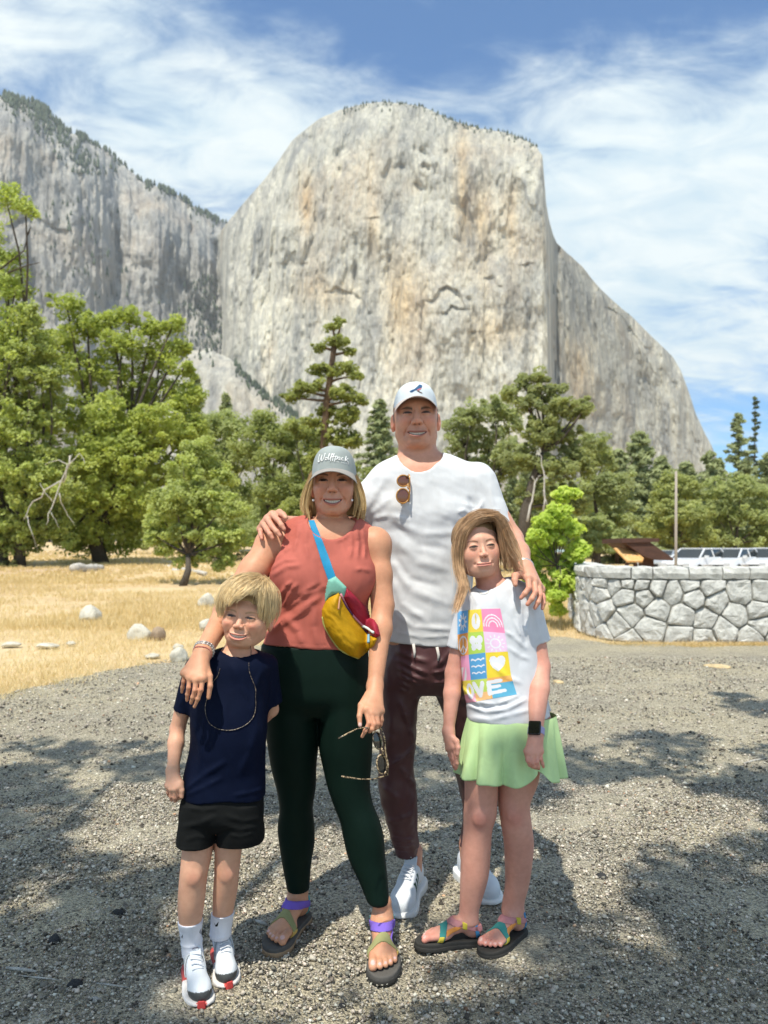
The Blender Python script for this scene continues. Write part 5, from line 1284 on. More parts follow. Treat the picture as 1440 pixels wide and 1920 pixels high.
        k = np.exp(-((ax - 0.0068 * s.nose) / 0.0030) ** 2 - ((z + 0.0352) / 0.0018) ** 2) * (y < -0.085); C = mixc(C, (0.08, 0.03, 0.025), 0.85 * k[:, None])
        return C
    def boxes(s, h=0.0017):
        c = s.world((0, 0, 0)); r = np.array([0.085, 0.125, 0.125]) * s.S * 1.12; lo, hi = c - r, c + r
        q = s.world(np.array([(sx, -0.06, sz) for sx in (-0.062, 0.062) for sz in (-0.115, 0.045)])); l2, h2 = q.min(0), q.max(0); l2[1] = s.world((0, -0.125, 0))[1] - 0.01; h2[1] = s.world((0, -0.045, 0))[1]
        hi[2] = max(hi[2], 0); lo[2] = s.world((0, 0, -0.11))[2]
        return [(lo, hi, 0.0034), (l2, h2, h)]

def make_skin(name, f, head, lo, hi, h, fine, parent, skin, tint=None):
    V, Q = multires(f, lo, hi, h, fine)
    C = np.tile(np.array(skin, np.float32), (len(V), 1))
    hd = head.to(V); near = (np.abs(hd[:, 0]) < 0.1) & (np.abs(hd[:, 1]) < 0.14) & (hd[:, 2] > -0.115)
    Ch = head.color(V[near]); k = np.clip((hd[near, 2] + 0.115) / 0.02, 0, 1)[:, None]; C[near] = C[near] * (1 - k) + Ch * k
    if tint: C = tint(V, C)
    n = fbm(V * 22, 3, 5); C = C * (1 + 0.05 * n[:, None] * np.array([0.6, 1.2, 1.2]))
    o = mesh_obj(name, V, Q, SKIN.m, col=C); return o

# ---- cloth ---------------------------------------------------------
def cloth(name, base, rough=0.85, weave=900, bump=0.10, sheen=0.0, attr=False, crease=0.0, spec=0.2, cs=26):
    m = Mat(name, base, rough, spec); v = m.coord(); n = m.noise(v, weave, 2, 0.5); big = m.noise(m.mapping(v, (1, 1, 0.6)), cs, 3, 0.55, 0.8)
    b0 = m.attr() if attr else None
    var = m.ramp(big, [(0.3, (0.93, 0.93, 0.93)), (0.7, (1.05, 1.05, 1.05))])
    if attr: m.set('Base Color', m.mix(1.0, b0, var, 'MULTIPLY'))
    else: m.set('Base Color', m.mix(1.0, tuple(base), var, 'MULTIPLY'))
    h = m.math('ADD', m.math('MULTIPLY', n, 0.25), m.math('MULTIPLY', big, crease * 8))
    m.bump(h, bump if not crease else max(bump, 0.35), 0.004)
    if sheen: m.set('Sheen Weight', sheen)
    return m.m
def garment(name, f, lo, hi, h, mat, label=None, col=None, fine=()):
    V, Q = multires(f, lo, hi, h, fine)
    C = col(V) if col is not None else None
    return mesh_obj(name, V, Q, mat, col=C, label=label), V, Q
def bbox(rows, pad=0.03, zl=None, zh=None):
    P = np.array([W(x, r[0], r[3]) for r in rows for x in (r[1], r[2])]); hd = max(r[4] for r in rows)
    lo, hi = P.min(0) - pad, P.max(0) + pad; lo[1] -= hd; hi[1] += hd; return lo, hi
def zof(py, d): return CH - (py - HY) / F * d

def relief(name, poly, hit, T, R, mat, step=1.3, smooth=0, lift=0.0, parent=None, label=None, colf=None, closed=False, sink=0.002, prof=None, mats=None):
    """a pad with the traced outline lying on a surface"""
    poly = np.array(poly, float); x0, y0 = poly.min(0) - step; x1, y1 = poly.max(0) + step
    xs = np.arange(x0, x1 + step, step); ys = np.arange(y0, y1 + step, step); X, Y = np.meshgrid(xs, ys)
    sd = -poly_sd(X.ravel().astype(np.float32), Y.ravel().astype(np.float32), poly).reshape(X.shape)
    D = np.full(X.shape, np.nan)
    for i in range(X.shape[0]):
        for j in range(X.shape[1]):
            if sd[i, j] > -2.2 * step:
                p = hit.at(X[i, j], Y[i, j])
                if p is not None: D[i, j] = p[1]
    # fill gaps and even out
    if np.isnan(D).all(): return None
    for _ in range(60):
        nanm = np.isnan(D)
        if not nanm.any(): break
        pad = np.pad(D, 1, constant_values=np.nan)
        st = np.stack([pad[:-2, 1:-1], pad[2:, 1:-1], pad[1:-1, :-2], pad[1:-1, 2:]])
        with np.errstate(all='ignore'):
            import warnings; warnings.simplefilter('ignore'); mm = np.nanmean(st, 0)
        D = np.where(nanm, mm, D)
    for _ in range(smooth):
        pad = np.pad(D, 1, mode='edge'); D = 0.5 * D + 0.125 * (pad[:-2, 1:-1] + pad[2:, 1:-1] + pad[1:-1, :-2] + pad[1:-1, 2:])
    t = np.clip((sd + step) / R, 0, 1); off = -sink + (T + sink) * np.sqrt(np.clip(1 - (1 - t) ** 2, 0, 1)) + lift
    if prof is not None: off = off + prof(X, Y, sd)
    dd = D - off
    V = np.stack([(X - CX) / F * dd, dd, CH - (Y - HY) / F * dd], -1).reshape(-1, 3)
    ins = (sd > -step * 0.7); n, m = X.shape; idx = np.arange(n * m).reshape(n, m)
    keep = ins[:-1, :-1] & ins[:-1, 1:] & ins[1:, 1:] & ins[1:, :-1]
    Q = np.stack([idx[:-1, :-1], idx[1:, :-1], idx[1:, 1:], idx[:-1, 1:]], -1)[keep]
    if closed:
        db = D + sink + 0.15 * T * np.sqrt(t); Vb = np.stack([(X - CX) / F * db, db, CH - (Y - HY) / F * db], -1).reshape(-1, 3); N0 = len(V)
        # join the rim
        from collections import Counter
        ed = Counter()
        for q in Q:
            for a, b in zip(q, np.roll(q, -1)): ed[(a, b)] += 1
        rim = [(b, a, a + N0, b + N0) for (a, b) in ed if (b, a) not in ed]
        V = np.concatenate([V, Vb]); Q = np.concatenate([Q, Q[:, ::-1] + N0, np.array(rim)])
    used = np.zeros(len(V), bool); used[Q.ravel()] = True; mp = np.cumsum(used) - 1
    C = None
    if colf is not None:
        XX = np.concatenate([X.ravel()] * (2 if closed else 1)); YY = np.concatenate([Y.ravel()] * (2 if closed else 1)); C = colf(XX, YY)[used]
    return mesh_obj(name, V[used], mp[Q].astype(np.int32), mat, parent, col=C, label=label)

# ---- caps and hair --------------------------------------------------
def cap_mesh(head, mat_top, mat_brim, rx=0.083, ry=0.103, z0=0.050, h=0.078, front=2.8, brim=0.072, bw=0.080, drop=0.012, curve=3.2, cy=0.012, tiltz=0.10, zin=None):
    na, nt = 72, 22; V = []
    for i in range(nt + 1):
        t = i / nt
        for k in range(na):
            a = 2 * math.pi * k / na; ca, sa = math.cos(a), math.sin(a); fr = max(0.0, -sa)
            p = 2.15 + (front - 2.15) * fr
            r = (1 - t ** p) ** (1 / p) if t < 1 else 0.0
            seam = 1 - 0.010 * math.exp(-((((a + math.pi / 2) % (math.pi / 3)) - 0) / 0.045) ** 2) * (t > 0.02)
            x, y = rx * ca * r * seam, cy + ry * sa * r * seam
            z = z0 + h * t * (1 - 0.04 * (1 - fr)) + tiltz * (-y + cy) * (1 - t) - 0.006 * (1 - t)
            V.append((x, y, z))
    Q = []
    for i in range(nt):
        for k in range(na):
            l = (k + 1) % na; Q.append((i * na + k, i * na + l, (i + 1) * na + l, (i + 1) * na + k))
    V = head.world(np.array(V)); crown = mesh_obj('cap', V, Q, mat_top)
    # inner band seen as a dark edge
    bt, bb = [], []
    nu, nv = 40, 12; B = []
    for side in (0, 1):
        for j in range(nv + 1):
            v = j / nv
            for i in range(nu + 1):
                u = -1 + 2 * i / nu; a = u * 1.18
                xi, yi = rx * math.sin(a) * 0.985, cy - ry * math.cos(a) * 0.985
                xo = bw * math.sin(u * 1.42); yo = cy - ry * math.cos(1.18) * 0.985 - (brim + ry * (1 - math.cos(1.18))) * max(math.cos(u * 1.50), 0) ** 0.62
                x, y = xi + (xo - xi) * v, yi + (yo - yi) * v
                zi = z0 + tiltz * ry * math.cos(a) - 0.004; zo = z0 + tiltz * ry - 0.002 - drop - curve * xo * xo
                z = zi + (zo - zi) * v ** 1.1 - (0.0032 if side else 0)
                B.append((x, y, z))
    n1 = (nu + 1) * (nv + 1); Qb = []
    for j in range(nv):
        for i in range(nu):
            a = j * (nu + 1) + i; Qb.append((a, a + nu + 1, a + nu + 2, a + 1)); Qb.append((n1 + a, n1 + a + 1, n1 + a + nu + 2, n1 + a + nu + 1))
    for i in range(nu):
        a = nv * (nu + 1) + i; Qb.append((a, n1 + a, n1 + a + 1, a + 1))
    bm = mesh_obj('brim', head.world(np.array(B)), Qb, mat_brim)
    bu = []
    Vb, Qv = tube([(0, cy, z0 + h * 0.985), (0, cy, z0 + h + 0.004)], [0.007, 0.005], 10)
    btn = mesh_obj('button', head.world(Vb), [q[:3] if q[2] == q[3] else q for q in Qv], mat_top)
    return crown, bm, btn, V, Q

def hair_mat(name, root, tip, var=0.35):
    m = Mat(name, tip, 0.38, 0.45); hi = m.new('ShaderNodeHairInfo')
    r0, t0 = np.array(root), np.array(tip)
    c = m.mix(m.rng(hi.outputs['Intercept'], 0.0, 0.75), tuple(r0), tuple(t0))
    f = m.ramp(hi.outputs['Random'], [(0.0, (1 - var * 1.5,) * 3), (0.5, (1.0, 1.0, 1.0)), (1.0, (1 + var, 1 + var, 1 + var * 0.8))])
    lf = m.noise(m.mapping(m.coord('Object'), (1, 1, 0.45)), 75, 2, 0.5)
    c = m.mix(1.0, c, m.ramp(lf, [(0.36, (0.84, 0.82, 0.80)), (0.5, (1.0, 1.0, 1.0)), (0.64, (1.14, 1.14, 1.12))]), 'MULTIPLY')
    m.set('Base Color', m.mix(1.0, c, f, 'MULTIPLY'))
    t = m.new('ShaderNodeBsdfTranslucent'); m.set(t.inputs['Color'], tuple(t0)); mx = m.new('ShaderNodeMixShader'); mx.inputs[0].default_value = 0.22
    m.K.new(m.b.outputs[0], mx.inputs[1]); m.K.new(t.outputs[0], mx.inputs[2]); m.K.new(mx.outputs[0], m.N['Material Output'].inputs['Surface'])
    return m.m
def add_strands(name, lines, mat, r=0.0008, parent=None, tip=0.25):
    """lines: list of (k,3) arrays in world space"""
    c = bpy.data.hair_curves.new(name); c.add_curves([len(l) for l in lines])
    P = np.concatenate(lines).astype(np.float32); c.attributes['position'].data.foreach_set('vector', P.ravel())
    a = c.attributes.get('radius') or c.attributes.new('radius', 'FLOAT', 'POINT')
    R = np.concatenate([np.linspace(1, tip, len(l)) ** 0.7 * r for l in lines]).astype(np.float32); a.data.foreach_set('value', R)
    c.materials.append(mat); o = bpy.data.objects.new(name, c); COL.objects.link(o)
    if parent is not None: o.parent = parent; o.location = -Vector(parent.location)
    return o
def smooth_path(pts, n):
    pts = np.array(pts, float); u = np.linspace(0, 1, len(pts)); t = np.linspace(0, 1, n)
    return np.stack([_cub(t, u, pts[:, i]) for i in range(3)], 1)
def lock_strands(guides, n, npts, rng, spread0, spread1, wav=0.0, clumps=0, cs=0.0035):
    """strands that follow traced guide locks and gather into clumps"""
    G = [smooth_path(g, npts) for g in guides]; t = np.linspace(0, 1, npts)[:, None]; out = []
    clumps = clumps or max(8, n // 26); per = max(1, n // clumps)
    for c in range(clumps):
        k = rng.integers(0, len(G)); g = G[k]
        if k + 1 < len(G) and rng.random() < 0.8: a = rng.random(); g = g * (1 - a) + G[k + 1] * a
        g = g + rng.normal(size=3) * (1, 0.8, 0.6) * (spread0 + (spread1 - spread0) * t) + wav * np.sin(t * rng.uniform(3, 8) + rng.uniform(0, 6)) * rng.normal(size=3)
        Lc = rng.uniform(0.78, 1.0)
        for i in range(per):
            q = g + rng.normal(size=3) * cs * (1.15 - 0.85 * t) + rng.normal(size=3) * 0.0012 * t
            m = max(4, int(npts * min(1, Lc * rng.uniform(0.85, 1.08)))); out.append(q[:m])
    return out

# ---- feet -----------------------------------------------------------
SOLE = [(-.006, 0), (-.004, .014), (.004, .023), (.018, .030), (.05, .032), (.10, .029), (.15, .037), (.19, .045), (.22, .045), (.243, .036), (.256, .022), (.260, .006), (.256, -.008), (.246, -.022), (.228, -.034), (.205, -.043), (.17, -.047), (.12, -.041), (.07, -.034), (.03, -.031), (.010, -.025), (-.002, -.014)]
class Foot:
    """foot frame on the ground: u from heel to toe, v across, z up; all lengths for a 0.25 m foot scaled by s"""
    def __init__(s, heel, toe, length, big=1, lift=0.0, tilt=0.0):
        a, b = WG(*heel), WG(*toe); d = b - a; d[2] = 0; s.L = length; s.s = length / 0.25
        mid = (a + b) / 2; s.dir = d / np.linalg.norm(d); s.o = mid - s.dir * length / 2; s.o[2] = lift
        s.z = np.array([-s.dir[0] * math.sin(tilt), -s.dir[1] * math.sin(tilt), math.cos(tilt)]); s.dir = s.dir * math.cos(tilt) + np.array([0, 0, math.sin(tilt)])
        s.v = np.cross(s.z, s.dir); s.big = big    # big: side (+1/-1 along v) of the big toe
        s.M = np.stack([s.dir, s.v * big, s.z], 1).astype(np.float32); s.o = s.o.astype(np.float32)
    def to(s, P): return ((P - s.o) @ s.M) / s.s
    def w(s, q): return (np.asarray(q, np.float32) * s.s) @ s.M.T + s.o
    def outline(s, U, grow=0.0):
        """signed distance in plan to the sole outline"""
        return poly_sd(U[:, 0], U[:, 1], SOLE) - grow
    def bare(s, P, z0, toes=True):
        U = s.to(P); U[:, 2] -= z0
        d = chain(U, [(0.050, 0, 0.115), (0.048, 0, 0.085), (0.050, 0, 0.052)], [0.029, 0.029, 0.032], 0.01)
        d = smin(d, ell(U, (0.034, 0, 0.030), (0.036, 0.030, 0.032)), 0.02)
        d = smin(d, chain(U, [(0.055, 0, 0.062), (0.105, 0.004, 0.050), (0.165, 0.006, 0.026)], [0.031, 0.029, 0.022], 0.01), 0.02)
        d = smin(d, ell(U, (0.165, 0.004, 0.019), (0.045, 0.042, 0.019)), 0.02)
        d = smin(d, ell(U, (0.060, 0.026, 0.066), (0.012, 0.009, 0.012)), 0.012)
        if toes:
            for i in range(5):
                v = (0.033, 0.0125, -0.004, -0.0185, -0.032)[i]; ut = (0.246, 0.241, 0.233, 0.222, 0.207)[i]; r = (0.0125, 0.0085, 0.008, 0.0078, 0.0076)[i]
                t = chain(U, [(0.178 - 0.004 * i, v * 0.95, 0.020), (ut - 0.022, v, 0.019), (ut - r, v, 0.0125)], [r * 1.05, r * 1.0, r], 0.004)
                d = smin(d, t, 0.0035)
            d = smax(d, -U[:, 2] + 0.001, 0.004)
        return d * s.s
SOLE_DARK = Mat('sandal_rubber', (0.035, 0.033, 0.030), 0.8).m; FOOTBED = Mat('sandal_footbed', (0.095, 0.088, 0.080), 0.85).m; MIDSOLE_TAN = Mat('tan_midsole', (0.33, 0.22, 0.13), 0.8).m
def sandal(root, ft, z0, fbare, straps, label, mid=None, bed=FOOTBED):
    """straps: (name, colour, point uvz, normal uvz, half width, [limit fn])"""
    sh = empty('sandal', root.location, label); sh.parent = root; sh.location = (0, 0, 0)
    c = ft.w((0.12, 0, 0.05)); r = 0.19 * ft.s
    lo, hi = c - r, c + r; lo[2] = -0.01; hi[2] = 0.20
    def sole(P):
        U = ft.to(P); o = ft.outline(U, 0.006); top = z0 + 0.007 * np.clip(1 - np.abs((U[:, 1]) / 0.045), 0, 1) * 0 + 0.0035 * np.clip((np.abs(U[:, 1]) - 0.028) / 0.01, 0, 1)
        return smax(smax(o, U[:, 2] - top, 0.006), -U[:, 2] + 0.001, 0.003) * ft.s
    def lower(P):
        U = ft.to(P); return smax(smax(ft.outline(U, 0.0078), U[:, 2] - z0 * 0.62, 0.003), -U[:, 2], 0.003) * ft.s
    for nm, f, m in (('footbed', sole, bed), ('midsole', lower, mid or SOLE_DARK)):
        V, Q = surface(f, lo, np.array([hi[0], hi[1], 0.06]), 0.0032); o = mesh_obj(nm, V, Q, m); adopt(root, [o]); o.parent = sh
    for nm, colr, p, n, hw, lim in straps:
        n = np.array(n, float); n /= np.linalg.norm(n); p = np.array(p)
        def f(P):
            U = ft.to(P); sl = np.abs((U - p) @ n.astype(np.float32)) - hw; b = fbare(P) / ft.s
            tb = 0.0012 if 'tab' in nm else 0.0
            d = smax(sl, np.abs(b - 0.0016 - tb) - 0.0020 - tb, 0.0008)
            d = np.maximum(d, z0 - 0.002 - U[:, 2])
            if lim is not None: d = np.maximum(d, lim(U))
            return d * ft.s
        V, Q = surface(f, lo, hi, 0.0022, marg=3.0)
        if len(Q):
            o = mesh_obj(nm, V, Q, cloth('strap_' + nm + '_%d' % int(p[0] * 1e4 + ft.o[0] * 1e4), colr, 0.8, 1400, 0.1)); adopt(root, [o]); o.parent = sh
    return sh
def shoe(root, ft, label, up_col, sole_col, mats, scale_h=1.0, socked=False, lace_rows=5, lacecol=None, sole_h=0.030):
    sh = empty('sneaker', (0, 0, 0), label); sh.parent = root
    c = ft.w((0.12, 0, 0.05)); r = 0.20 * ft.s; lo, hi = c - r, c + r; lo[2] = -0.01; hi[2] = 0.16
    def upper(P):
        U = ft.to(P)
        d = ell(U, (0.205, 0.003, 0.040), (0.056, 0.043, 0.034))
        d = smin(d, chain(U, [(0.190, 0.003, 0.046), (0.130, 0.002, 0.062), (0.085, 0, 0.080)], [0.037, 0.037, 0.036], 0.01), 0.02)
        d = smin(d, ell(U, (0.040, 0, 0.060), (0.044, 0.036, 0.050)), 0.02)
        d = smax(d, ft.outline(U, 0.002), 0.02)
        hole = chain(U, [(0.058, 0, 0.075), (0.050, 0, 0.16)], [0.025, 0.034], 0.01)
        top = 0.100 + 0.030 * np.clip((U[:, 0] - 0.07) / 0.05, 0, 1) + 0.012 * np.clip((0.03 - U[:, 0]) / 0.03, 0, 1)
        d = smax(d, U[:, 2] - top, 0.006); d = smax(d, -hole, 0.005)
        d = smax(d, 0.012 - U[:, 2], 0.004)
        return d * ft.s
    def tongue(P):
        U = ft.to(P); t = rc(U, (0.120, 0.001, 0.092), (0.088, 0.001, 0.132), 0.022, 0.021); q = np.abs((U - (0.10, 0, 0.114)) @ np.array([0.78, 0, 0.62], np.float32)) - 0.0042
        return smax(t, q, 0.004) * ft.s
    def sole(P):
        U = ft.to(P); g = 0.007 + 0.004 * np.clip((0.08 - U[:, 0]) / 0.08, 0, 1); th = sole_h * (0.86 + 0.35 * np.clip((0.13 - U[:, 0]) / 0.13, 0, 1)); ro = 0.012 * np.clip((U[:, 0] - 0.215) / 0.04, 0, 1)
        return smax(smax(ft.outline(U, g), U[:, 2] - th, 0.008), ro - U[:, 2], 0.005) * ft.s
    for nm, f, cf, h in (('upper', upper, up_col, 0.0030), ('tongue', tongue, None, 0.0034), ('sole', sole, sole_col, 0.0034)):
        V, Q = surface(f, lo, hi, h)
        C = cf(ft.to(V)) if cf is not None else np.tile(np.array(mats['tongue'], np.float32), (len(V), 1))
        o = mesh_obj(nm, V, Q, mats['m'] if nm != 'sole' else mats['s'], col=C); adopt(root, [o]); o.parent = sh
    mb = MB()
    V, Q = surface(upper, lo, hi, 0.006)
    U = ft.to(V)
    def top_at(u, v):
        q = (np.abs(U[:, 0] - u) < 0.006) & (np.abs(U[:, 1] - v) < 0.006)
        return U[q, 2].max() if q.any() else 0.08
    for k in range(lace_rows):
        u = 0.165 - 0.065 * k / max(1, lace_rows - 1); wv = 0.019
        pts = [ft.w((u + 0.003 * math.sin(k * 2.1), v, max(top_at(u, v * 0.8), 0.055) + 0.0025)) for v in np.linspace(-wv, wv, 6)]
        mb.tube(pts, 0.0021 * ft.s, 5)
        if k: 
            pts = [ft.w((u + (0.016 if s_ > 0 else -0.0) * (0.5 + v / wv / 2), v, max(top_at(u, v * 0.8), 0.055) + 0.004)) for v, s_ in zip(np.linspace(-wv, wv, 6), [1] * 6)]
            mb.tube(pts, 0.0021 * ft.s, 5)
    o = mb.build('laces', lacecol or mats['m'], smooth=True, **({} if lacecol else {})); 
    if not lacecol:
        a = o.data.attributes.new('Col', 'FLOAT_COLOR', 'POINT'); a.data.foreach_set('color', np.tile([0.72, 0.73, 0.76, 1], len(o.data.vertices)).astype(np.float32))
    adopt(root, [o]); o.parent = sh
    return sh, upper
def meshdata(*objs):
    pv, pq, n = [], [], 0
    for x in objs:
        me = x.data; co = np.empty(len(me.vertices) * 3, np.float32); me.vertices.foreach_get('co', co); co = co.reshape(-1, 3)
        pv.append(co); pq += [tuple(i + n for i in p.vertices) for p in me.polygons]; n += len(co)
    return np.concatenate(pv), pq
def settle(root, objs):
    """parent everything of a person to the empty at the feet"""
    adopt(root, [o for o in objs if o is not None])
# ------------------------------------------------------------------ the man
def tone(V, spots):
    """warm the skin at knuckles, elbows and knees"""
    k = np.zeros(len(V))
    for c, r in spots: k = np.maximum(k, np.exp(-(np.linalg.norm(V - c, axis=1) / r) ** 2))
    return k[:, None]
def build_man():
    skin = (0.62, 0.32, 0.22)
    root = empty('person', (0.10, 2.86, 0), 'tall smiling man in a white t-shirt, pale cap and maroon trousers, arms round the others', 'person')
    hd = Head((781.3, 774.2), 2.735, 0.0655, 0.0655, roll=-1.5, w=1.06, jaw=1.06, chin=0.99, mw=0.033, smile=0.0055, open_=0.0078, skin=skin, brow=(0.05, 0.03, 0.02), browy=0.0185, browt=0.0048, lip=(0.36, 0.13, 0.11), blush=0.35, stubble=0.34, age=0.6, eyeo=0.0032, nose=1.12, sclera=(0.2, 0.16, 0.14), pitch=-2)
    D = 2.84
    tor = [(850, 752, 838, D, 0.055), (858, 735, 858, D, 0.075), (872, 712, 884, D, 0.095), (895, 696, 908, D, 0.108), (930, 690, 916, D, 0.118), (975, 692, 912, D, 0.125), (1030, 698, 898, D, 0.125), (1090, 706, 886, D, 0.128), (1150, 713, 882, D, 0.132), (1185, 715, 882, D, 0.130), (1207, 715, 882, D, 0.128)]
    Lt = loft(tor, 2.3); Lin = loft(tor, 2.3, grow=-0.016)
    shL, elL, wrL = J(712, 918, 2.84), J(622, 992, 2.82), J(528, 982, 2.66)
    shR, elR, wrR = J(897, 912, 2.82), J(958, 1012, 2.80), J(983, 1066, 2.52)
    # hand over the woman's shoulder
    mL = [J(511, 965, 2.545), J(501, 972, 2.545), J(494, 982, 2.55), J(489, 992, 2.56)]
    fL = [[J(522, 976, 2.49), J(528, 985, 2.477), J(533, 992, 2.473)], [J(511, 988, 2.492), J(519, 997, 2.477), J(525, 1004, 2.474)], [J(501, 994, 2.50), J(507, 1002, 2.487), J(511, 1009, 2.483)], [J(488.5, 1000, 2.52), J(489.5, 1005, 2.51), J(491, 1010, 2.503)]]
    tL = [J(522, 966, 2.57), J(524, 961, 2.54), J(531, 965, 2.51), J(536, 971, 2.50)]
    # hand over the girl's shoulder
    mR = [J(990, 1083, 2.455), J(1001, 1088, 2.46), J(1009, 1096, 2.47), J(1014, 1105, 2.485)]
    fR = [[J(992, 1102, 2.425), J(984, 1113, 2.418), J(977, 1121, 2.418)], [J(1004, 1110, 2.43), J(997, 1123, 2.42), J(989, 1133, 2.42)], [J(1013, 1116, 2.44), J(1009, 1129, 2.432), J(1003, 1140, 2.432)], [J(1019, 1121, 2.46), J(1019, 1131, 2.452), J(1017, 1141, 2.45)]]
    tR = [J(975, 1078, 2.49), J(966, 1080, 2.455), J(965, 1088, 2.432), J(966, 1096, 2.425)]
    FL = Foot((784, 1660), (744, 1729), 0.288, big=1); FR = Foot((864, 1640), (930, 1702), 0.290, big=-1)
    rowL = [(1235, 724, 800, 2.85, 0.095), (1283, 714, 797, 2.85, 0.092), (1320, 712, 784, 2.855, 0.090), (1390, 710, 780, 2.86, 0.083), (1440, 709, 776, 2.865, 0.078), (1473, 709.5, 780, 2.87, 0.078), (1520, 720, 780, 2.885, 0.072), (1563, 732, 783, 2.90, 0.062), (1590, 738, 785, 2.915, 0.055), (1606, 741, 784, 2.925, 0.047)]
    rowR = [(1235, 800, 884, 2.85, 0.095), (1283, 808, 886, 2.86, 0.092), (1320, 824, 887, 2.88, 0.090), (1390, 840, 890, 2.92, 0.083), (1440, 852, 897, 2.95, 0.078), (1470, 860, 902, 2.97, 0.075), (1520, 868, 908, 3.0, 0.07), (1560, 866, 900, 3.03, 0.055), (1585, 860, 892, 3.045, 0.048)]
    LL, LR = loft(rowL, 2.1), loft(rowR, 2.1)
    neckA, neckB = W(783, 872, 2.86), W(782, 812, 2.83)
    def body(P):
        d = local(P, hd.world((0, 0, 0)), 0.17, hd.f)
        d = smin(d, rc(P, neckA, neckB, 0.080, 0.063), 0.02)
        d = smin(d, Lin(P), 0.03)
        d = smin(d, smin(rc(P, neckA + (0, 0.02, -0.02), shL, 0.05, 0.05), rc(P, neckA + (0, 0.02, -0.02), shR, 0.05, 0.05), 0.02), 0.03)
        d = smin(d, chain(P, [shL, elL], [0.052, 0.044], 0.02), 0.01); d = smin(d, chain(P, [elL, wrL], [0.044, 0.028], 0.02), 0.02)
        d = smin(d, chain(P, [shR, elR], [0.052, 0.043], 0.02), 0.01); d = smin(d, chain(P, [elR, (elR + wrR) / 2, wrR], [0.043, 0.041, 0.027], 0.02), 0.02)
        d = smin(d, local(P, J(508, 985, 2.53), 0.11, lambda p: hand(p, wrL, mL, fL, tL, 1.0, wr=0.026)), 0.008)
        d = smin(d, local(P, J(995, 1100, 2.46), 0.12, lambda p: hand(p, wrR, mR, fR, tR, 1.02, wr=0.026)), 0.008)
        for R_, ft in ((rowL, FL), (rowR, FR)):
            pts = [W((r[1] + r[2]) / 2, r[0], r[3]) for r in R_]
            d = smin(d, chain(P, pts[::2] + [ft.w((0.05, 0, 0.12))], list(np.linspace(0.06, 0.026, len(pts[::2]))) + [0.026], 0.02), 0.02)
            d = smin(d, local(P, ft.w((0.05, 0, 0.08)), 0.12, lambda p: rc(p, ft.w((0.05, 0, 0.14)), ft.w((0.055, 0, 0.05)), 0.034, 0.032)), 0.01)
        return d
    hl, hh = J(482, 1015, 2.46) - 0.03, J(540, 955, 2.68) + 0.02; gl, gh_ = J(955, 1146, 2.40) - 0.02, J(1025, 1060, 2.52) + 0.02
    hb = hd.boxes()
    def tint(V, C):
        k = tone(V, [(q, 0.014) for f_ in (fL, fR) for fj in f_ for q in (fj[0], fj[-1])])
        return C * (1 - k * np.array([0.02, 0.16, 0.14]))
    b = make_skin('body', body, hd, J(470, 1740, 2.9) * (1, 0, 1) + (0, 2.36, -0.02), J(1025, 725, 2.7) + (0, 0.55, 0.02), 0.0065, [(hl, hh, 0.0026), (gl, gh_, 0.0026)] + hb, root, skin, tint)
    parts = [b]
    # t-shirt
    slL = (J(728, 905, 2.84), J(668, 957, 2.83)); slR = (J(893, 905, 2.83), J(927, 990, 2.81))
    nk0, nk1 = W(787, 860, 2.80), W(784, 780, 2.87)
    def shirt(P):
        d = Lt(P)
        d = smin(d, ell(P, W(835, 955, 2.79), (0.075, 0.07, 0.065)), 0.04); d = smin(d, ell(P, W(745, 955, 2.79), (0.07, 0.07, 0.065)), 0.04)
        a, ai = sleeve(P, slL[0], slL[1], 0.072, 0.066); c, ci = sleeve(P, slR[0], slR[1], 0.076, 0.068)
        d = smin(smin(d, a, 0.03), c, 0.03); d = np.maximum(d, -np.minimum(ai, ci))
        nh = rc(P, nk0, nk1, 0.082, 0.084)
        rib = np.clip(1 - np.abs(nh - 0.007) / 0.007, 0, 1) ** 0.5; d = d - 0.0014 * rib
        d = smax(d, -nh, 0.007)
        zh = zof(1203, D) - 0.012 * np.sin((P[:, 0] - 0.1) * 9); d = smax(d, zh - P[:, 2], 0.004)
        x, y = to_px(P)
        c1 = (seg_px(P, [(735, 975), (790, 1000), (850, 1000)], 7, 0.005) + seg_px(P, [(738, 1010), (780, 1050), (840, 1066)], 9, 0.006) + seg_px(P, [(740, 1060), (770, 1105), (830, 1130)], 8, 0.006)
              + seg_px(P, [(720, 900), (700, 930), (690, 955)], 7, 0.006) + seg_px(P, [(735, 930), (712, 950), (695, 965)], 6, 0.005) + seg_px(P, [(765, 975), (730, 966), (700, 972)], 5, 0.005)
              + seg_px(P, [(738, 1090), (752, 1130), (800, 1165)], 7, 0.006) + seg_px(P, [(740, 1150), (775, 1175), (845, 1180)], 5, 0.005) + seg_px(P, [(742, 1185), (790, 1195), (850, 1192)], 3, 0.003)
              + seg_px(P, [(872, 945), (888, 952), (895, 975)], 5, 0.008) + seg_px(P, [(905, 940), (897, 960), (893, 985)], 4, 0.007) + seg_px(P, [(860, 960), (875, 955), (884, 968)], 4, 0.006) + seg_px(P, [(845, 985), (855, 1060), (848, 1130)], 8, 0.006)
              + seg_px(P, [(800, 1000), (808, 1080), (812, 1150)], 10, 0.004) + seg_px(P, [(918, 915), (925, 950), (938, 975)], 5, 0.004))
        c2 = seg_px(P, [(880, 935), (890, 965), (886, 1000)], 4, 0.008) + seg_px(P, [(742, 985), (780, 1020), (830, 1030)], 7, 0.005) + seg_px(P, [(738, 1040), (765, 1085), (820, 1100)], 7, 0.006)
        d = d - c1 + c2
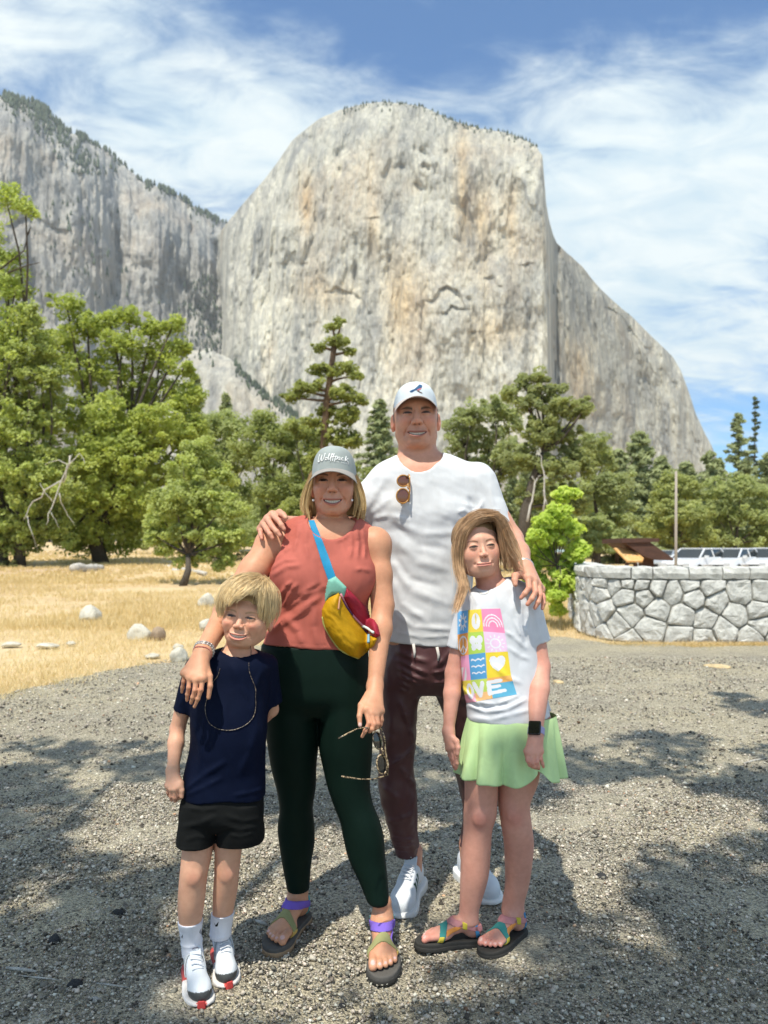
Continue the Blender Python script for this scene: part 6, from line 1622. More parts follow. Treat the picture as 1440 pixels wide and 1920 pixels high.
        n = fbm(np.stack([P[:, 0] * 9 + P[:, 2] * 5, P[:, 1] * 9, P[:, 2] * 14], 1), 3, 61)
        return d - 0.006 * n
    lo, hi = bbox(tor, 0.02); lo[0] = W(655, 900, 2.84)[0]; hi[0] = W(960, 900, 2.8)[0]; hi[2] = W(0, 840, 2.84)[2]; lo[2] -= 0.02
    sh, SV, SQ = garment('t_shirt', shirt, lo, hi, 0.0052, cloth('white_cotton', (0.63, 0.64, 0.665), crease=0.05, weave=700)); parts.append(sh)
    hit = Hit(SV, SQ)
    # trousers
    hip = [(1190, 730, 882, D, 0.122), (1215, 724, 883, D, 0.122), (1250, 717, 885, D, 0.12), (1278, 714, 886, D, 0.105), (1300, 720, 880, D, 0.07)]
    LH = loft(hip, 2.3)
    def pants(P):
        d = smin(smin(LH(P), LL(P), 0.02), LR(P), 0.02)
        f_ = 0
        for k, (a, b_, w_, am) in enumerate([((748, 1222), (800, 1240), 5, .006), ((748, 1238), (800, 1262), 4, .006), ((748, 1252), (790, 1275), 4, .006), ((750, 1266), (785, 1282), 3, .006), ((752, 1280), (770, 1290), 3, .005), ((750, 1292), (768, 1296), 3, .005),
                                      ((850, 1215), (815, 1250), 5, .005), ((845, 1250), (812, 1262), 3, .005), ((840, 1275), (815, 1280), 3, .004), ((752, 1320), (765, 1345), 5, .008), ((757, 1335), (775, 1385), 4, .008), ((776, 1400), (740, 1432), 4, .008), ((735, 1345), (728, 1400), 9, .005),
                                      ((752, 1440), (776, 1470), 5, .007), ((715, 1475), (750, 1500), 7, .005), ((776, 1490), (770, 1540), 5, .006), ((728, 1540), (768, 1530), 5, .005), ((735, 1570), (775, 1575), 3, .005), ((738, 1582), (778, 1584), 3, .004)]):
            f_ = f_ + seg_px(P, [a, ((a[0] + b_[0]) / 2 + 2, (a[1] + b_[1]) / 2 + 3), b_], w_, am)
        n = fbm(P * (13, 13, 9), 3, 71)
        cuff = (P[:, 2] < zof(1587, 2.91)) & (P[:, 0] < 0.2); rib = np.sin(P[:, 0] * 900) * 0.0006
        return d - np.where(cuff, rib - 0.003, 1.5 * f_ + 0.010 * n)
    lo = np.array([W(700, 1300, 2.95)[0], 2.68, zof(1612, 2.92) - 0.02]); hi = np.array([W(912, 1300, 3.0)[0], 3.15, zof(1185, D)])
    pm = cloth('maroon_trouser_cloth', (0.085, 0.032, 0.034), rough=0.48, spec=0.45, weave=1200, crease=0.12, cs=14)
    p_, PV, PQ = garment('trousers', pants, lo, hi, 0.0055, pm); parts.append(p_); ph = Hit(PV, PQ)
    wm = cloth('white_cord', (0.66, 0.62, 0.58), 0.7)
    for pts in ([(776, 1207), (778, 1222), (778, 1233)], [(819, 1213), (822, 1228), (822, 1240)]):
        P3 = [ph.at(x, y, 0.007) for x, y in pts]; P3 = [p for p in P3 if p is not None]
        if len(P3) > 1:
            dr = MB().tube(P3, [0.0055, 0.0052, 0.003], 7).build('drawstring', wm, smooth=True); parts.append(dr)
    # cap with the embroidered bird
    cm = cloth('pale_blue_cap_cloth', (0.66, 0.72, 0.77), 0.8, 1500, 0.15); bmx = cloth('beige_brim_cloth', (0.50, 0.43, 0.40), 0.8, 1500, 0.1)
    cp, br, bt, CV, CQ = cap_mesh(hd, cm, bmx, rx=0.0765, ry=0.097, z0=0.034, h=0.086, front=3.4, brim=0.066, bw=0.076, drop=0.014, curve=6.0, tiltz=0.28)
    ch = Hit(np.array(CV), CQ); adopt(root, [cp, br, bt]); br.parent = cp; bt.parent = cp
    def zx(pts): return [(720 + x / 12, 700 + y / 12) for x, y in pts]
    blue = cloth('navy_thread', (0.035, 0.10, 0.22), 0.6, 2500); red = cloth('pink_thread', (0.62, 0.18, 0.22), 0.6, 2500); brown = cloth('brown_thread', (0.10, 0.06, 0.05), 0.6)
    for nm, poly, m_ in (('bird_emblem', zx([(575, 405), (600, 430), (640, 425), (700, 385), (760, 375), (820, 365), (850, 330), (855, 290), (870, 285), (850, 265), (820, 250), (785, 255), (760, 285), (720, 320), (690, 350), (620, 375)]), blue),
                         ('bird_breast', zx([(745, 380), (790, 382), (832, 355), (845, 320), (800, 345), (760, 358)]), red), ('bird_branch', zx([(740, 388), (765, 386), (865, 440), (860, 455), (790, 425), (745, 398)]), brown)):
        o = relief(nm, poly, ch, 0.0012 + (nm != 'bird_emblem') * 0.0006, 1.5, m_, step=0.45, sink=0.0)
        if o: adopt(root, [o]); o.parent = cp
    # shoes
    mt = Mat('sneaker_knit', rough=0.8); mt.set('Base Color', mt.attr()); v = mt.coord(); mt.bump(mt.noise(v, 420, 3, 0.6), 0.5, 0.002)
    sm = Mat('sneaker_foam', rough=0.6); sm.set('Base Color', sm.attr())
    def up(U, side=1):
        C = np.tile(np.array((0.66, 0.69, 0.72), np.float32), (len(U), 1)); u, v, z = U.T
        for k in range(3):
            c = 0.100 + 0.024 * k; m = (np.abs(u - 0.30 * (z - 0.05) - c) < 0.0078) & (z < 0.094 - 0.25 * (c - 0.09)) & (v * side > 0.005); C[m] = (0.02, 0.07, 0.05)
        C[(u < 0.022) & (z < 0.10) & (z > 0.03)] = (0.02, 0.09, 0.065); 
        return C
    def so(U):
        C = np.tile(np.array((0.74, 0.74, 0.72), np.float32), (len(U), 1)); C[(U[:, 2] < 0.006) & (U[:, 0] > 0.19)] = (0.42, 0.27, 0.15); return C
    s1, u1 = shoe(root, FL, None, lambda U: up(U, 1), so, dict(m=mt.m, s=sm.m, tongue=(0.62, 0.67, 0.72))); s2, u2 = shoe(root, FR, None, lambda U: up(U, 1), so, dict(m=mt.m, s=sm.m, tongue=(0.62, 0.67, 0.72)))
    tg = MB().box(FL.w((0.0885, 0, 0.1395)), (0.020, 0.006, 0.026), R=FL.M @ np.eye(3)).build('tongue_label', cloth('green_label', (0.01, 0.13, 0.09), 0.7)); adopt(root, [tg]); tg.parent = s1
    tri = np.array([(-0.006, 0.0), (0.006, 0.0), (0.0, 0.009)]); V = [FL.w((0.0885 + 0.0132, a, 0.1395 + 0.0 + b - 0.003)) for a, b in tri]; V2 = [FL.w((0.0885 + 0.0122, a, 0.1395 + b - 0.003)) for a, b in tri]
    tri_o = mesh_obj('label_triangle', np.array(V + V2), [(0, 1, 2), (3, 5, 4), (0, 3, 4, 1), (1, 4, 5, 2), (2, 5, 3, 0)], wm, smooth=False); adopt(root, [tri_o]); tri_o.parent = s1
    # bracelet and ring
    bm = Mat('silver_beads', (0.6, 0.58, 0.56), 0.35, Metallic=0.7)
    ax = wrR - elR; ax /= np.linalg.norm(ax); u_ = np.cross(ax, (0, 0, 1)); u_ /= np.linalg.norm(u_); w_ = np.cross(ax, u_); mb = MB()
    for o_, rr_ in ((-0.010, 0.0030), (-0.002, 0.0024)):
        c = wrR + ax * o_; mb.tube([c + 0.0315 * (math.cos(a) * u_ * 1.0 + math.sin(a) * w_) for a in np.linspace(0, 2 * math.pi, 28, endpoint=False)], rr_, 5, closed=True)
    parts.append(mb.build('bracelet', bm.m, smooth=True))
    g = Mat('gold_ring', (0.75, 0.5, 0.2), 0.3, Metallic=1.0); c = (mR[3] + fR[3][0]) / 2; ax = fR[3][0] - mR[3]; ax /= np.linalg.norm(ax); u_ = np.cross(ax, (1, 0, 0)); u_ /= np.linalg.norm(u_); w_ = np.cross(ax, u_)
    parts.append(MB().tube([c + 0.0100 * (math.cos(a) * u_ + math.sin(a) * w_) for a in np.linspace(0, 2 * math.pi, 20, endpoint=False)], 0.0014, 5, closed=True).build('ring', g.m, smooth=True))
    settle(root, parts)
    return hit
MAN_SHIRT = build_man()

# the man's spectacles hang from his collar by one arm
def build_hanging_glasses():
    hit = MAN_SHIRT; am = Mat('amber_acetate', (0.66, 0.32, 0.07), 0.18, 0.6); am.b.inputs['Transmission Weight'].default_value = 0.35
    ln = Mat('brown_lens', (0.16, 0.05, 0.02), 0.06, 0.8); dk = Mat('dark_hinge', (0.10, 0.05, 0.03), 0.4)
    def Z(x, y): return (660 + x / 4.5, 690 + y / 4.5)
    def on(x, y, off): 
        q = hit.at(*Z(x, y)); dd = (q[1] if q is not None else 2.72) - off; return W(*Z(x, y), dd)
    root = empty('sunglasses', tuple(on(480, 900, 0.02)), 'amber framed sunglasses hanging from the collar of the man white t-shirt', 'sunglasses')
    dF = min(on(430, 950, 0)[1], on(430, 1080, 0)[1], on(485, 1080, 0)[1]) - 0.034
    parts = []
    for c, rx_, ry_ in (((432, 952), 54, 48), ((428, 1080), 56, 62)):
        pts = [W(*Z(c[0] + rx_ * 0.95 * math.cos(a), c[1] + ry_ * math.sin(a)), dF + 0.010 * math.cos(a)) for a in np.linspace(0, 2 * math.pi, 26, endpoint=False)]
        parts.append(MB().tube(pts, 0.0026, 6, closed=True).build('rim', am.m, smooth=True))
        k = len(pts); cen = np.mean(pts, 0) - (0, 0.003, 0); V = np.array(pts + [cen]); Q = [(i, (i + 1) % k, k) for i in range(k)]
        parts.append(mesh_obj('lens', V, Q, ln.m))
    parts.append(MB().tube([W(*Z(478, 990), dF), W(*Z(470, 1005), dF - 0.004), W(*Z(478, 1022), dF)], 0.0026, 6).build('bridge', am.m, smooth=True))
    parts.append(MB().tube([W(*Z(478, 1130), dF + 0.004), W(*Z(486, 1040), dF + 0.012), W(*Z(487, 960), dF + 0.018), W(*Z(484, 905), dF + 0.02), W(*Z(478, 896), dF + 0.03)], [0.003, 0.0032, 0.0032, 0.003, 0.002], 6).build('temple', am.m, smooth=True))
    parts.append(MB().tube([W(*Z(472, 905), dF + 0.002), W(*Z(474, 935), dF + 0.002)], 0.003, 6).build('hinge', dk.m, smooth=True))
    adopt(root, parts)
build_hanging_glasses()

# ------------------------------------------------------------------ the woman
def build_woman():
    skin = (0.60, 0.30, 0.18)
    root = empty('person', (-0.17, 2.6, 0), 'smiling woman in a coral sleeveless top, dark green leggings and grey cap, sunglasses in hand', 'person')
    hd = Head((623.5, 901), 2.47, 0.0600, 0.0600, w=1.00, jaw=0.88, chin=0.98, mw=0.0315, smile=0.0050, open_=0.0095, skin=(0.63, 0.32, 0.215), brow=(0.09, 0.045, 0.03), browy=0.022, browt=0.0032, lip=(0.42, 0.12, 0.10), blush=0.30, age=0.35, eyeo=0.0044, female=True, iris=(0.02, 0.012, 0.01), sclera=(0.26, 0.21, 0.19), pitch=-3)
    D = 2.56
    tor = [(972, 580, 662, D, 0.055), (980, 556, 682, D, 0.070), (992, 540, 692, D, 0.082), (1015, 527, 698, D, 0.095), (1045, 517, 698, D, 0.105), (1075, 511, 698, D, 0.115), (1105, 509, 697, D, 0.120), (1135, 513, 692, D, 0.118), (1165, 508, 691, D, 0.118), (1190, 498, 691, D, 0.120), (1212, 491, 692, D, 0.122)]
    Lt, Lin = loft(tor, 2.2), loft(tor, 2.2, grow=-0.015)
    shR, elR, wrR = J(512, 1022, 2.58), J(440, 1118, 2.47), J(381, 1222, 2.215)
    shL, elL, wrL = J(703, 1022, 2.57), J(718, 1135, 2.52), J(703, 1287, 2.40)
    mR = [J(380, 1272, 2.150), J(367.5, 1275, 2.146), J(355.5, 1271, 2.152), J(346, 1262, 2.165)]
    fR = [[J(377, 1293, 2.140), J(371, 1310, 2.143), J(364.5, 1325, 2.150)], [J(365.5, 1294, 2.138), J(361.5, 1307, 2.142), J(358, 1318, 2.150)], [J(354, 1289, 2.146), J(351.5, 1302, 2.152), J(350.5, 1313, 2.158)], [J(344, 1278, 2.162), J(342, 1289, 2.168), J(341, 1298, 2.174)]]
    tR = [J(386, 1248, 2.19), J(393, 1268, 2.165), J(394, 1286, 2.155), J(391, 1308, 2.155)]
    mL = [J(686, 1330, 2.325), J(696, 1337, 2.320), J(706, 1338, 2.325), J(714, 1333, 2.340)]
    fL = [[J(692, 1356, 2.305), J(685, 1370, 2.300), J(679, 1381, 2.303)], [J(702, 1358, 2.303), J(698, 1367, 2.300), J(693, 1372, 2.308)], [J(709, 1357, 2.310), J(706, 1364, 2.310), J(702, 1368, 2.320)], [J(716, 1350, 2.330), J(714, 1358, 2.330), J(711, 1364, 2.338)]]
    tL = [J(690, 1302, 2.37), J(677, 1322, 2.335), J(674, 1343, 2.315), J(675, 1360, 2.305)]
    FR = Foot((571, 1722), (506, 1793), 0.262, big=1); FL = Foot((716, 1762), (721, 1846), 0.262, big=-1)
    # FR is the foot on the left of the picture
    rowR = [(1240, 487, 592, 2.57, 0.112), (1300, 490, 598, 2.575, 0.11), (1350, 496, 599, 2.58, 0.106), (1398, 501.7, 597, 2.59, 0.096), (1436, 508, 593.5, 2.605, 0.086), (1481, 519, 592, 2.62, 0.075), (1512, 524, 587, 2.625, 0.070), (1552, 520.6, 589.4, 2.645, 0.072), (1583, 523.8, 589.4, 2.655, 0.070), (1620, 530, 583, 2.665, 0.058), (1672, 540, 579, 2.675, 0.045)]
    rowL = [(1240, 588, 691, 2.57, 0.112), (1300, 597, 695, 2.565, 0.11), (1350, 597, 698, 2.56, 0.106), (1406, 599, 698, 2.555, 0.096), (1440, 606, 696, 2.555, 0.086), (1478, 615, 694, 2.55, 0.076), (1510, 626, 701, 2.55, 0.072), (1540, 637, 713, 2.55, 0.074), (1567, 642.5, 719.6, 2.55, 0.074), (1606, 652, 722.7, 2.545, 0.066), (1650, 672, 727, 2.53, 0.052), (1694, 690, 730, 2.515, 0.041)]
    neckA, neckB = W(622, 995, 2.60), W(622, 940, 2.57)
    z0 = 0.030
    def footR(P): return FR.bare(P, z0 / FR.s)
    def footL(P): return FL.bare(P, z0 / FL.s)
    hip = [(1205, 492, 690, D, 0.118), (1235, 488, 691, D, 0.122), (1270, 487, 694, D, 0.122), (1310, 490, 695, D, 0.11), (1340, 500, 690, D, 0.07)]
    LH = loft(hip, 2.3); L1, L2 = loft(rowR, 2.05), loft(rowL, 2.05); LHi = loft(hip, 2.3, grow=-0.01); L1i, L2i = loft(rowR, 2.05, grow=-0.006), loft(rowL, 2.05, grow=-0.006)
    def body(P):
        d = local(P, hd.world((0, 0, 0)), 0.17, hd.f)
        d = smin(d, rc(P, neckA, neckB, 0.056, 0.050), 0.018)
        d = smin(d, Lin(P), 0.02); d = smin(d, rc(P, neckA - (0, -0.0, 0.01), shR, 0.045, 0.055), 0.03); d = smin(d, rc(P, neckA - (0, -0.0, 0.01), shL, 0.045, 0.052), 0.03)
        d = smin(d, ell(P, shR, (0.056, 0.056, 0.062)), 0.02); d = smin(d, chain(P, [shR, (shR + elR) / 2, elR], [0.052, 0.047, 0.040], 0.02), 0.02)
        d = smin(d, chain(P, [elR, (elR * 0.7 + wrR * 0.3), wrR], [0.038, 0.036, 0.0245], 0.02), 0.012)
        d = smin(d, ell(P, shL, (0.052, 0.055, 0.06)), 0.02); d = smin(d, chain(P, [shL, (shL + elL) / 2, elL], [0.048, 0.042, 0.037], 0.02), 0.02)
        d = smin(d, chain(P, [elL, (elL * 0.7 + wrL * 0.3), wrL], [0.036, 0.035, 0.0235], 0.02), 0.012)
        d = smin(d, local(P, J(367, 1275, 2.16), 0.13, lambda p: hand(p, wrR, mR, fR, tR, 0.88, wr=0.025, fr=0.86)), 0.010)
        d = smin(d, local(P, J(697, 1335, 2.33), 0.13, lambda p: hand(p, wrL, mL, fL, tL, 0.88, wr=0.025, fr=0.92)), 0.010)
        d = smin(d, smin(LHi(P), smin(L1i(P), L2i(P), 0.01), 0.02), 0.02)
        d = smin(d, local(P, FR.w((0.12, 0, 0.06)), 0.2, footR), 0.012); d = smin(d, local(P, FL.w((0.12, 0, 0.06)), 0.2, footL), 0.012)
        return d
    fine = [(J(335, 1332, 2.13) - 0.015, J(402, 1230, 2.22) + 0.02, 0.0026), (J(665, 1390, 2.29) - 0.02, J(722, 1290, 2.39) + 0.025, 0.0026)]
    for ft in (FR, FL): c = ft.w((0.13, 0, 0.05)); fine.append((c - (0.15, 0.17, 0.07), c + (0.15, 0.17, 0.07), 0.0028))
    def tint(V, C):
        k = tone(V, [(q, 0.012) for f_ in (fL, fR) for fj in f_ for q in (fj[0],)]); C = C * (1 - k * np.array([0.02, 0.12, 0.12]))
        for ft in (FR, FL):
            for i in range(5):
                v = (0.033, 0.0125, -0.004, -0.0185, -0.032)[i]; ut = (0.246, 0.241, 0.233, 0.222, 0.207)[i]; r = (0.0125, 0.0085, 0.008, 0.0078, 0.0076)[i]
                q = ft.w((ut - r * 0.9, v, 0.0125 + r + z0 / ft.s)); m = np.linalg.norm(V - q, axis=1) < r * 0.62; C[m] = (0.66, 0.42, 0.38)
        q = J(676, 1359, 2.298); m = np.linalg.norm(V - q, axis=1) < 0.0075; C[m] = (0.72, 0.50, 0.46)
        return C
    b = make_skin('body', body, hd, np.array([J(330, 1300, 2.15)[0] - 0.03, 2.09, -0.01]), np.array([J(742, 1100, 2.55)[0] + 0.03, 2.82, J(0, 850, 2.5)[2]]), 0.006, fine + hd.boxes(), root, skin, tint)
    parts = [b]
    # sleeveless top
    def shirt(P):
        d = Lt(P)
        d = smin(d, ell(P, W(561, 1080, 2.50), (0.088, 0.066, 0.082)), 0.05); d = smin(d, ell(P, W(652, 1080, 2.50), (0.086, 0.066, 0.082)), 0.05)
        d = smin(d, rc(P, W(570, 985, 2.58), W(548, 992, 2.58), 0.035, 0.035), 0.02); d = smin(d, rc(P, W(668, 990, 2.58), W(685, 1000, 2.58), 0.035, 0.033), 0.02)
        x, y = to_px(P)
        d = smax(d, -rc(P, W(622, 974, 2.515), W(622, 925, 2.59), 0.079, 0.080), 0.003)
        # arm holes
        d = smax(d, -ell(P, W(508, 1032, 2.57), (0.046, 0.12, 0.080)), 0.004); d = smax(d, -ell(P, W(713, 1028, 2.57), (0.040, 0.12, 0.074)), 0.004)
        zh = zof(1210, D) + 0.006 * np.sin(P[:, 0] * 14); d = smax(d, zh - P[:, 2], 0.003)
        hemline = np.abs(P[:, 2] - zh - 0.016) < 0.0018; d = d + 0.0010 * hemline
        f_ = 0
        for pts, w_, am in [([(512, 1078), (535, 1062), (560, 1060)], 5, .004), ([(511, 1064), (532, 1050), (552, 1050)], 4, .004), ([(515, 1050), (530, 1035), (545, 1025)], 4, .003), ([(560, 985), (556, 1010), (552, 1030)], 4, .004), ([(575, 990), (572, 1020), (578, 1045)], 4, .003),
                            ([(668, 990), (672, 1015), (670, 1045)], 4, .005), ([(658, 1000), (660, 1025), (656, 1045)], 4, .004), ([(680, 995), (684, 1020), (684, 1045)], 3, .004), ([(630, 1015), (645, 1010), (655, 1000)], 3, .003), ([(693, 1070), (680, 1066), (668, 1068)], 4, .003),
                            ([(522, 1120), (535, 1100), (545, 1092)], 4, .005), ([(532, 1135), (546, 1108), (556, 1096)], 4, .005), ([(520, 1150), (560, 1120), (590, 1100)], 6, .006), ([(510, 1175), (550, 1150), (600, 1120)], 6, .005), ([(500, 1190), (540, 1165), (580, 1140)], 5, .005), ([(535, 1160), (560, 1185), (565, 1210)], 7, .005), ([(590, 1140), (588, 1175), (596, 1205)], 7, .004)]:
            f_ = f_ + seg_px(P, pts, w_, am)
        f_ = f_ - seg_px(P, [(525, 1145), (570, 1112), (600, 1098)], 4, .005) - seg_px(P, [(600, 1060), (606, 1100), (606, 1130)], 10, .006)
        n = fbm(P * (12, 12, 8), 3, 33)
        return d - 1.6 * f_ - 0.006 * n
    lo, hi = bbox(tor, 0.03); hi[2] = W(0, 960, D)[2]
    m_top = cloth('coral_top_cloth', (0.46, 0.125, 0.095), 0.8, 1300, 0.1, crease=0.02)
    sh, SV, SQ = garment('sleeveless_top', shirt, lo, hi, 0.0048, m_top); parts.append(sh)
    def leg(P):
        d = smin(LH(P), smin(L1(P), L2(P), 0.012), 0.02)
        n = fbm(P * (7, 7, 5), 2, 44); hem = 0
        return d - 0.0025 * n
    lo = np.array([W(478, 1300, 2.6)[0], 2.42, zof(1700, 2.52) - 0.01]); hi = np.array([W(735, 1300, 2.55)[0] + 0.02, 2.76, zof(1198, D)])
    m_leg = cloth('dark_green_stretch', (0.0042, 0.0135, 0.0095), 0.55, 1500, 0.08, spec=0.10)
    lg, LV, LQ = garment('leggings', leg, lo, hi, 0.006, m_leg); parts.append(lg)
    # cap and lettering
    cm = cloth('grey_cap_cloth', (0.34, 0.375, 0.37), 0.8, 1500, 0.12); bmx = cloth('grey_brim_cloth', (0.32, 0.295, 0.275), 0.8, 1500, 0.1)
    cp, br, bt, CV, CQ = cap_mesh(hd, cm, bmx, rx=0.0775, ry=0.098, z0=0.028, h=0.098, front=4.2, brim=0.070, bw=0.083, drop=0.021, curve=4.0, tiltz=0.20)
    ch = Hit(np.array(CV), CQ); adopt(root, [cp, br, bt]); br.parent = cp; bt.parent = cp
    Zt = lambda x, y: (570 + x / 12, 820 + y / 12)
    strokes = [[(362, 388), (340, 460), (326, 545), (350, 552), (385, 490), (408, 415), (412, 405), (402, 470), (398, 530), (425, 522), (460, 450), (482, 360)],
               [(520, 470), (495, 458), (478, 485), (492, 512), (520, 500), (528, 470), (516, 458)], [(528, 475), (556, 440), (584, 385), (576, 372), (560, 420), (552, 480), (560, 505), (578, 492)],
               [(578, 492), (612, 430), (640, 385), (632, 374), (616, 420), (604, 490), (596, 545)], [(592, 462), (640, 440), (700, 430)], [(640, 455), (668, 400), (684, 382), (676, 376), (660, 430), (650, 500), (642, 540)],
               [(712, 425), (700, 480), (688, 555)], [(708, 440), (735, 428), (748, 450), (736, 492), (706, 498)], [(806, 455), (782, 446), (762, 474), (774, 504), (800, 494), (810, 456), (802, 500), (820, 512)],
               [(886, 470), (862, 462), (842, 488), (856, 516), (884, 512)], [(946, 430), (932, 480), (920, 540)], [(986, 482), (952, 500), (928, 512), (962, 530), (1000, 572)]]
    mb = MB()
    for s_ in strokes:
        P3 = [ch.at(*Zt(x, y), 0.0012) for x, y in s_]; P3 = [p for p in P3 if p is not None]
        if len(P3) > 2: P3 = smooth_path(P3, len(P3) * 3); mb.tube(P3, 0.0015, 5)
    tw = cloth('white_thread', (0.9, 0.9, 0.9), 0.6); lt = mb.build('cap_lettering', tw, smooth=True); adopt(root, [lt]); lt.parent = cp
    GL = dict(N=[[(0, 1), (0, 0), (1, 1), (1, 0)]], C=[[(1, .1), (.3, 0), (0, .5), (.3, 1), (1, .9)]], S=[[(1, 0), (0, .1), (.2, .5), (1, .6), (.8, 1), (0, 1)]], T=[[(0, 0), (1, 0)], [(.5, 0), (.5, 1)]], A=[[(0, 1), (.5, 0), (1, 1)], [(.2, .65), (.8, .65)]], E=[[(1, 0), (0, 0), (0, 1), (1, 1)], [(0, .5), (.8, .5)]])
    mb = MB()
    for i, (chh, x0) in enumerate(zip('NCSTATE', (722, 762, 838, 874, 908, 946, 984))):
        y0 = 532 + (x0 - 722) * 0.19
        for s_ in GL[chh]:
            P3 = [ch.at(*Zt(x0 + x * 24, y0 + y * 24), 0.0010) for x, y in s_]; P3 = [p for p in P3 if p is not None]
            if len(P3) > 1: mb.tube(P3, 0.00042, 4)
    if mb.V: l2 = mb.build('cap_small_lettering', tw); adopt(root, [l2]); l2.parent = cp
    # hair
    def hairv(P):
        d = loft([(884, 588, 662, 2.60, 0.060), (915, 578, 672, 2.615, 0.062), (945, 574, 678, 2.615, 0.056), (968, 576, 680, 2.61, 0.045)], 2.2)(P)
        for g in ([J(587, 892, 2.57), J(579, 925, 2.575), J(575, 950, 2.575), J(580, 964, 2.565)], [J(661, 894, 2.57), J(670, 925, 2.575), J(674, 950, 2.575), J(671, 966, 2.565)]):
            d = smin(d, chain(P, g, [0.010, 0.013, 0.014, 0.011], 0.01), 0.012)
        return d - 0.0025 * fbm(P * (160, 160, 14), 2, 9)
    hm = cloth('blond_hair_base', (0.27, 0.17, 0.075), 0.6, 300, 0.3)
    V, Q = surface(hairv, J(555, 985, 2.50) - (0, 0.02, 0), J(700, 870, 2.68) + (0, 0.02, 0.0), 0.0045); parts.append(mesh_obj('hair', V, Q, hm))
    rng = np.random.default_rng(5); sm = hair_mat('blond_hair', (0.34, 0.21, 0.09), (0.66, 0.48, 0.24))
    gl = [[J(592, 886, 2.53), J(580, 915, 2.525), J(574, 945, 2.525), J(580, 974, 2.525)], [J(592, 886, 2.55), J(577, 918, 2.55), J(571, 948, 2.55), J(576, 974, 2.55)], [J(592, 886, 2.58), J(578, 920, 2.59), J(572, 950, 2.59), J(578, 976, 2.58)], [J(590, 886, 2.60), J(577, 925, 2.62), J(575, 955, 2.62), J(584, 980, 2.60)]]
    gr = [[J(656, 886, 2.53), J(668, 915, 2.525), J(674, 945, 2.525), J(669, 974, 2.525)], [J(657, 886, 2.55), J(672, 918, 2.55), J(678, 948, 2.55), J(675, 975, 2.55)], [J(657, 886, 2.58), J(672, 920, 2.59), J(678, 950, 2.59), J(674, 976, 2.58)], [J(656, 886, 2.60), J(672, 925, 2.62), J(677, 955, 2.62), J(668, 980, 2.60)]]
    lines = lock_strands(gl, 650, 12, rng, 0.004, 0.008, 0.001) + lock_strands(gr, 650, 12, rng, 0.004, 0.008, 0.001)
    parts.append(add_strands('hair_strands', lines, sm, 0.0009))
    ear = Mat('pearl', (0.8, 0.78, 0.76), 0.2, 0.6)
    for x in (587.5, 660): 
        V, Q = surface(lambda P, c=J(x, 938, 2.50): ell(P, c, (0.0042,) * 3), J(x, 938, 2.50) - 0.008, J(x, 938, 2.50) + 0.008, 0.0016); parts.append(mesh_obj('earring', V, Q, ear.m))
    HITS = meshdata(sh, lg, b)
    settle(root, parts); parts = []
    # sandals
    pur, oli, yel, teal, blk = (0.20, 0.12, 0.52), (0.30, 0.29, 0.13), (0.62, 0.42, 0.12), (0.10, 0.42, 0.42), (0.03, 0.03, 0.03)
    zz = z0 / FR.s
    for ft, ff, sd in ((FR, footR, -1), (FL, footL, -1)):
        o_ = -1
        sandal(root, ft, z0 / ft.s, ff, [
            ('ankle_strap', pur, (0.095, 0, 0.064 + zz), (-0.30, 0, 0.95), 0.0115, None), ('toe_strap', oli, (0.158, 0, 0.04 + zz), (0.95, -0.22, 0.25), 0.0115, None),
            ('strap_tab', yel, (0.158, 0, 0.04 + zz), (0.95, -0.22, 0.25), 0.0125, lambda U: np.maximum(U[:, 2] - 0.050, (0.022 - U[:, 1]) if ft is FR else (U[:, 1] + 0.022))),
            ('side_strap', pur, (0.115, 0, 0.045 + zz), (0.45, 0, 0.89), 0.0075, lambda U: np.maximum(np.maximum(0.020 + U[:, 1], 0.075 - U[:, 0]), U[:, 0] - 0.150)),
            ('heel_strap', teal, (0.034, 0, 0.05 + zz), (0.95, 0, -0.30), 0.0065, lambda U: np.maximum(0.015 - np.abs(U[:, 1]), U[:, 2] - 0.100))], None, mid=MIDSOLE_TAN if ft is FR else SOLE_DARK)
    # bracelets on her right wrist
    bm = Mat('silver_chain', (0.55, 0.52, 0.50), 0.35, Metallic=0.8); pk = Mat('coral_beads', (0.5, 0.16, 0.13), 0.5)
    ax = wrR - elR; ax /= np.linalg.norm(ax); u_ = np.cross(ax, (0, 0, 1)); u_ /= np.linalg.norm(u_); w_ = np.cross(ax, u_)
    for o_, rr_, R_, m in ((-0.012, 0.0020, 0.029, bm.m), (-0.004, 0.0024, 0.0285, bm.m), (0.010, 0.0014, 0.0275, pk.m)):
        c = wrR + ax * o_; pts = [c + R_ * (math.cos(a) * u_ + math.sin(a) * w_) + ax * 0.002 * math.sin(3 * a) for a in np.linspace(0, 2 * math.pi, 40, endpoint=False)]
        rr2 = rr_; mb = MB().tube(pts, rr2, 5, closed=True)
        for p in pts[::2]: mb.tube([p - ax * rr2, p + ax * rr2], rr2 * 1.45, 5)
        parts.append(mb.build('bracelet', m, smooth=True))
    settle(root, parts)
    return HITS
W_HITS = build_woman()

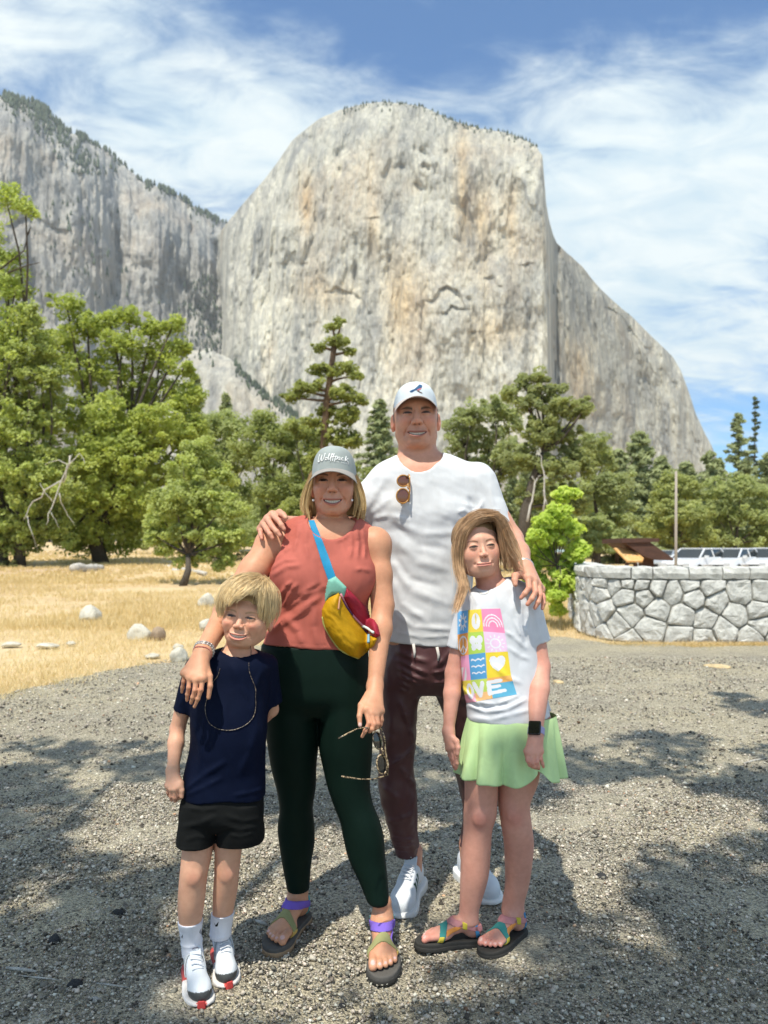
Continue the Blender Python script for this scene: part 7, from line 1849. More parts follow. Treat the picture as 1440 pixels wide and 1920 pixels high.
def build_waist_bag():
    hit = Hit(*W_HITS)
    root = empty('waist_bag', tuple(W(655, 1170, 2.42)), 'mustard yellow waist bag with crimson back worn across the woman chest on a blue strap', 'bag')
    Z = lambda pts: [(480 + x / 5.143, 960 + y / 5.143) for x, y in pts]
    ny = lambda n, c, r=0.6: cloth(n, c, r, 900, 0.12, crease=0.03)
    o = []
    wr = lambda X, Y, sd: (0.009 * fbm(np.stack([(X.ravel() * 0.8 - Y.ravel() * 0.6) / 11, (X.ravel() * 0.6 + Y.ravel() * 0.8) / 34, 0 * X.ravel()], 1), 3, 66)).reshape(X.shape) * np.clip(sd / 6, 0, 1)
    o.append(relief('strap', Z([(508, 78), (562, 80), (600, 180), (650, 300), (700, 430), (765, 615), (765, 640), (700, 660), (690, 640), (640, 500), (590, 340), (545, 200), (515, 110)]), hit, 0.0022, 1.2, ny('blue_webbing', (0.02, 0.25, 0.46)), step=1.1, smooth=6))
    o.append(relief('back_panel', Z([(875, 735), (960, 810), (1040, 890), (1085, 935), (1100, 1020), (1140, 1040), (1172, 1090), (1198, 1190), (1150, 1215), (1040, 1130), (940, 1000), (880, 900), (845, 820)]), hit, 0.030, 14, ny('crimson_nylon', (0.33, 0.022, 0.045)), step=1.3, smooth=40, prof=wr, closed=True))
    o.append(relief('end_panel', Z([(695, 655), (768, 620), (872, 725), (880, 770), (868, 860), (800, 800), (740, 800), (668, 868), (665, 800), (680, 720)]), hit, 0.016, 9, ny('mint_nylon', (0.22, 0.50, 0.40)), step=1.3, smooth=30, closed=True))
    o.append(relief('pouch', Z([(668, 868), (700, 830), (745, 800), (800, 775), (835, 850), (880, 930), (950, 1030), (1040, 1130), (1090, 1180), (1170, 1225), (1135, 1290), (1085, 1340), (1040, 1375), (990, 1418), (900, 1385), (800, 1320), (730, 1230), (665, 1120), (635, 1010), (637, 940)]), hit, 0.052, 24, ny('mustard_nylon', (0.50, 0.27, 0.006)), step=1.3, smooth=40, prof=wr, closed=True))
    # piping, zip and pulls lie over the pouch
    h2 = Hit(*meshdata(*o))
    def line(name, pts, r, m, off):
        P3 = [h2.at(*Z([p])[0], off) for p in pts]; P3 = [p for p in P3 if p is not None]
        if len(P3) > 1: o.append(MB().tube(smooth_path(P3, len(P3) * 4), r, 6).build(name, m, smooth=True))
    line('zip', [(815, 795), (835, 850), (880, 935), (950, 1035), (1040, 1135), (1100, 1185)], 0.0030, Mat('plum_zip', (0.09, 0.03, 0.10), 0.6).m, 0.002)
    line('piping', [(820, 785), (850, 845), (900, 930), (970, 1025), (1060, 1115), (1170, 1215)], 0.0034, Mat('pink_piping', (0.62, 0.24, 0.30), 0.6).m, 0.004)
    line('trim', [(1020, 1090), (1080, 1120), (1140, 1160), (1195, 1195)], 0.0045, Mat('pale_trim', (0.60, 0.68, 0.66), 0.7).m, 0.003)
    line('zip_pull', [(800, 820), (792, 870), (788, 940)], 0.0030, Mat('copper_pull', (0.55, 0.28, 0.16), 0.5).m, 0.005)
    line('seam', [(668, 868), (690, 835), (745, 805), (800, 785)], 0.0012, Mat('dark_seam', (0.03, 0.03, 0.03), 0.8).m, 0.001)
    line('edge_binding', [(640, 1010), (668, 1120), (735, 1232), (805, 1322), (900, 1388), (985, 1412)], 0.0028, Mat('pale_binding', (0.42, 0.42, 0.12), 0.7).m, 0.0)
    line('zip_tag', [(1100, 1195), (1102, 1260), (1102, 1340)], 0.0045, Mat('blue_tag', (0.20, 0.38, 0.50), 0.6).m, 0.006)
    adopt(root, [x for x in o if x is not None])
build_waist_bag()

def build_held_glasses():
    tort = Mat('tortoiseshell', (0.3, 0.2, 0.1), 0.2, 0.6); v = tort.coord(); tort.set('Base Color', tort.ramp(tort.noise(v, 130, 2, 0.5, 1.0), [(0.44, (0.03, 0.018, 0.012)), (0.52, (0.42, 0.30, 0.17)), (0.7, (0.55, 0.42, 0.27))]))
    ln = Mat('dark_lens', (0.012, 0.012, 0.014), 0.05, 0.9)
    d = 2.335; root = empty('sunglasses', tuple(W(716, 1400, d)), 'tortoiseshell sunglasses dangling sideways from the woman left hand', 'sunglasses'); parts = []
    Z = lambda x, y: (680 + x / 6.4, 1180 + y / 6.4)
    for c, rx_, ry_, rot in (((180, 1335), 50, 105, -0.25), ((232, 1620), 62, 115, -0.10)):
        pts = []
        for a in np.linspace(0, 2 * math.pi, 28, endpoint=False):
            x, y = rx_ * math.cos(a), ry_ * math.sin(a); x, y = x * math.cos(rot) - y * math.sin(rot), x * math.sin(rot) + y * math.cos(rot)
            pts.append(W(*Z(c[0] + x, c[1] + y), d + 0.012 * math.cos(a)))
        parts.append(MB().tube(pts, 0.0028, 6, closed=True).build('rim', tort.m, smooth=True)); k = len(pts)
        cen = np.mean(pts, 0) + (0.002, -0.003, 0); V = np.array(pts + [cen]); parts.append(mesh_obj('lens', V, [(i, k, (i + 1) % k) for i in range(k)], ln.m))
    parts.append(MB().tube([W(*Z(222, 1420), d), W(*Z(245, 1465), d - 0.004), W(*Z(240, 1520), d)], 0.003, 6).build('bridge', tort.m, smooth=True))
    parts.append(MB().tube([W(*Z(225, 1190), d + 0.004), W(*Z(262, 1300), d + 0.006), W(*Z(270, 1450), d + 0.004), W(*Z(305, 1620), d + 0.004), W(*Z(295, 1750), d)], [0.002, 0.0028, 0.0028, 0.003, 0.003], 6).build('brow_bar', tort.m, smooth=True))
    parts.append(MB().tube([W(683, 1364, 2.29), W(668, 1367, 2.28), W(652, 1375, 2.26), W(634, 1385, 2.23)], [0.0018, 0.002, 0.0024, 0.0020], 6).build('temple', tort.m, smooth=True))
    parts.append(MB().tube([W(*Z(295, 1752), d), W(700, 1461, 2.30), W(675, 1461, 2.26), W(641, 1456, 2.20)], [0.0026, 0.002, 0.002, 0.0028], 6).build('temple', tort.m, smooth=True))
    parts.append(MB().tube([W(683, 1364, 2.29), W(700, 1366, 2.305), W(*Z(225, 1190), d + 0.004)], 0.002, 6).build('hinge_end', tort.m, smooth=True))
    adopt(root, parts)
build_held_glasses()
# ------------------------------------------------------------------ the boy
def build_boy():
    skin = (0.68, 0.375, 0.25)
    root = empty('person', (-0.42, 2.32, 0), 'squinting blond boy in a navy t-shirt and black shorts standing before the woman', 'person')
    hd = Head((451.0, 1157), 2.225, 0.0570, 0.0525, roll=7.5, yaw=-6, pitch=-3, w=1.02, jaw=0.94, chin=0.90, mw=0.0285, mz=-0.054, smile=0.0030, open_=0.0090, skin=skin, brow=(0.36, 0.22, 0.12), browy=0.020, browt=0.0030, lip=(0.55, 0.20, 0.17), blush=0.5, eyeo=0.0040, sclera=(0.22, 0.17, 0.15), child=True, nose=0.9)
    D = 2.31
    tor = [(1216, 410, 478, D, 0.050), (1226, 378, 497, D, 0.066), (1240, 360, 508, D, 0.078), (1270, 356, 508, D, 0.086), (1320, 358, 502, D, 0.090), (1350, 359, 500, D, 0.092), (1408, 356, 497, D, 0.094), (1459, 344, 497, D, 0.096), (1495, 344, 496, D, 0.096)]
    Lt, Lin = loft(tor, 2.2), loft(tor, 2.2, grow=-0.014)
    shL, elL, wrL = J(363, 1255, 2.31), J(333, 1366, 2.335), J(324, 1446, 2.275)
    shR, elR, wrR = J(503, 1250, 2.33), J(508, 1330, 2.40), J(470, 1370, 2.43)
    mL = [J(335, 1474, 2.245), J(328, 1479, 2.240), J(321, 1479, 2.245), J(315, 1473, 2.255)]
    fL = [[J(336, 1490, 2.25), J(337, 1496, 2.265), J(338, 1490, 2.285)], [J(328, 1495, 2.245), J(329, 1501, 2.260), J(331, 1494, 2.285)], [J(321, 1493, 2.25), J(322, 1499, 2.265), J(325, 1492, 2.285)], [J(315, 1485, 2.258), J(316, 1490, 2.27), J(319, 1486, 2.285)]]
    tL = [J(331, 1456, 2.262), J(339, 1468, 2.250), J(341, 1482, 2.243), J(341, 1494, 2.243)]
    FL = Foot((359, 1822), (377, 1890), 0.212, big=1); FR = Foot((413, 1791), (428, 1853), 0.208, big=-1)
    rL = [(1530, 343, 402, 2.305, 0.058), (1565, 343, 400, 2.30, 0.054), (1602, 341, 397, 2.295, 0.050), (1640, 337.5, 389, 2.29, 0.044), (1665, 335, 386, 2.295, 0.043), (1700, 334, 382, 2.305, 0.042), (1726, 336, 378, 2.315, 0.036), (1760, 341, 374, 2.33, 0.028), (1790, 344, 373, 2.335, 0.028)]
    rR = [(1530, 402, 458, 2.315, 0.058), (1565, 403, 456, 2.32, 0.054), (1600, 403, 452, 2.325, 0.050), (1640, 402, 448, 2.33, 0.043), (1670, 400, 445, 2.345, 0.042), (1706, 399, 438, 2.37, 0.037), (1730, 397, 434, 2.39, 0.030), (1757, 395, 430, 2.40, 0.028)]
    Ll, Lr = loft(rL, 2.05), loft(rR, 2.05)
    neckA, neckB = W(447, 1232, 2.325), W(452, 1190, 2.31)
    def body(P):
        d = local(P, hd.world((0, 0, 0)), 0.16, hd.f)
        d = smin(d, rc(P, neckA, neckB, 0.045, 0.039), 0.015); d = smin(d, Lin(P), 0.018)
        d = smin(d, chain(P, [shL, (shL + elL) / 2, elL], [0.027, 0.0255, 0.0225], 0.01), 0.01); d = smin(d, chain(P, [elL, elL * .65 + wrL * .35, wrL], [0.0225, 0.0235, 0.0165], 0.01), 0.008)
        d = smin(d, chain(P, [shR, elR, wrR], [0.027, 0.023, 0.019], 0.01), 0.01)
        d = smin(d, local(P, J(328, 1475, 2.26), 0.09, lambda p: hand(p, wrL, mL, fL, tL, 0.72, wr=0.024)), 0.008)
        d = smin(d, smin(Ll(P), Lr(P), 0.004), 0.008)
        for ft in (FL, FR): d = smin(d, local(P, ft.w((0.05, 0, 0.10)), 0.10, lambda p: chain(p, [ft.w((0.05, 0, 0.13)), ft.w((0.055, 0, 0.07)), ft.w((0.12, 0, 0.05))], [0.022, 0.022, 0.022], 0.01)), 0.012)
        # knees
        for k in (J(364, 1645, 2.252), J(426, 1640, 2.292)): d = smin(d, ell(P, k, (0.018, 0.008, 0.020)), 0.014)
        return d
    def tint(V, C):
        k = tone(V, [(J(364, 1645, 2.25), 0.022), (J(426, 1640, 2.29), 0.022), (elL, 0.02)] + [(f_[0], 0.009) for f_ in fL]); return C * (1 - k * np.array([0.04, 0.18, 0.18]))
    fine = [(J(306, 1506, 2.23) - 0.015, J(346, 1445, 2.29) + 0.015, 0.0024)]
    b = make_skin('body', body, hd, np.array([W(300, 0, 2.3)[0], 2.05, -0.01]), np.array([W(530, 0, 2.4)[0], 2.56, W(0, 1085, 2.3)[2]]), 0.0050, fine + hd.boxes(), root, skin, tint)
    parts = [b]
    sA = (J(366, 1250, 2.31), J(344, 1333, 2.325)); sB = (J(500, 1246, 2.33), J(508, 1318, 2.36))
    def shirt(P):
        d = Lt(P); a, ai = sleeve(P, *sA, 0.031, 0.0315); c, ci = sleeve(P, *sB, 0.034, 0.037)
        d = smin(smin(d, a, 0.018), c, 0.018); d = np.maximum(d, -np.minimum(ai, ci))
        d = smin(d, ell(P, W(430, 1370, 2.27), (0.10, 0.066, 0.14)), 0.03)
        nh = rc(P, W(449, 1214, 2.295), W(453, 1180, 2.33), 0.055, 0.056); d = d - 0.0012 * np.clip(1 - np.abs(nh - 0.006) / 0.006, 0, 1) ** 0.5; d = smax(d, -nh, 0.003)
        zh = zof(1491, D) + 0.006 * np.sin(P[:, 0] * 26 + 1); d = smax(d, zh - P[:, 2], 0.003)
        f_ = 0
        for pts, w_, am in [([(350, 1478), (380, 1455), (420, 1430)], 5, .006), ([(352, 1490), (385, 1475), (415, 1460)], 4, .004), ([(440, 1492), (470, 1486), (492, 1480)], 3, .004), ([(365, 1260), (380, 1275), (392, 1300)], 5, .004), ([(490, 1260), (478, 1290), (476, 1330)], 5, .005), ([(480, 1370), (470, 1410), (450, 1450)], 7, .005), ([(362, 1360), (375, 1400), (372, 1450)], 6, .004), ([(436, 1250), (450, 1285), (468, 1310)], 6, .003), ([(352, 1290), (345, 1305), (338, 1322)], 4, .003)]: f_ = f_ + seg_px(P, pts, w_, am)
        return d - f_ - 0.004 * fbm(P * (13, 13, 9), 3, 22)
    lo, hi = bbox(tor, 0.02); lo[0] = W(322, 0, 2.3)[0]; hi[0] = W(532, 0, 2.36)[0] + .01; hi[2] = W(0, 1196, 2.3)[2]; hi[1] += 0.02; lo[2] -= 0.01
    sh, SV, SQ = garment('t_shirt', shirt, lo, hi, 0.0046, cloth('navy_jersey', (0.0030, 0.0060, 0.021), 0.7, 1500, 0.1, crease=0.03, spec=0.08)); parts.append(sh)
    # shorts
    so1 = [(1478, 348, 492, D, 0.086), (1500, 342, 491, D, 0.090), (1530, 338, 493, D, 0.088), (1552, 345, 488, D, 0.06)]
    s1 = [(1500, 343, 414, D, 0.082), (1538, 337, 410, D, 0.080), (1560, 333, 408, D, 0.080), (1578, 331, 405, D - 0.003, 0.080)]; s2 = [(1500, 414, 492, D, 0.082), (1538, 411, 493, D, 0.080), (1562, 407, 496, D + 0.005, 0.080), (1576, 407, 495, D + 0.008, 0.078)]
    LH, LA, LB = loft(so1, 2.2), loft(s1, 2.2, cap=0.002), loft(s2, 2.2, cap=0.002); LAi, LBi = loft(s1, 2.2, grow=-0.0085, bot=False), loft(s2, 2.2, grow=-0.0085, bot=False)
    def shorts(P):
        d = smin(LH(P), smin(LA(P), LB(P), 0.003), 0.010)
        f_ = 0
        for pts, w_, am in [([(350, 1512), (380, 1520), (405, 1516)], 4, .004), ([(345, 1550), (375, 1545), (400, 1532)], 5, .005), ([(350, 1575), (370, 1568), (385, 1572)], 4, .004), ([(425, 1530), (455, 1540), (485, 1535)], 4, .004), ([(420, 1548), (450, 1556), (480, 1550)], 4, .004), ([(430, 1565), (450, 1570), (475, 1562)], 3, .003), ([(340, 1525), (338, 1560), (336, 1585)], 3, .003)]: f_ = f_ + seg_px(P, pts, w_, am)
        d = d - f_ - 0.003 * fbm(P * 16, 2, 14)
        hemA = np.abs(P[:, 2] - zof(1570, D)) < 0.0012
        return np.maximum(d + 0.0008 * hemA, -np.maximum(np.minimum(LAi(P), LBi(P)), P[:, 2] - zof(1562, D)))
    lo = np.array([W(324, 0, D)[0], D - 0.12, zof(1584, D)]); hi = np.array([W(502, 0, D)[0], D + 0.12, zof(1476, D) + .01])
    o, _, _ = garment('shorts', shorts, lo, hi, 0.0045, cloth('black_short_cloth', (0.010, 0.0105, 0.0105), 0.8, 1500, 0.1, spec=0.08, crease=0.03)); parts.append(o)
    # socks
    sw = cloth('white_sock_knit', (0.72, 0.72, 0.78), 0.9, 900, 0.2); bk = cloth('black_mark', (0.015, 0.015, 0.015), 0.7)
    for rr_, y0, lp, ft, marks in ((rL, 1726, Ll, FL, [[(340, 1757), (343, 1752), (341.5, 1760)], [(374, 1748), (376, 1741), (376, 1752)]]), (rR, 1706, Lr, FR, [[(401, 1729), (404, 1735), (410, 1728), (408, 1737), (404, 1737.5)]])):
        def sock(P):
            d = smin(lp(P), chain(P, [ft.w((0.05, 0, 0.14)), ft.w((0.053, 0, 0.09)), ft.w((0.075, 0, 0.075))], [0.0235, 0.025, 0.026], 0.01), 0.01) - 0.0030
            a_ = np.arctan2(P[:, 1] - ft.w((0.05, 0, 0))[1], P[:, 0] - ft.w((0.05, 0, 0))[0]); band = P[:, 2] > zof(y0 + 12, rr_[6][3])
            d = d - np.where(band, 0.0008, 0.0005 * np.sin(a_ * 46)) - 0.0018 * np.exp(-((P[:, 2] - zof(y0 + 46, rr_[6][3])) / 0.004) ** 2)
            return smax(d, P[:, 2] - zof(y0, rr_[6][3]), 0.002)
        zt = zof(y0 - 4, rr_[6][3]); c = (ft.w((0.055, 0, 0.0)) + W((rr_[6][1] + rr_[6][2]) / 2, y0, rr_[6][3])) / 2; V, Q = surface(sock, np.array([c[0] - .07, c[1] - .09, .04]), np.array([c[0] + .07, c[1] + .09, zt + 0.01]), 0.0030)
        so = mesh_obj('sock', V, Q, sw); parts.append(so); hs = Hit(V, Q)
        for mk in marks:
            r_ = relief('sock_mark', mk, hs, 0.001, 1.0, bk, step=0.5, sink=0.0)
            if r_: adopt(root, [r_]); r_.parent = so
    # trainers
    mt = Mat('trainer_leather', rough=0.55); mt.set('Base Color', mt.attr()); sm = Mat('trainer_sole', rough=0.6); sm.set('Base Color', sm.attr())
    def up(U):
        C = np.tile(np.array((0.66, 0.69, 0.73), np.float32), (len(U), 1)); u, v, z = U.T
        toe = (z < 0.052 + 0.25 * (u - 0.235)) & (u > 0.195 - 1.2 * np.maximum(0, np.abs(v) - 0.030)) & (z < 0.060); C[toe & (z > 0.014)] = (0.065, 0.068, 0.068)
        C[(u < 0.10) & (z < 0.045) & (np.abs(v) > 0.02)] = (0.45, 0.05, 0.05); C[(u > 0.09) & (u < 0.16) & (z < 0.040) & (np.abs(v) > 0.028)] = (0.05, 0.05, 0.055)
        return C
    def sol(U):
        C = np.tile(np.array((0.66, 0.63, 0.61), np.float32), (len(U), 1)); C[(U[:, 0] > 0.246) & (np.abs(U[:, 1]) < 0.016)] = (0.55, 0.07, 0.06); C[(U[:, 0] < 0.1) & (U[:, 2] > 0.012)] = (0.5, 0.08, 0.07)
        return C
    em = cloth('badge_ink', (0.05, 0.03, 0.05), 0.6); st = cloth('velcro_strap', (0.50, 0.52, 0.54), 0.6)
    for ft in (FL, FR):
        s_, upf = shoe(root, ft, None, up, sol, dict(m=mt.m, s=sm.m, tongue=(0.66, 0.69, 0.73)), lace_rows=4, sole_h=0.027)
        # hook and loop strap across the instep, red toe bumper, round tongue badge
        def strap(P):
            U = ft.to(P); sl = np.abs((U - (0.100, 0, 0.08)) @ np.array([0.93, 0, 0.36], np.float32)) - 0.0105; q = upf(P) / ft.s
            return np.maximum(smax(sl, np.abs(q - 0.0035) - 0.0022, 0.001), 0.045 - U[:, 2]) * ft.s
        c = ft.w((0.10, 0, 0.06)); V, Q = surface(strap, c - 0.09, c + 0.09, 0.0024, marg=3)
        o = mesh_obj('strap', V, Q, st); adopt(root, [o]); o.parent = s_
        def bumper(P):
            U = ft.to(P); o_ = poly_sd(U[:, 0], U[:, 1], SOLE) - 0.0085
            return np.maximum(np.maximum(np.abs(o_) - 0.0022, np.abs(U[:, 1] + 0.002) - 0.015 + 0.12 * U[:, 2]), np.maximum(U[:, 2] - 0.036, np.maximum(0.007 - U[:, 2], 0.22 - U[:, 0]))) * ft.s
        V, Q = surface(bumper, ft.w((0.25, 0, 0.02)) - 0.05, ft.w((0.25, 0, 0.02)) + 0.05, 0.0024, marg=3); o = mesh_obj('toe_bumper', V, Q, cloth('red_rubber', (0.55, 0.065, 0.06), 0.6)); adopt(root, [o]); o.parent = s_
        pts = [ft.w((0.093 + 0.78 * 0.0145 * math.sin(a) * 0.55 + 0.0030, 0.0135 * math.cos(a), 0.122 + 0.0085 * math.sin(a) * 0.9 + 0.004)) for a in np.linspace(0.1, math.pi - 0.1, 12)]
        mb = MB().tube(pts, 0.0009, 4); mb.tube([ft.w((0.098, -0.008, 0.119)), ft.w((0.098, 0.008, 0.119))], 0.0018, 4); o = mb.build('badge', em); adopt(root, [o]); o.parent = s_
    # hair: traced locks
    rng = np.random.default_rng(8)
    G = [
        [(486, 1084, 2.36), (468, 1079, 2.33), (440, 1083, 2.295), (418, 1100, 2.27), (407, 1125, 2.265), (406, 1152, 2.275)],
        [(482, 1083, 2.33), (460, 1080, 2.29), (436, 1086, 2.255), (417, 1104, 2.235), (408, 1128, 2.235), (408, 1158, 2.25)],
        [(482, 1083, 2.31), (458, 1083, 2.255), (434, 1093, 2.225), (418, 1112, 2.212), (412, 1135, 2.215), (413, 1160, 2.235)],
        [(483, 1085, 2.29), (460, 1088, 2.232), (438, 1101, 2.206), (424, 1121, 2.198), (418, 1142, 2.205)],
        [(484, 1087, 2.27), (464, 1093, 2.218), (446, 1107, 2.196), (431, 1126, 2.190), (424, 1146, 2.198)],
        [(486, 1089, 2.26), (470, 1098, 2.208), (455, 1111, 2.190), (442, 1121, 2.186), (434, 1130, 2.192)],
        [(487, 1090, 2.26), (475, 1102, 2.205), (467, 1109, 2.194), (462, 1115, 2.192)],
        [(488, 1090, 2.26), (483, 1103, 2.212), (481, 1112, 2.202), (480, 1121, 2.200)],
        [(489, 1089, 2.265), (491, 1105, 2.225), (490, 1125, 2.215), (487, 1148, 2.222), (486, 1164, 2.235)],
        [(489, 1088, 2.28), (499, 1104, 2.245), (500, 1130, 2.235), (497, 1158, 2.245), (495, 1176, 2.258)],
        [(489, 1087, 2.30), (506, 1104, 2.27), (509, 1132, 2.262), (506, 1158, 2.268), (501, 1176, 2.28)],
        [(489, 1086, 2.33), (510, 1106, 2.31), (515, 1134, 2.305), (512, 1160, 2.31), (505, 1174, 2.315)],
        [(488, 1085, 2.36), (510, 1108, 2.36), (517, 1136, 2.355), (512, 1164, 2.35)],
        [(486, 1085, 2.38), (505, 1108, 2.40), (510, 1140, 2.40), (502, 1175, 2.38)],
        [(484, 1084, 2.39), (470, 1100, 2.42), (465, 1140, 2.42), (465, 1185, 2.39)],
        [(478, 1082, 2.38), (440, 1095, 2.39), (425, 1130, 2.38), (424, 1175, 2.36)],
        [(480, 1082, 2.36), (446, 1084, 2.34), (418, 1105, 2.32), (411, 1135, 2.315), (412, 1165, 2.32)]]
    G = [[J(*p) for p in g] for g in G]
    for k in range(3, 8): G[k][-1] = G[k][-2] * 0.55 + G[k][-1] * 0.45
    ctr = hd.world((0, 0.018, 0.035))
    G = [[(p - ctr) * 0.975 + ctr + np.array([0, 0.006, 0]) for p in g] for g in G]
    hm = hair_mat('sandy_blond_hair', (0.52, 0.36, 0.18), (0.88, 0.70, 0.42), 0.3)
    lines = lock_strands(G, 9000, 14, rng, 0.0036, 0.0036, 0.0006, clumps=300, cs=0.0040)
    lines += lock_strands(G, 420, 14, rng, 0.0062, 0.0085, 0.003, clumps=420)
    parts.append(add_strands('hair_strands', lines, hm, 0.00065, tip=0.15))
    def base(P):
        U = hd.to(P); d = ell(U, (0, 0.022, 0.040), (0.0785 * hd.w, 0.100, 0.086))
        d = smax(d, -ell(U, (0.008, -0.125, -0.020), (0.064, 0.098, 0.092)), 0.008); d = smax(d, -0.050 + 0.15 * U[:, 1] - U[:, 2], 0.01)
        return (d - 0.003 * fbm(U * (60, 60, 30), 2, 4)) * hd.m
    c = hd.world((0, 0.02, 0.03)); V, Q = surface(base, c - 0.13, c + 0.13, 0.0042); parts.append(mesh_obj('hair', V, Q, cloth('sandy_hair_base', (0.40, 0.27, 0.13), 0.6, 300, 0.3)))
    # necklace cord
    hb = Hit(*meshdata(b)); cord = Mat('dark_cord', (0.06, 0.02, 0.02), 0.5)
    P3 = [hb.at(x, y, 0.0012) for x, y in [(469, 1211), (470.5, 1220), (470, 1230)]]; P3 = [p for p in P3 if p is not None]
    if len(P3) > 1: parts.append(MB().tube(P3, 0.0009, 5).build('necklace', cord.m, smooth=True))
    HT = Hit(SV, SQ)
    settle(root, parts)
    return HT
BOY_SHIRT = build_boy()
def build_cord():
    m = Mat('glasses_cord', (0.14, 0.10, 0.07), 0.35, 0.6); v = m.coord(); n = m.noise(v, 160, 2, 0.5, 0.5); m.set('Base Color', m.ramp(n, [(0.45, (0.02, 0.015, 0.015)), (0.66, (0.34, 0.26, 0.18))]))
    Z = lambda x, y: (300 + x / 5.538, 1060 + y / 5.538)
    pts = [(625, 1070), (600, 1150), (552, 1215), (518, 1300), (490, 1390), (474, 1480), (486, 1570), (520, 1640), (590, 1690), (660, 1708), (720, 1712), (800, 1698), (880, 1660), (940, 1610), (978, 1540), (990, 1450), (986, 1370), (990, 1290), (968, 1215), (940, 1150), (922, 1080), (922, 1010)]
    P3 = [BOY_SHIRT.at(*Z(x, y), 0.0022) for x, y in pts]; P3 = [p for p in P3 if p is not None]
    MB().tube(smooth_path(P3, 90), 0.0010, 5).build('glasses_cord', m.m, smooth=True, label='thin speckled cord hanging in a long loop on the boy navy t-shirt', cat='cord')
build_cord()

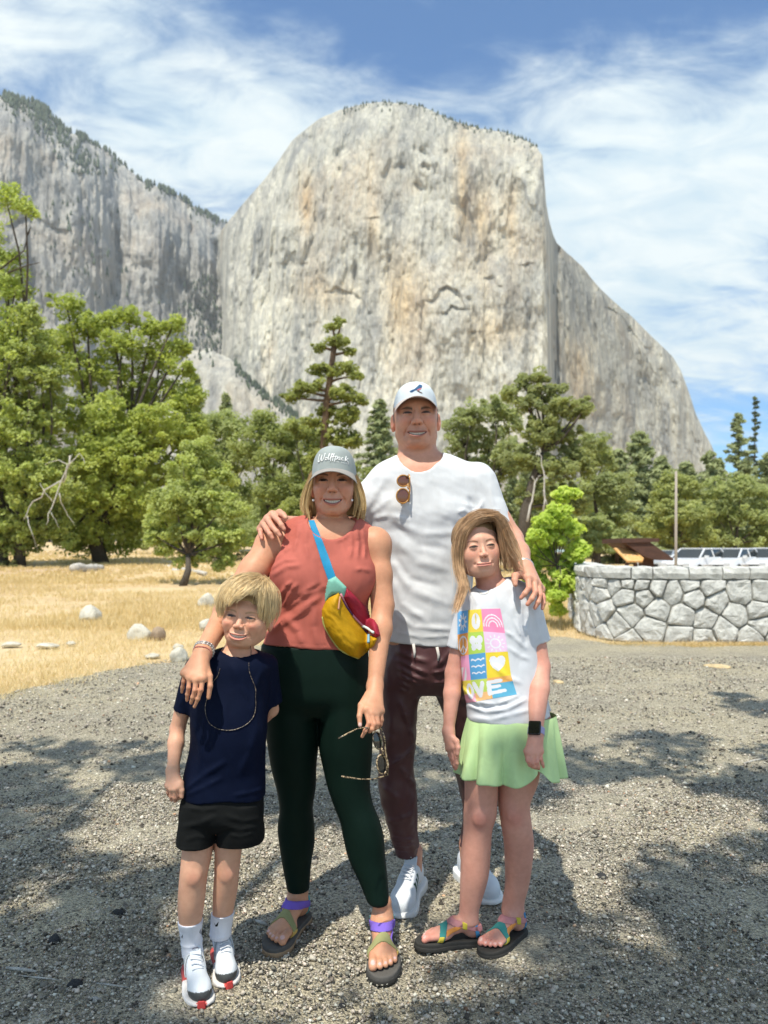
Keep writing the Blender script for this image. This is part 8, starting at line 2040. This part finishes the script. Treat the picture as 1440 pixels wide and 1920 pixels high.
# ------------------------------------------------------------------ the girl
def build_girl():
    skin = (0.64, 0.315, 0.235)
    root = empty('person', (0.35, 2.55, 0), 'fair haired girl in a white printed t-shirt and lime skirt beside the man', 'person')
    hd = Head((904.2, 1024), 2.455, 0.0555, 0.0555, roll=-6.0, yaw=7, pitch=-3, ears=False, w=1.13, jaw=1.06, chin=0.95, mw=0.0270, mz=-0.057, smile=0.0022, open_=0.0, skin=(0.70, 0.39, 0.28), brow=(0.17, 0.09, 0.05), browy=0.021, browt=0.0030, lip=(0.45, 0.14, 0.12), blush=0.42, eyeo=0.0042, child=True, sclera=(0.17, 0.13, 0.11), nose=0.84, iris=(0.035, 0.03, 0.02))
    D = 2.54
    tor = [(1086, 915, 965, D, 0.045), (1098, 893, 985, D, 0.062), (1115, 872, 1000, D, 0.074), (1140, 861, 1007, D, 0.084), (1180, 858, 1008, D, 0.090), (1227, 861, 1012, D, 0.094), (1260, 865, 1018, D, 0.097), (1298, 870, 1026, D, 0.102), (1325, 875, 1034, D, 0.106), (1350, 876, 1042, D, 0.110)]
    Lt, Lin = loft(tor, 2.2), loft(tor, 2.2, grow=-0.014)
    shR, elR, wrR = J(993, 1128, 2.54), J(1012, 1250, 2.515), J(1005, 1374, 2.385)
    shL, elL, wrL = J(872, 1150, 2.54), J(851, 1262, 2.545), J(841, 1372, 2.50)
    mR = [J(989, 1410, 2.345), J(997, 1414, 2.340), J(1006, 1414, 2.345), J(1013, 1409, 2.355)]
    fR = [[J(990, 1426, 2.335), J(994, 1434, 2.342), J(998, 1438, 2.352)], [J(998, 1430, 2.332), J(1001, 1437, 2.338), J(1004, 1440, 2.350)], [J(1007, 1429, 2.335), J(1009, 1437, 2.340), J(1010, 1441, 2.350)], [J(1014, 1423, 2.345), J(1017, 1432, 2.348), J(1019, 1438, 2.352)]]
    tR = [J(995, 1394, 2.375), J(987, 1408, 2.385), J(990, 1425, 2.385), J(1000, 1434, 2.380)]
    mL = [J(851, 1400, 2.475), J(847, 1404, 2.482), J(844, 1405, 2.49), J(841, 1403, 2.50)]
    fL = [[J(856, 1419, 2.470), J(857, 1431, 2.472), J(856, 1440, 2.477)], [J(851, 1423, 2.480), J(853, 1434, 2.482), J(854, 1442, 2.486)], [J(847, 1421, 2.49), J(849, 1431, 2.492), J(851, 1438, 2.495)], [J(843, 1416, 2.50), J(846, 1424, 2.50), J(848, 1430, 2.505)]]
    tL = [J(847, 1382, 2.485), J(856, 1390, 2.468), J(859, 1402, 2.460), J(858, 1414, 2.460)]
    FL = Foot((884, 1774), (800, 1783), 0.212, big=1, lift=0.004, tilt=0.05); FR = Foot((979, 1752), (911, 1797), 0.216, big=-1)
    rL = [(1430, 868, 937, 2.53, 0.070), (1470, 871, 934, 2.525, 0.066), (1500, 871, 932.5, 2.52, 0.060), (1529, 869, 930.5, 2.515, 0.055), (1552, 869, 923.7, 2.52, 0.051), (1597, 864.6, 920, 2.525, 0.050), (1643, 863, 915.7, 2.53, 0.046), (1689, 862, 903, 2.535, 0.036), (1712, 861, 896.5, 2.535, 0.033), (1730, 862, 896, 2.53, 0.033)]
    rR = [(1430, 932, 1014, 2.55, 0.070), (1468, 933, 1008, 2.55, 0.066), (1506, 934, 994, 2.545, 0.058), (1540, 938.6, 996, 2.545, 0.054), (1575, 944, 1000.5, 2.555, 0.052), (1620, 946.6, 997.5, 2.57, 0.048), (1666, 946, 990, 2.585, 0.038), (1696, 941, 982, 2.59, 0.034), (1712, 939, 980, 2.585, 0.034)]
    Ll, Lr = loft(rL, 2.05), loft(rR, 2.05)
    neckA, neckB = W(920, 1102, 2.55), W(910, 1055, 2.54); z0 = 0.026
    footL = lambda P: FL.bare(P, z0 / FL.s); footR = lambda P: FR.bare(P, z0 / FR.s)
    def body(P):
        d = local(P, hd.world((0, 0, 0)), 0.16, hd.f)
        d = smin(d, rc(P, neckA, neckB, 0.047, 0.040), 0.016); d = smin(d, Lin(P), 0.018); d = smin(d, rc(P, neckA, shR, 0.03, 0.033), 0.02); d = smin(d, rc(P, neckA, shL, 0.026, 0.024), 0.02)
        d = smin(d, chain(P, [shR, (shR + elR) / 2, elR], [0.034, 0.034, 0.033], 0.01), 0.01); d = smin(d, chain(P, [elR, elR * .65 + wrR * .35, wrR], [0.034, 0.0345, 0.0205], 0.01), 0.010)
        d = smin(d, chain(P, [shL, (shL + elL) / 2, elL], [0.025, 0.0275, 0.0285], 0.01), 0.01); d = smin(d, chain(P, [elL, elL * .65 + wrL * .35, wrL], [0.029, 0.0275, 0.0175], 0.01), 0.010)
        d = smin(d, local(P, J(1002, 1410, 2.36), 0.10, lambda p: hand(p, wrR, mR, fR, tR, 0.80, wr=0.026)), 0.008)
        d = smin(d, local(P, J(850, 1408, 2.48), 0.10, lambda p: hand(p, wrL, mL, fL, tL, 0.78, wr=0.022)), 0.008)
        d = smin(d, smin(Ll(P), Lr(P), 0.003), 0.01)
        d = smin(d, local(P, FL.w((0.12, 0, 0.06)), 0.17, footL), 0.010); d = smin(d, local(P, FR.w((0.12, 0, 0.06)), 0.17, footR), 0.010)
        for k in (J(899, 1535, 2.462), J(964, 1530, 2.495)): d = smin(d, ell(P, k, (0.020, 0.008, 0.022)), 0.014)
        return d
    def tint(V, C):
        k = tone(V, [(J(899, 1540, 2.46), 0.030), (J(964, 1535, 2.49), 0.028), (elR, 0.03), (elL, 0.02)] + [(q, 0.010) for f_ in (fL, fR) for fj in f_ for q in (fj[0], fj[-1])]); C = C * (1 - k * np.array([0.04, 0.20, 0.18]))
        for ft in (FR, FL):
            k = np.exp(-((ft.to(V)[:, 0] - 0.23) / 0.03) ** 2) * (V[:, 2] < 0.08) * (np.abs(ft.to(V)[:, 1]) < 0.06); C = C * (1 - k[:, None] * np.array([0.0, 0.16, 0.12]))
            for i in range(5):
                v = (0.033, 0.0125, -0.004, -0.0185, -0.032)[i]; ut = (0.246, 0.241, 0.233, 0.222, 0.207)[i]; r = (0.0125, 0.0085, 0.008, 0.0078, 0.0076)[i]
                q = ft.w((ut - r * 0.9, v, 0.0125 + r + z0 / ft.s)); m = np.linalg.norm(V - q, axis=1) < r * 0.55; C[m] = (0.66, 0.42, 0.38)
        return C
    fine = [(J(980, 1446, 2.33) - 0.012, J(1022, 1385, 2.40) + 0.015, 0.0025), (J(832, 1446, 2.455) - 0.012, J(862, 1385, 2.51) + 0.012, 0.0025)]
    for ft in (FR, FL): c = ft.w((0.13, 0, 0.04)); fine.append((c - (0.12, 0.12, 0.055), c + (0.12, 0.12, 0.055), 0.0026))
    b = make_skin('body', body, hd, np.array([W(820, 0, 2.5)[0], 2.27, -0.01]), np.array([W(1050, 0, 2.5)[0], 2.70, W(0, 970, 2.5)[2]]), 0.0052, fine + hd.boxes(), root, skin, tint)
    parts = [b]
    sA = (J(988, 1122, 2.54), J(1009, 1206, 2.53)); sB = (J(876, 1140, 2.54), J(857, 1216, 2.54))
    def shirt(P):
        d = Lt(P); a, ai = sleeve(P, *sA, 0.038, 0.0425); c, ci = sleeve(P, *sB, 0.036, 0.0345)
        d = smin(smin(d, a, 0.016), c, 0.016); d = np.maximum(d, -np.minimum(ai, ci))
        d = smin(d, rc(P, W(955, 1098, 2.545), W(975, 1108, 2.545), 0.030, 0.032), 0.015)
        nh = rc(P, W(917, 1084, 2.52), W(913, 1040, 2.56), 0.0525, 0.054); d = d - 0.0012 * np.clip(1 - np.abs(nh - 0.006) / 0.006, 0, 1) ** 0.5; d = smax(d, -nh, 0.003)
        zh = zof(1347, D) + 0.020 * np.clip((P[:, 0] - 0.42) / 0.15, 0, 1); d = smax(d, zh - P[:, 2], 0.003)
        f_ = 0
        for pts, w_, am in [([(892, 1118), (895, 1135), (892, 1155)], 3, .004), ([(930, 1110), (945, 1150), (955, 1185)], 5, .004), ([(965, 1110), (968, 1150), (978, 1200)], 4, .005), ([(960, 1130), (962, 1160), (975, 1190)], 4, .005), ([(985, 1215), (965, 1195), (950, 1185)], 4, .005), ([(990, 1235), (975, 1230), (955, 1215)], 4, .004), ([(930, 1250), (950, 1270), (975, 1280)], 5, .004),
                            ([(880, 1322), (910, 1335), (950, 1330), (985, 1312)], 4, .007), ([(885, 1345), (920, 1350), (960, 1340), (990, 1332)], 4, .005), ([(890, 1315), (930, 1322), (970, 1305)], 3, .005), ([(995, 1140), (1005, 1160), (1015, 1190)], 4, .003), ([(985, 1130), (990, 1160), (988, 1195)], 4, .004), ([(868, 1290), (885, 1310), (900, 1325)], 3, .005), ([(1030, 1300), (1038, 1315), (1036, 1330)], 3, .004)]: f_ = f_ + seg_px(P, pts, w_, am)
        f_ = f_ - seg_px(P, [(876, 1318), (905, 1328), (950, 1320)], 3, .006) - seg_px(P, [(983, 1140), (985, 1180), (986, 1205)], 4, .006)
        return d - f_ - 0.004 * fbm(P * (13, 13, 9), 3, 52)
    lo, hi = bbox(tor, 0.02); lo[0] = W(836, 0, 2.54)[0]; hi[0] = W(1050, 0, 2.54)[0]; hi[2] = W(0, 1066, 2.54)[2]
    sh, SV, SQ = garment('t_shirt', shirt, lo, hi, 0.0045, cloth('white_printed_cotton', (0.63, 0.64, 0.675), crease=0.04, weave=700)); parts.append(sh); hit = Hit(SV, SQ)
    # the print: a quilt of colour tiles with white pictures
    rows_ = [[(858, 1147), (878, 1144), (902, 1142), (938, 1141)], [(858, 1190), (878, 1186), (906, 1184), (947, 1187)], [(860, 1232), (879, 1228), (910, 1224), (952, 1222)], [(866, 1277), (883, 1275), (913, 1272), (958, 1266)], [(874, 1318), (890, 1316), (921, 1310), (969, 1302)]]
    rows_ = np.array(rows_, float)
    def uv(u, v):
        i = np.clip(v.astype(int), 0, 3); j = np.clip(u.astype(int), 0, 2); fv = v - i; fu = u - j
        a = rows_[i, j] * (1 - fu)[:, None] + rows_[i, j + 1] * fu[:, None]; c = rows_[i + 1, j] * (1 - fu)[:, None] + rows_[i + 1, j + 1] * fu[:, None]
        return a * (1 - fv)[:, None] + c * fv[:, None]
    TILE = {(0, 0): (0.16, 0.42, 0.74), (0, 1): (0.80, 0.62, 0.08), (0, 2): (0.88, 0.26, 0.45), (1, 0): (0.86, 0.36, 0.10), (1, 1): (0.45, 0.64, 0.11), (1, 2): (0.78, 0.55, 0.74), (2, 0): (0.86, 0.36, 0.55), (2, 1): (0.10, 0.34, 0.62), (2, 2): (0.82, 0.62, 0.05), (3, 0): (0.80, 0.66, 0.10), (3, 1): (0.52, 0.66, 0.13), (3, 2): (0.84, 0.42, 0.12)}
    def seg(x, y, pts, w):
        d = np.full(x.shape, 9.0)
        for (x0, y0), (x1, y1) in zip(pts[:-1], pts[1:]):
            dx, dy = x1 - x0, y1 - y0; t = np.clip(((x - x0) * dx + (y - y0) * dy) / (dx * dx + dy * dy + 1e-9), 0, 1); d = np.minimum(d, np.hypot(x - x0 - t * dx, y - y0 - t * dy))
        return d < w
    def picture(u, v):
        i = np.clip(v.astype(int), 0, 3); j = np.clip(u.astype(int), 0, 2); C = np.zeros((len(u), 3))
        for k, c in TILE.items(): C[(i == k[0]) & (j == k[1])] = c
        Wt = np.array((0.76, 0.76, 0.80))
        def cell(a, b_): return (i == a) & (j == b_), u - b_, v - a
        m, x, y = cell(0, 0); X, Y = (x - .5), (y - .5); r = np.hypot(X, Y); an = np.arctan2(Y, X); pet = (r < 0.30 + 0.10 * np.cos(an * 9)) & (r > 0.14); C[m & pet] = Wt
        m, x, y = cell(0, 1); e = (((x - .55) / .30) ** 2 + ((y - .52) / .36) ** 2 < 1) & ~(((x - .55) / .04) ** 2 + ((y - .42) / .25) ** 2 < 1); C[m & e] = Wt
        m, x, y = cell(0, 2); r = np.hypot(x - .5, (y - .75) * 0.9); C[m & (y < 0.78) & (((r > .42) & (r < .47)) | ((r > .30) & (r < .35)) | ((r > .18) & (r < .23)))] = Wt
        m, x, y = cell(1, 0); r = np.hypot((x - .5) * 1.0, (y - .52)); pc = ((r < .42) & (r > .35)) | ((r < .4) & ((np.abs(x - .5) < .035) | seg(x, y, [(.5, .52), (.22, .80)], .035) | seg(x, y, [(.5, .52), (.78, .80)], .035))); C[m & pc] = Wt
        m, x, y = cell(1, 1); X = np.abs(x - .5); bf = ((((X - .22) / .20) ** 2 + ((y - .36) / .20) ** 2 < 1) | (((X - .17) / .15) ** 2 + ((y - .66) / .18) ** 2 < 1) | ((X < .05) & (np.abs(y - .52) < .25))); C[m & bf] = Wt
        m, x, y = cell(1, 2); r = np.hypot(x - .5, y - .55); an = np.arctan2(y - .55, x - .5); C[m & ((np.abs(r - .22) < .035) | ((r > .30) & (r < .43) & (np.cos(an * 12) > .55)))] = Wt
        m, x, y = cell(2, 0); C[m & (y > .45) & (x < .62) & (np.sin(x * 14 + y * 9) > -.2)] = Wt * 0.97
        m, x, y = cell(2, 1)
        for k in range(3): C[m & (np.abs(y - (.26 + .26 * k) - 0.055 * np.abs(np.sin((x - .05) * 9.8)) * -1) < .030) & (x > .1) & (x < .92)] = Wt
        m, x, y = cell(2, 2); X = (x - .5) / .36; Y = -(y - .52) / .36; C[m & ((X * X + Y * Y - .6) ** 3 - X * X * Y ** 3 * 1.4 < 0)] = Wt
        lower = v > 3.62; C[lower & (u < 1.1)] = (0.84, 0.40, 0.50); C[lower & (u >= 1.1) & (u < 2)] = (0.86, 0.50, 0.22); C[(v > 3.3) & (u > 2.05)] = (0.12, 0.42, 0.62)
        # O V E in fat round letters
        r1 = np.hypot((u - .72) / .36, (v - 3.50) / .36); C[(r1 < 1) & ~((((u - .72) / .13) ** 2 + ((v - 3.48) / .18) ** 2) < 1)] = Wt
        C[seg(u, v, [(1.16, 3.20), (1.42, 3.74), (1.66, 3.20)], .12)] = Wt
        C[seg(u, v, [(2.02, 3.22), (1.96, 3.74)], .11) | seg(u, v, [(2.02, 3.20), (2.52, 3.18)], .085) | seg(u, v, [(2.0, 3.46), (2.42, 3.44)], .075) | seg(u, v, [(1.98, 3.74), (2.58, 3.70)], .085)] = Wt
        return C
    nu, nv = 105, 175; uu, vv = np.meshgrid(np.linspace(0, 3, nu), np.linspace(0, 4, nv)); uf, vf = uu.ravel(), vv.ravel(); pp = uv(np.minimum(uf, 2.9999), np.minimum(vf, 3.9999))
    C = picture(np.minimum(uf, 2.9999), np.minimum(vf, 3.9999)); V = np.zeros((len(uf), 3)); ok = np.ones(len(uf), bool)
    for k, (x, y) in enumerate(pp):
        p = hit.at(x, y, 0.0008)
        if p is None: ok[k] = False
        else: V[k] = p
    idx = np.arange(nu * nv).reshape(nv, nu); Q = np.stack([idx[:-1, :-1], idx[1:, :-1], idx[1:, 1:], idx[:-1, 1:]], -1).reshape(-1, 4); okg = ok.reshape(nv, nu); okg = np.minimum.accumulate(okg[:, ::-1], axis=1)[:, ::-1]; Q = Q[okg.ravel()[Q].all(1)]
    lab = np.arange(nu * nv)
    for _ in range(400):
        m_ = lab[Q].min(1); l2 = lab.copy(); np.minimum.at(l2, Q.ravel(), np.repeat(m_, 4))
        if (l2 == lab).all(): break
        lab = l2
    u_, c_ = np.unique(lab[Q[:, 0]], return_counts=True); Q = Q[lab[Q[:, 0]] == u_[c_.argmax()]]
    us_ = np.zeros(len(V), bool); us_[Q.ravel()] = True; mp_ = np.cumsum(us_) - 1; V = V[us_]; C = C[us_]; Q = mp_[Q]
    pmx = Mat('shirt_print', rough=0.8); pmx.set('Base Color', pmx.attr()); pr = mesh_obj('shirt_print', V, Q.astype(np.int32), pmx.m, col=C); adopt(root, [pr]); adopt(root, [sh]); pr.parent = sh; parts.remove(sh)
    # skirt with soft pleats
    zt, zb = zof(1340, D), zof(1450, D); nu_, nt_ = 220, 34; V = []
    for side in (0, 1):
        for i in range(nt_ + 1):
            t = i / nt_
            for k in range(nu_):
                a = 2 * math.pi * k / nu_; cx = (960 + (956 - 960) * t - CX) / F * D; rx_ = ((82 + 15 * t ** 0.8) / F * D) - side * 0.003; ry_ = 0.108 + 0.045 * t ** 0.8 - side * 0.003
                pl = 0.017 * t ** 1.1 * (abs(math.sin(5.5 * a + 0.7 * math.sin(2 * a) + 0.4)) ** 0.7 * 2 - 1.2 + 0.30 * math.sin(19 * a + 1.0))
                x, y = cx + (rx_ + pl) * math.cos(a), D + (ry_ + pl) * math.sin(a); z = zt + (zb - zt) * t
                lift = math.exp(-((x - (1012 - CX) / F * 2.38) / 0.035) ** 2) * (1 if math.sin(a) < 0 else 0) * t ** 3
                z += 0.045 * lift; y += -0.02 * lift; x += 0
                V.append((x, y, z))
    Q = []; n1 = (nt_ + 1) * nu_
    for i in range(nt_):
        for k in range(nu_):
            l = (k + 1) % nu_; a, b_, c, d = i * nu_ + k, i * nu_ + l, (i + 1) * nu_ + l, (i + 1) * nu_ + k; Q.append((a, d, c, b_)); Q.append((n1 + a, n1 + b_, n1 + c, n1 + d))
    for k in range(nu_):
        l = (k + 1) % nu_; Q.append((nt_ * nu_ + k, n1 + nt_ * nu_ + k, n1 + nt_ * nu_ + l, nt_ * nu_ + l))
    parts.append(mesh_obj('skirt', V, Q, cloth('lime_skirt_cloth', (0.50, 0.68, 0.33), 0.75, 1400, 0.1)))
    # watch
    ax = wrR - elR; ax /= np.linalg.norm(ax); c = wrR - ax * 0.004; fw = np.array([-0.35, -0.93, 0.1]); fw -= ax * (fw @ ax); fw /= np.linalg.norm(fw); sd = np.cross(ax, fw); R_ = np.stack([sd, fw, ax], 1)
    bandm = Mat('lilac_band', (0.34, 0.32, 0.52), 0.7); casem = Mat('black_case', (0.01, 0.01, 0.012), 0.15, 0.7); scr = Mat('dark_watch_screen', (0.012, 0.012, 0.010), 0.08, 0.6)
    V, Q = [], []
    for k in range(32):
        a = 2 * math.pi * k / 32; rr_ = 0.0245; 
        for o_, w_ in ((0, -0.011), (0, 0.011), (0.0018, 0.011), (0.0018, -0.011)): V.append(c + (rr_ + o_) * (math.cos(a) * sd + math.sin(a) * fw) + ax * w_)
    for k in range(32):
        l = (k + 1) % 32
        for j in range(4): Q.append((k * 4 + j, k * 4 + (j + 1) % 4, l * 4 + (j + 1) % 4, l * 4 + j))
    wt = empty('wrist_watch', (0, 0, 0)); wt.parent = root
    band = mesh_obj('band', np.array(V), Q, bandm.m, smooth=False)
    def case(P, g=0.0, o=0.0):
        q = (P - (c + fw * (0.0275 + o))) @ R_.astype(np.float32); e = np.abs(q) - (np.array([0.0205, 0.0056, 0.0240]) - 0.006 - g); return np.sqrt((np.maximum(e, 0) ** 2).sum(1)) + np.minimum(e.max(1), 0) - 0.0052
    V, Q = surface(lambda P: case(P), c + fw * 0.0275 - 0.03, c + fw * 0.0275 + 0.03, 0.0019); cs = mesh_obj('case', V, Q, casem.m)
    s4 = [c + fw * 0.0338 + sd * a * 0.0165 + ax * b_ * 0.0200 for a, b_ in ((-1, -1), (1, -1), (1, 1), (-1, 1))]; s4 += [p - fw * 0.001 for p in s4]
    scn = mesh_obj('screen', s4, [(0, 1, 2, 3), (7, 6, 5, 4), (0, 4, 5, 1), (1, 5, 6, 2), (2, 6, 7, 3), (3, 7, 4, 0)], scr.m, smooth=False)
    adopt(root, [band, cs, scn]); 
    for x in (band, cs, scn): x.parent = wt
    # hair
    rng = np.random.default_rng(12)
    G1 = [[(928, 968, 2.465), (910, 971, 2.460), (891, 980, 2.458), (876, 996, 2.462), (867, 1019, 2.462), (866, 1045, 2.475), (865, 1075, 2.48), (872, 1100, 2.46), (866, 1125, 2.44), (858, 1142, 2.43)],
          [(930, 967, 2.46), (906, 968, 2.458), (884, 979, 2.458), (868, 1000, 2.455), (861, 1028, 2.465), (860, 1060, 2.475), (866, 1095, 2.46), (860, 1125, 2.452), (852, 1150, 2.43)],
          [(930, 965, 2.48), (902, 963, 2.47), (878, 974, 2.475), (862, 998, 2.485), (856, 1030, 2.495), (857, 1065, 2.50), (868, 1098, 2.475), (860, 1126, 2.458), (850, 1148, 2.44)],
          [(930, 964, 2.51), (900, 961, 2.50), (876, 973, 2.51), (860, 1000, 2.52), (854, 1035, 2.525), (857, 1070, 2.525), (872, 1102, 2.49), (864, 1128, 2.455)],
          [(928, 965, 2.54), (900, 964, 2.55), (876, 980, 2.56), (862, 1010, 2.565), (858, 1045, 2.565), (864, 1085, 2.54), (876, 1108, 2.50)],
          [(928, 967, 2.57), (902, 970, 2.60), (880, 990, 2.61), (868, 1030, 2.61), (868, 1070, 2.59), (878, 1105, 2.53)]]
    G2 = [[(926, 968, 2.455), (936, 976, 2.455), (943, 995, 2.465), (947, 1020, 2.475), (951, 1045, 2.485), (955, 1065, 2.49)],
          [(926, 966, 2.47), (939, 975, 2.47), (949, 998, 2.48), (955, 1025, 2.49), (961, 1050, 2.495), (969, 1072, 2.50)],
          [(926, 965, 2.49), (941, 976, 2.50), (951, 1000, 2.51), (959, 1030, 2.52), (967, 1055, 2.52), (975, 1075, 2.515)],
          [(926, 965, 2.52), (940, 978, 2.54), (952, 1002, 2.55), (961, 1035, 2.55), (967, 1065, 2.55)],
          [(924, 966, 2.56), (938, 982, 2.58), (949, 1010, 2.59), (956, 1045, 2.59), (956, 1075, 2.58)],
          [(922, 968, 2.58), (930, 990, 2.61), (935, 1030, 2.62), (935, 1075, 2.60)]]
    G0 = [[(922, 966, 2.55), (900, 963, 2.58), (874, 978, 2.60), (858, 1010, 2.60), (857, 1050, 2.59), (866, 1090, 2.55)], [(922, 966, 2.57), (905, 970, 2.62), (884, 990, 2.64), (872, 1030, 2.64), (872, 1080, 2.60)], [(920, 968, 2.59), (905, 985, 2.63), (900, 1030, 2.64), (900, 1080, 2.60)]]
    cc = hd.world((0, 0.018, 0.035)); cv = lambda G: [[(J(*p) - cc) * (0.985 if p[1] < 1040 else 0.99) + cc for p in g] for g in G]
    hm = hair_mat('light_brown_hair', (0.32, 0.19, 0.10), (0.72, 0.49, 0.30), 0.3)
    ctr = hd.world((0, 0.018, 0.035))
    lines = lock_strands(cv(G1), 4300, 18, rng, 0.0028, 0.0052, 0.0022, clumps=170) + lock_strands(cv(G2), 2300, 14, rng, 0.0028, 0.0085, 0.003, clumps=110) + lock_strands(cv(G0), 1500, 14, rng, 0.005, 0.007, 0.002, clumps=60)
    lines += lock_strands(cv(G1 + G2), 420, 16, rng, 0.006, 0.011, 0.004, clumps=420)
    # loose wisps lifted to the right
    lines += lock_strands(cv([[(950, 985, 2.46), (962, 1010, 2.47), (972, 1035, 2.49), (982, 1060, 2.50)], [(948, 990, 2.45), (958, 1020, 2.45), (970, 1048, 2.45), (976, 1080, 2.45)]]), 90, 12, rng, 0.006, 0.012, 0.003)
    parts.append(add_strands('hair_strands', lines, hm, 0.00060, tip=0.2))
    def base(P):
        U = hd.to(P); d = ell(U, (0, 0.022, 0.040), (0.0748 * hd.w, 0.0970, 0.0850))
        d = smax(d, -ell(U, (0.004, -0.125, -0.012), (0.078, 0.098, 0.100)), 0.008); d = smax(d, -0.075 - U[:, 2], 0.01)
        return (d - 0.002 * fbm(U * (60, 60, 30), 2, 4)) * hd.m
    c = hd.world((0, 0.02, 0.03)); V, Q = surface(base, c - 0.13, c + 0.13, 0.0042); parts.append(mesh_obj('hair', V, Q, cloth('brown_hair_base', (0.27, 0.17, 0.09), 0.6, 300, 0.3)))
    hbx = Hit(*meshdata(b)); ch = Mat('fine_chain', (0.5, 0.42, 0.3), 0.3, Metallic=0.8); h2 = Hit(SV, SQ)
    P3 = [(hbx.at(x, y, 0.002) if y < 1104 else h2.at(x, y, 0.002)) for x, y in [(890, 1103), (897, 1110), (907, 1114), (914, 1112), (918, 1106)]]; P3 = [p for p in P3 if p is not None]
    if len(P3) > 2: parts.append(MB().tube(smooth_path(P3, 16), 0.0006, 4).build('necklace', ch.m, smooth=True))
    settle(root, parts)
    pink, org, tl, yl, bl = (0.55, 0.24, 0.24), (0.70, 0.28, 0.07), (0.05, 0.24, 0.22), (0.60, 0.48, 0.06), (0.06, 0.26, 0.48)
    zz = z0 / FR.s
    for ft, ff, sg in ((FR, footR, -1), (FL, footL, 1)):
        sandal(root, ft, z0 / ft.s, ff, [
            ('ankle_strap', pink, (0.095, 0, 0.064 + zz), (-0.25, 0, 0.96), 0.0115, None), ('toe_strap', tl, (0.158, 0, 0.04 + zz), (0.95, -0.12, 0.25), 0.0125, lambda U: 0.024 - U[:, 2]),
            ('toe_tab', yl, (0.160, 0, 0.04 + zz), (0.95, -0.12, 0.25), 0.0100, lambda U: np.maximum(U[:, 2] - 0.058, 0.012 - U[:, 1] * sg)),
            ('side_strap', org, (0.118, 0, 0.048 + zz), (0.42, 0, 0.90), 0.0085, lambda U: np.maximum(np.maximum(0.012 - U[:, 1] * sg, 0.080 - U[:, 0]), U[:, 0] - 0.150)),
            ('buckle_tab', yl, (0.095, 0, 0.064 + zz), (-0.25, 0, 0.96), 0.0125, lambda U: np.maximum(np.abs(U[:, 0] - 0.078) - 0.009, 0.016 - U[:, 1] * sg)),
            ('heel_strap', bl, (0.030, 0, 0.05 + zz), (0.95, 0, -0.30), 0.0085, lambda U: np.maximum(0.012 - np.abs(U[:, 1]), U[:, 2] - 0.110))], None, bed=SOLE_DARK)
build_girl()
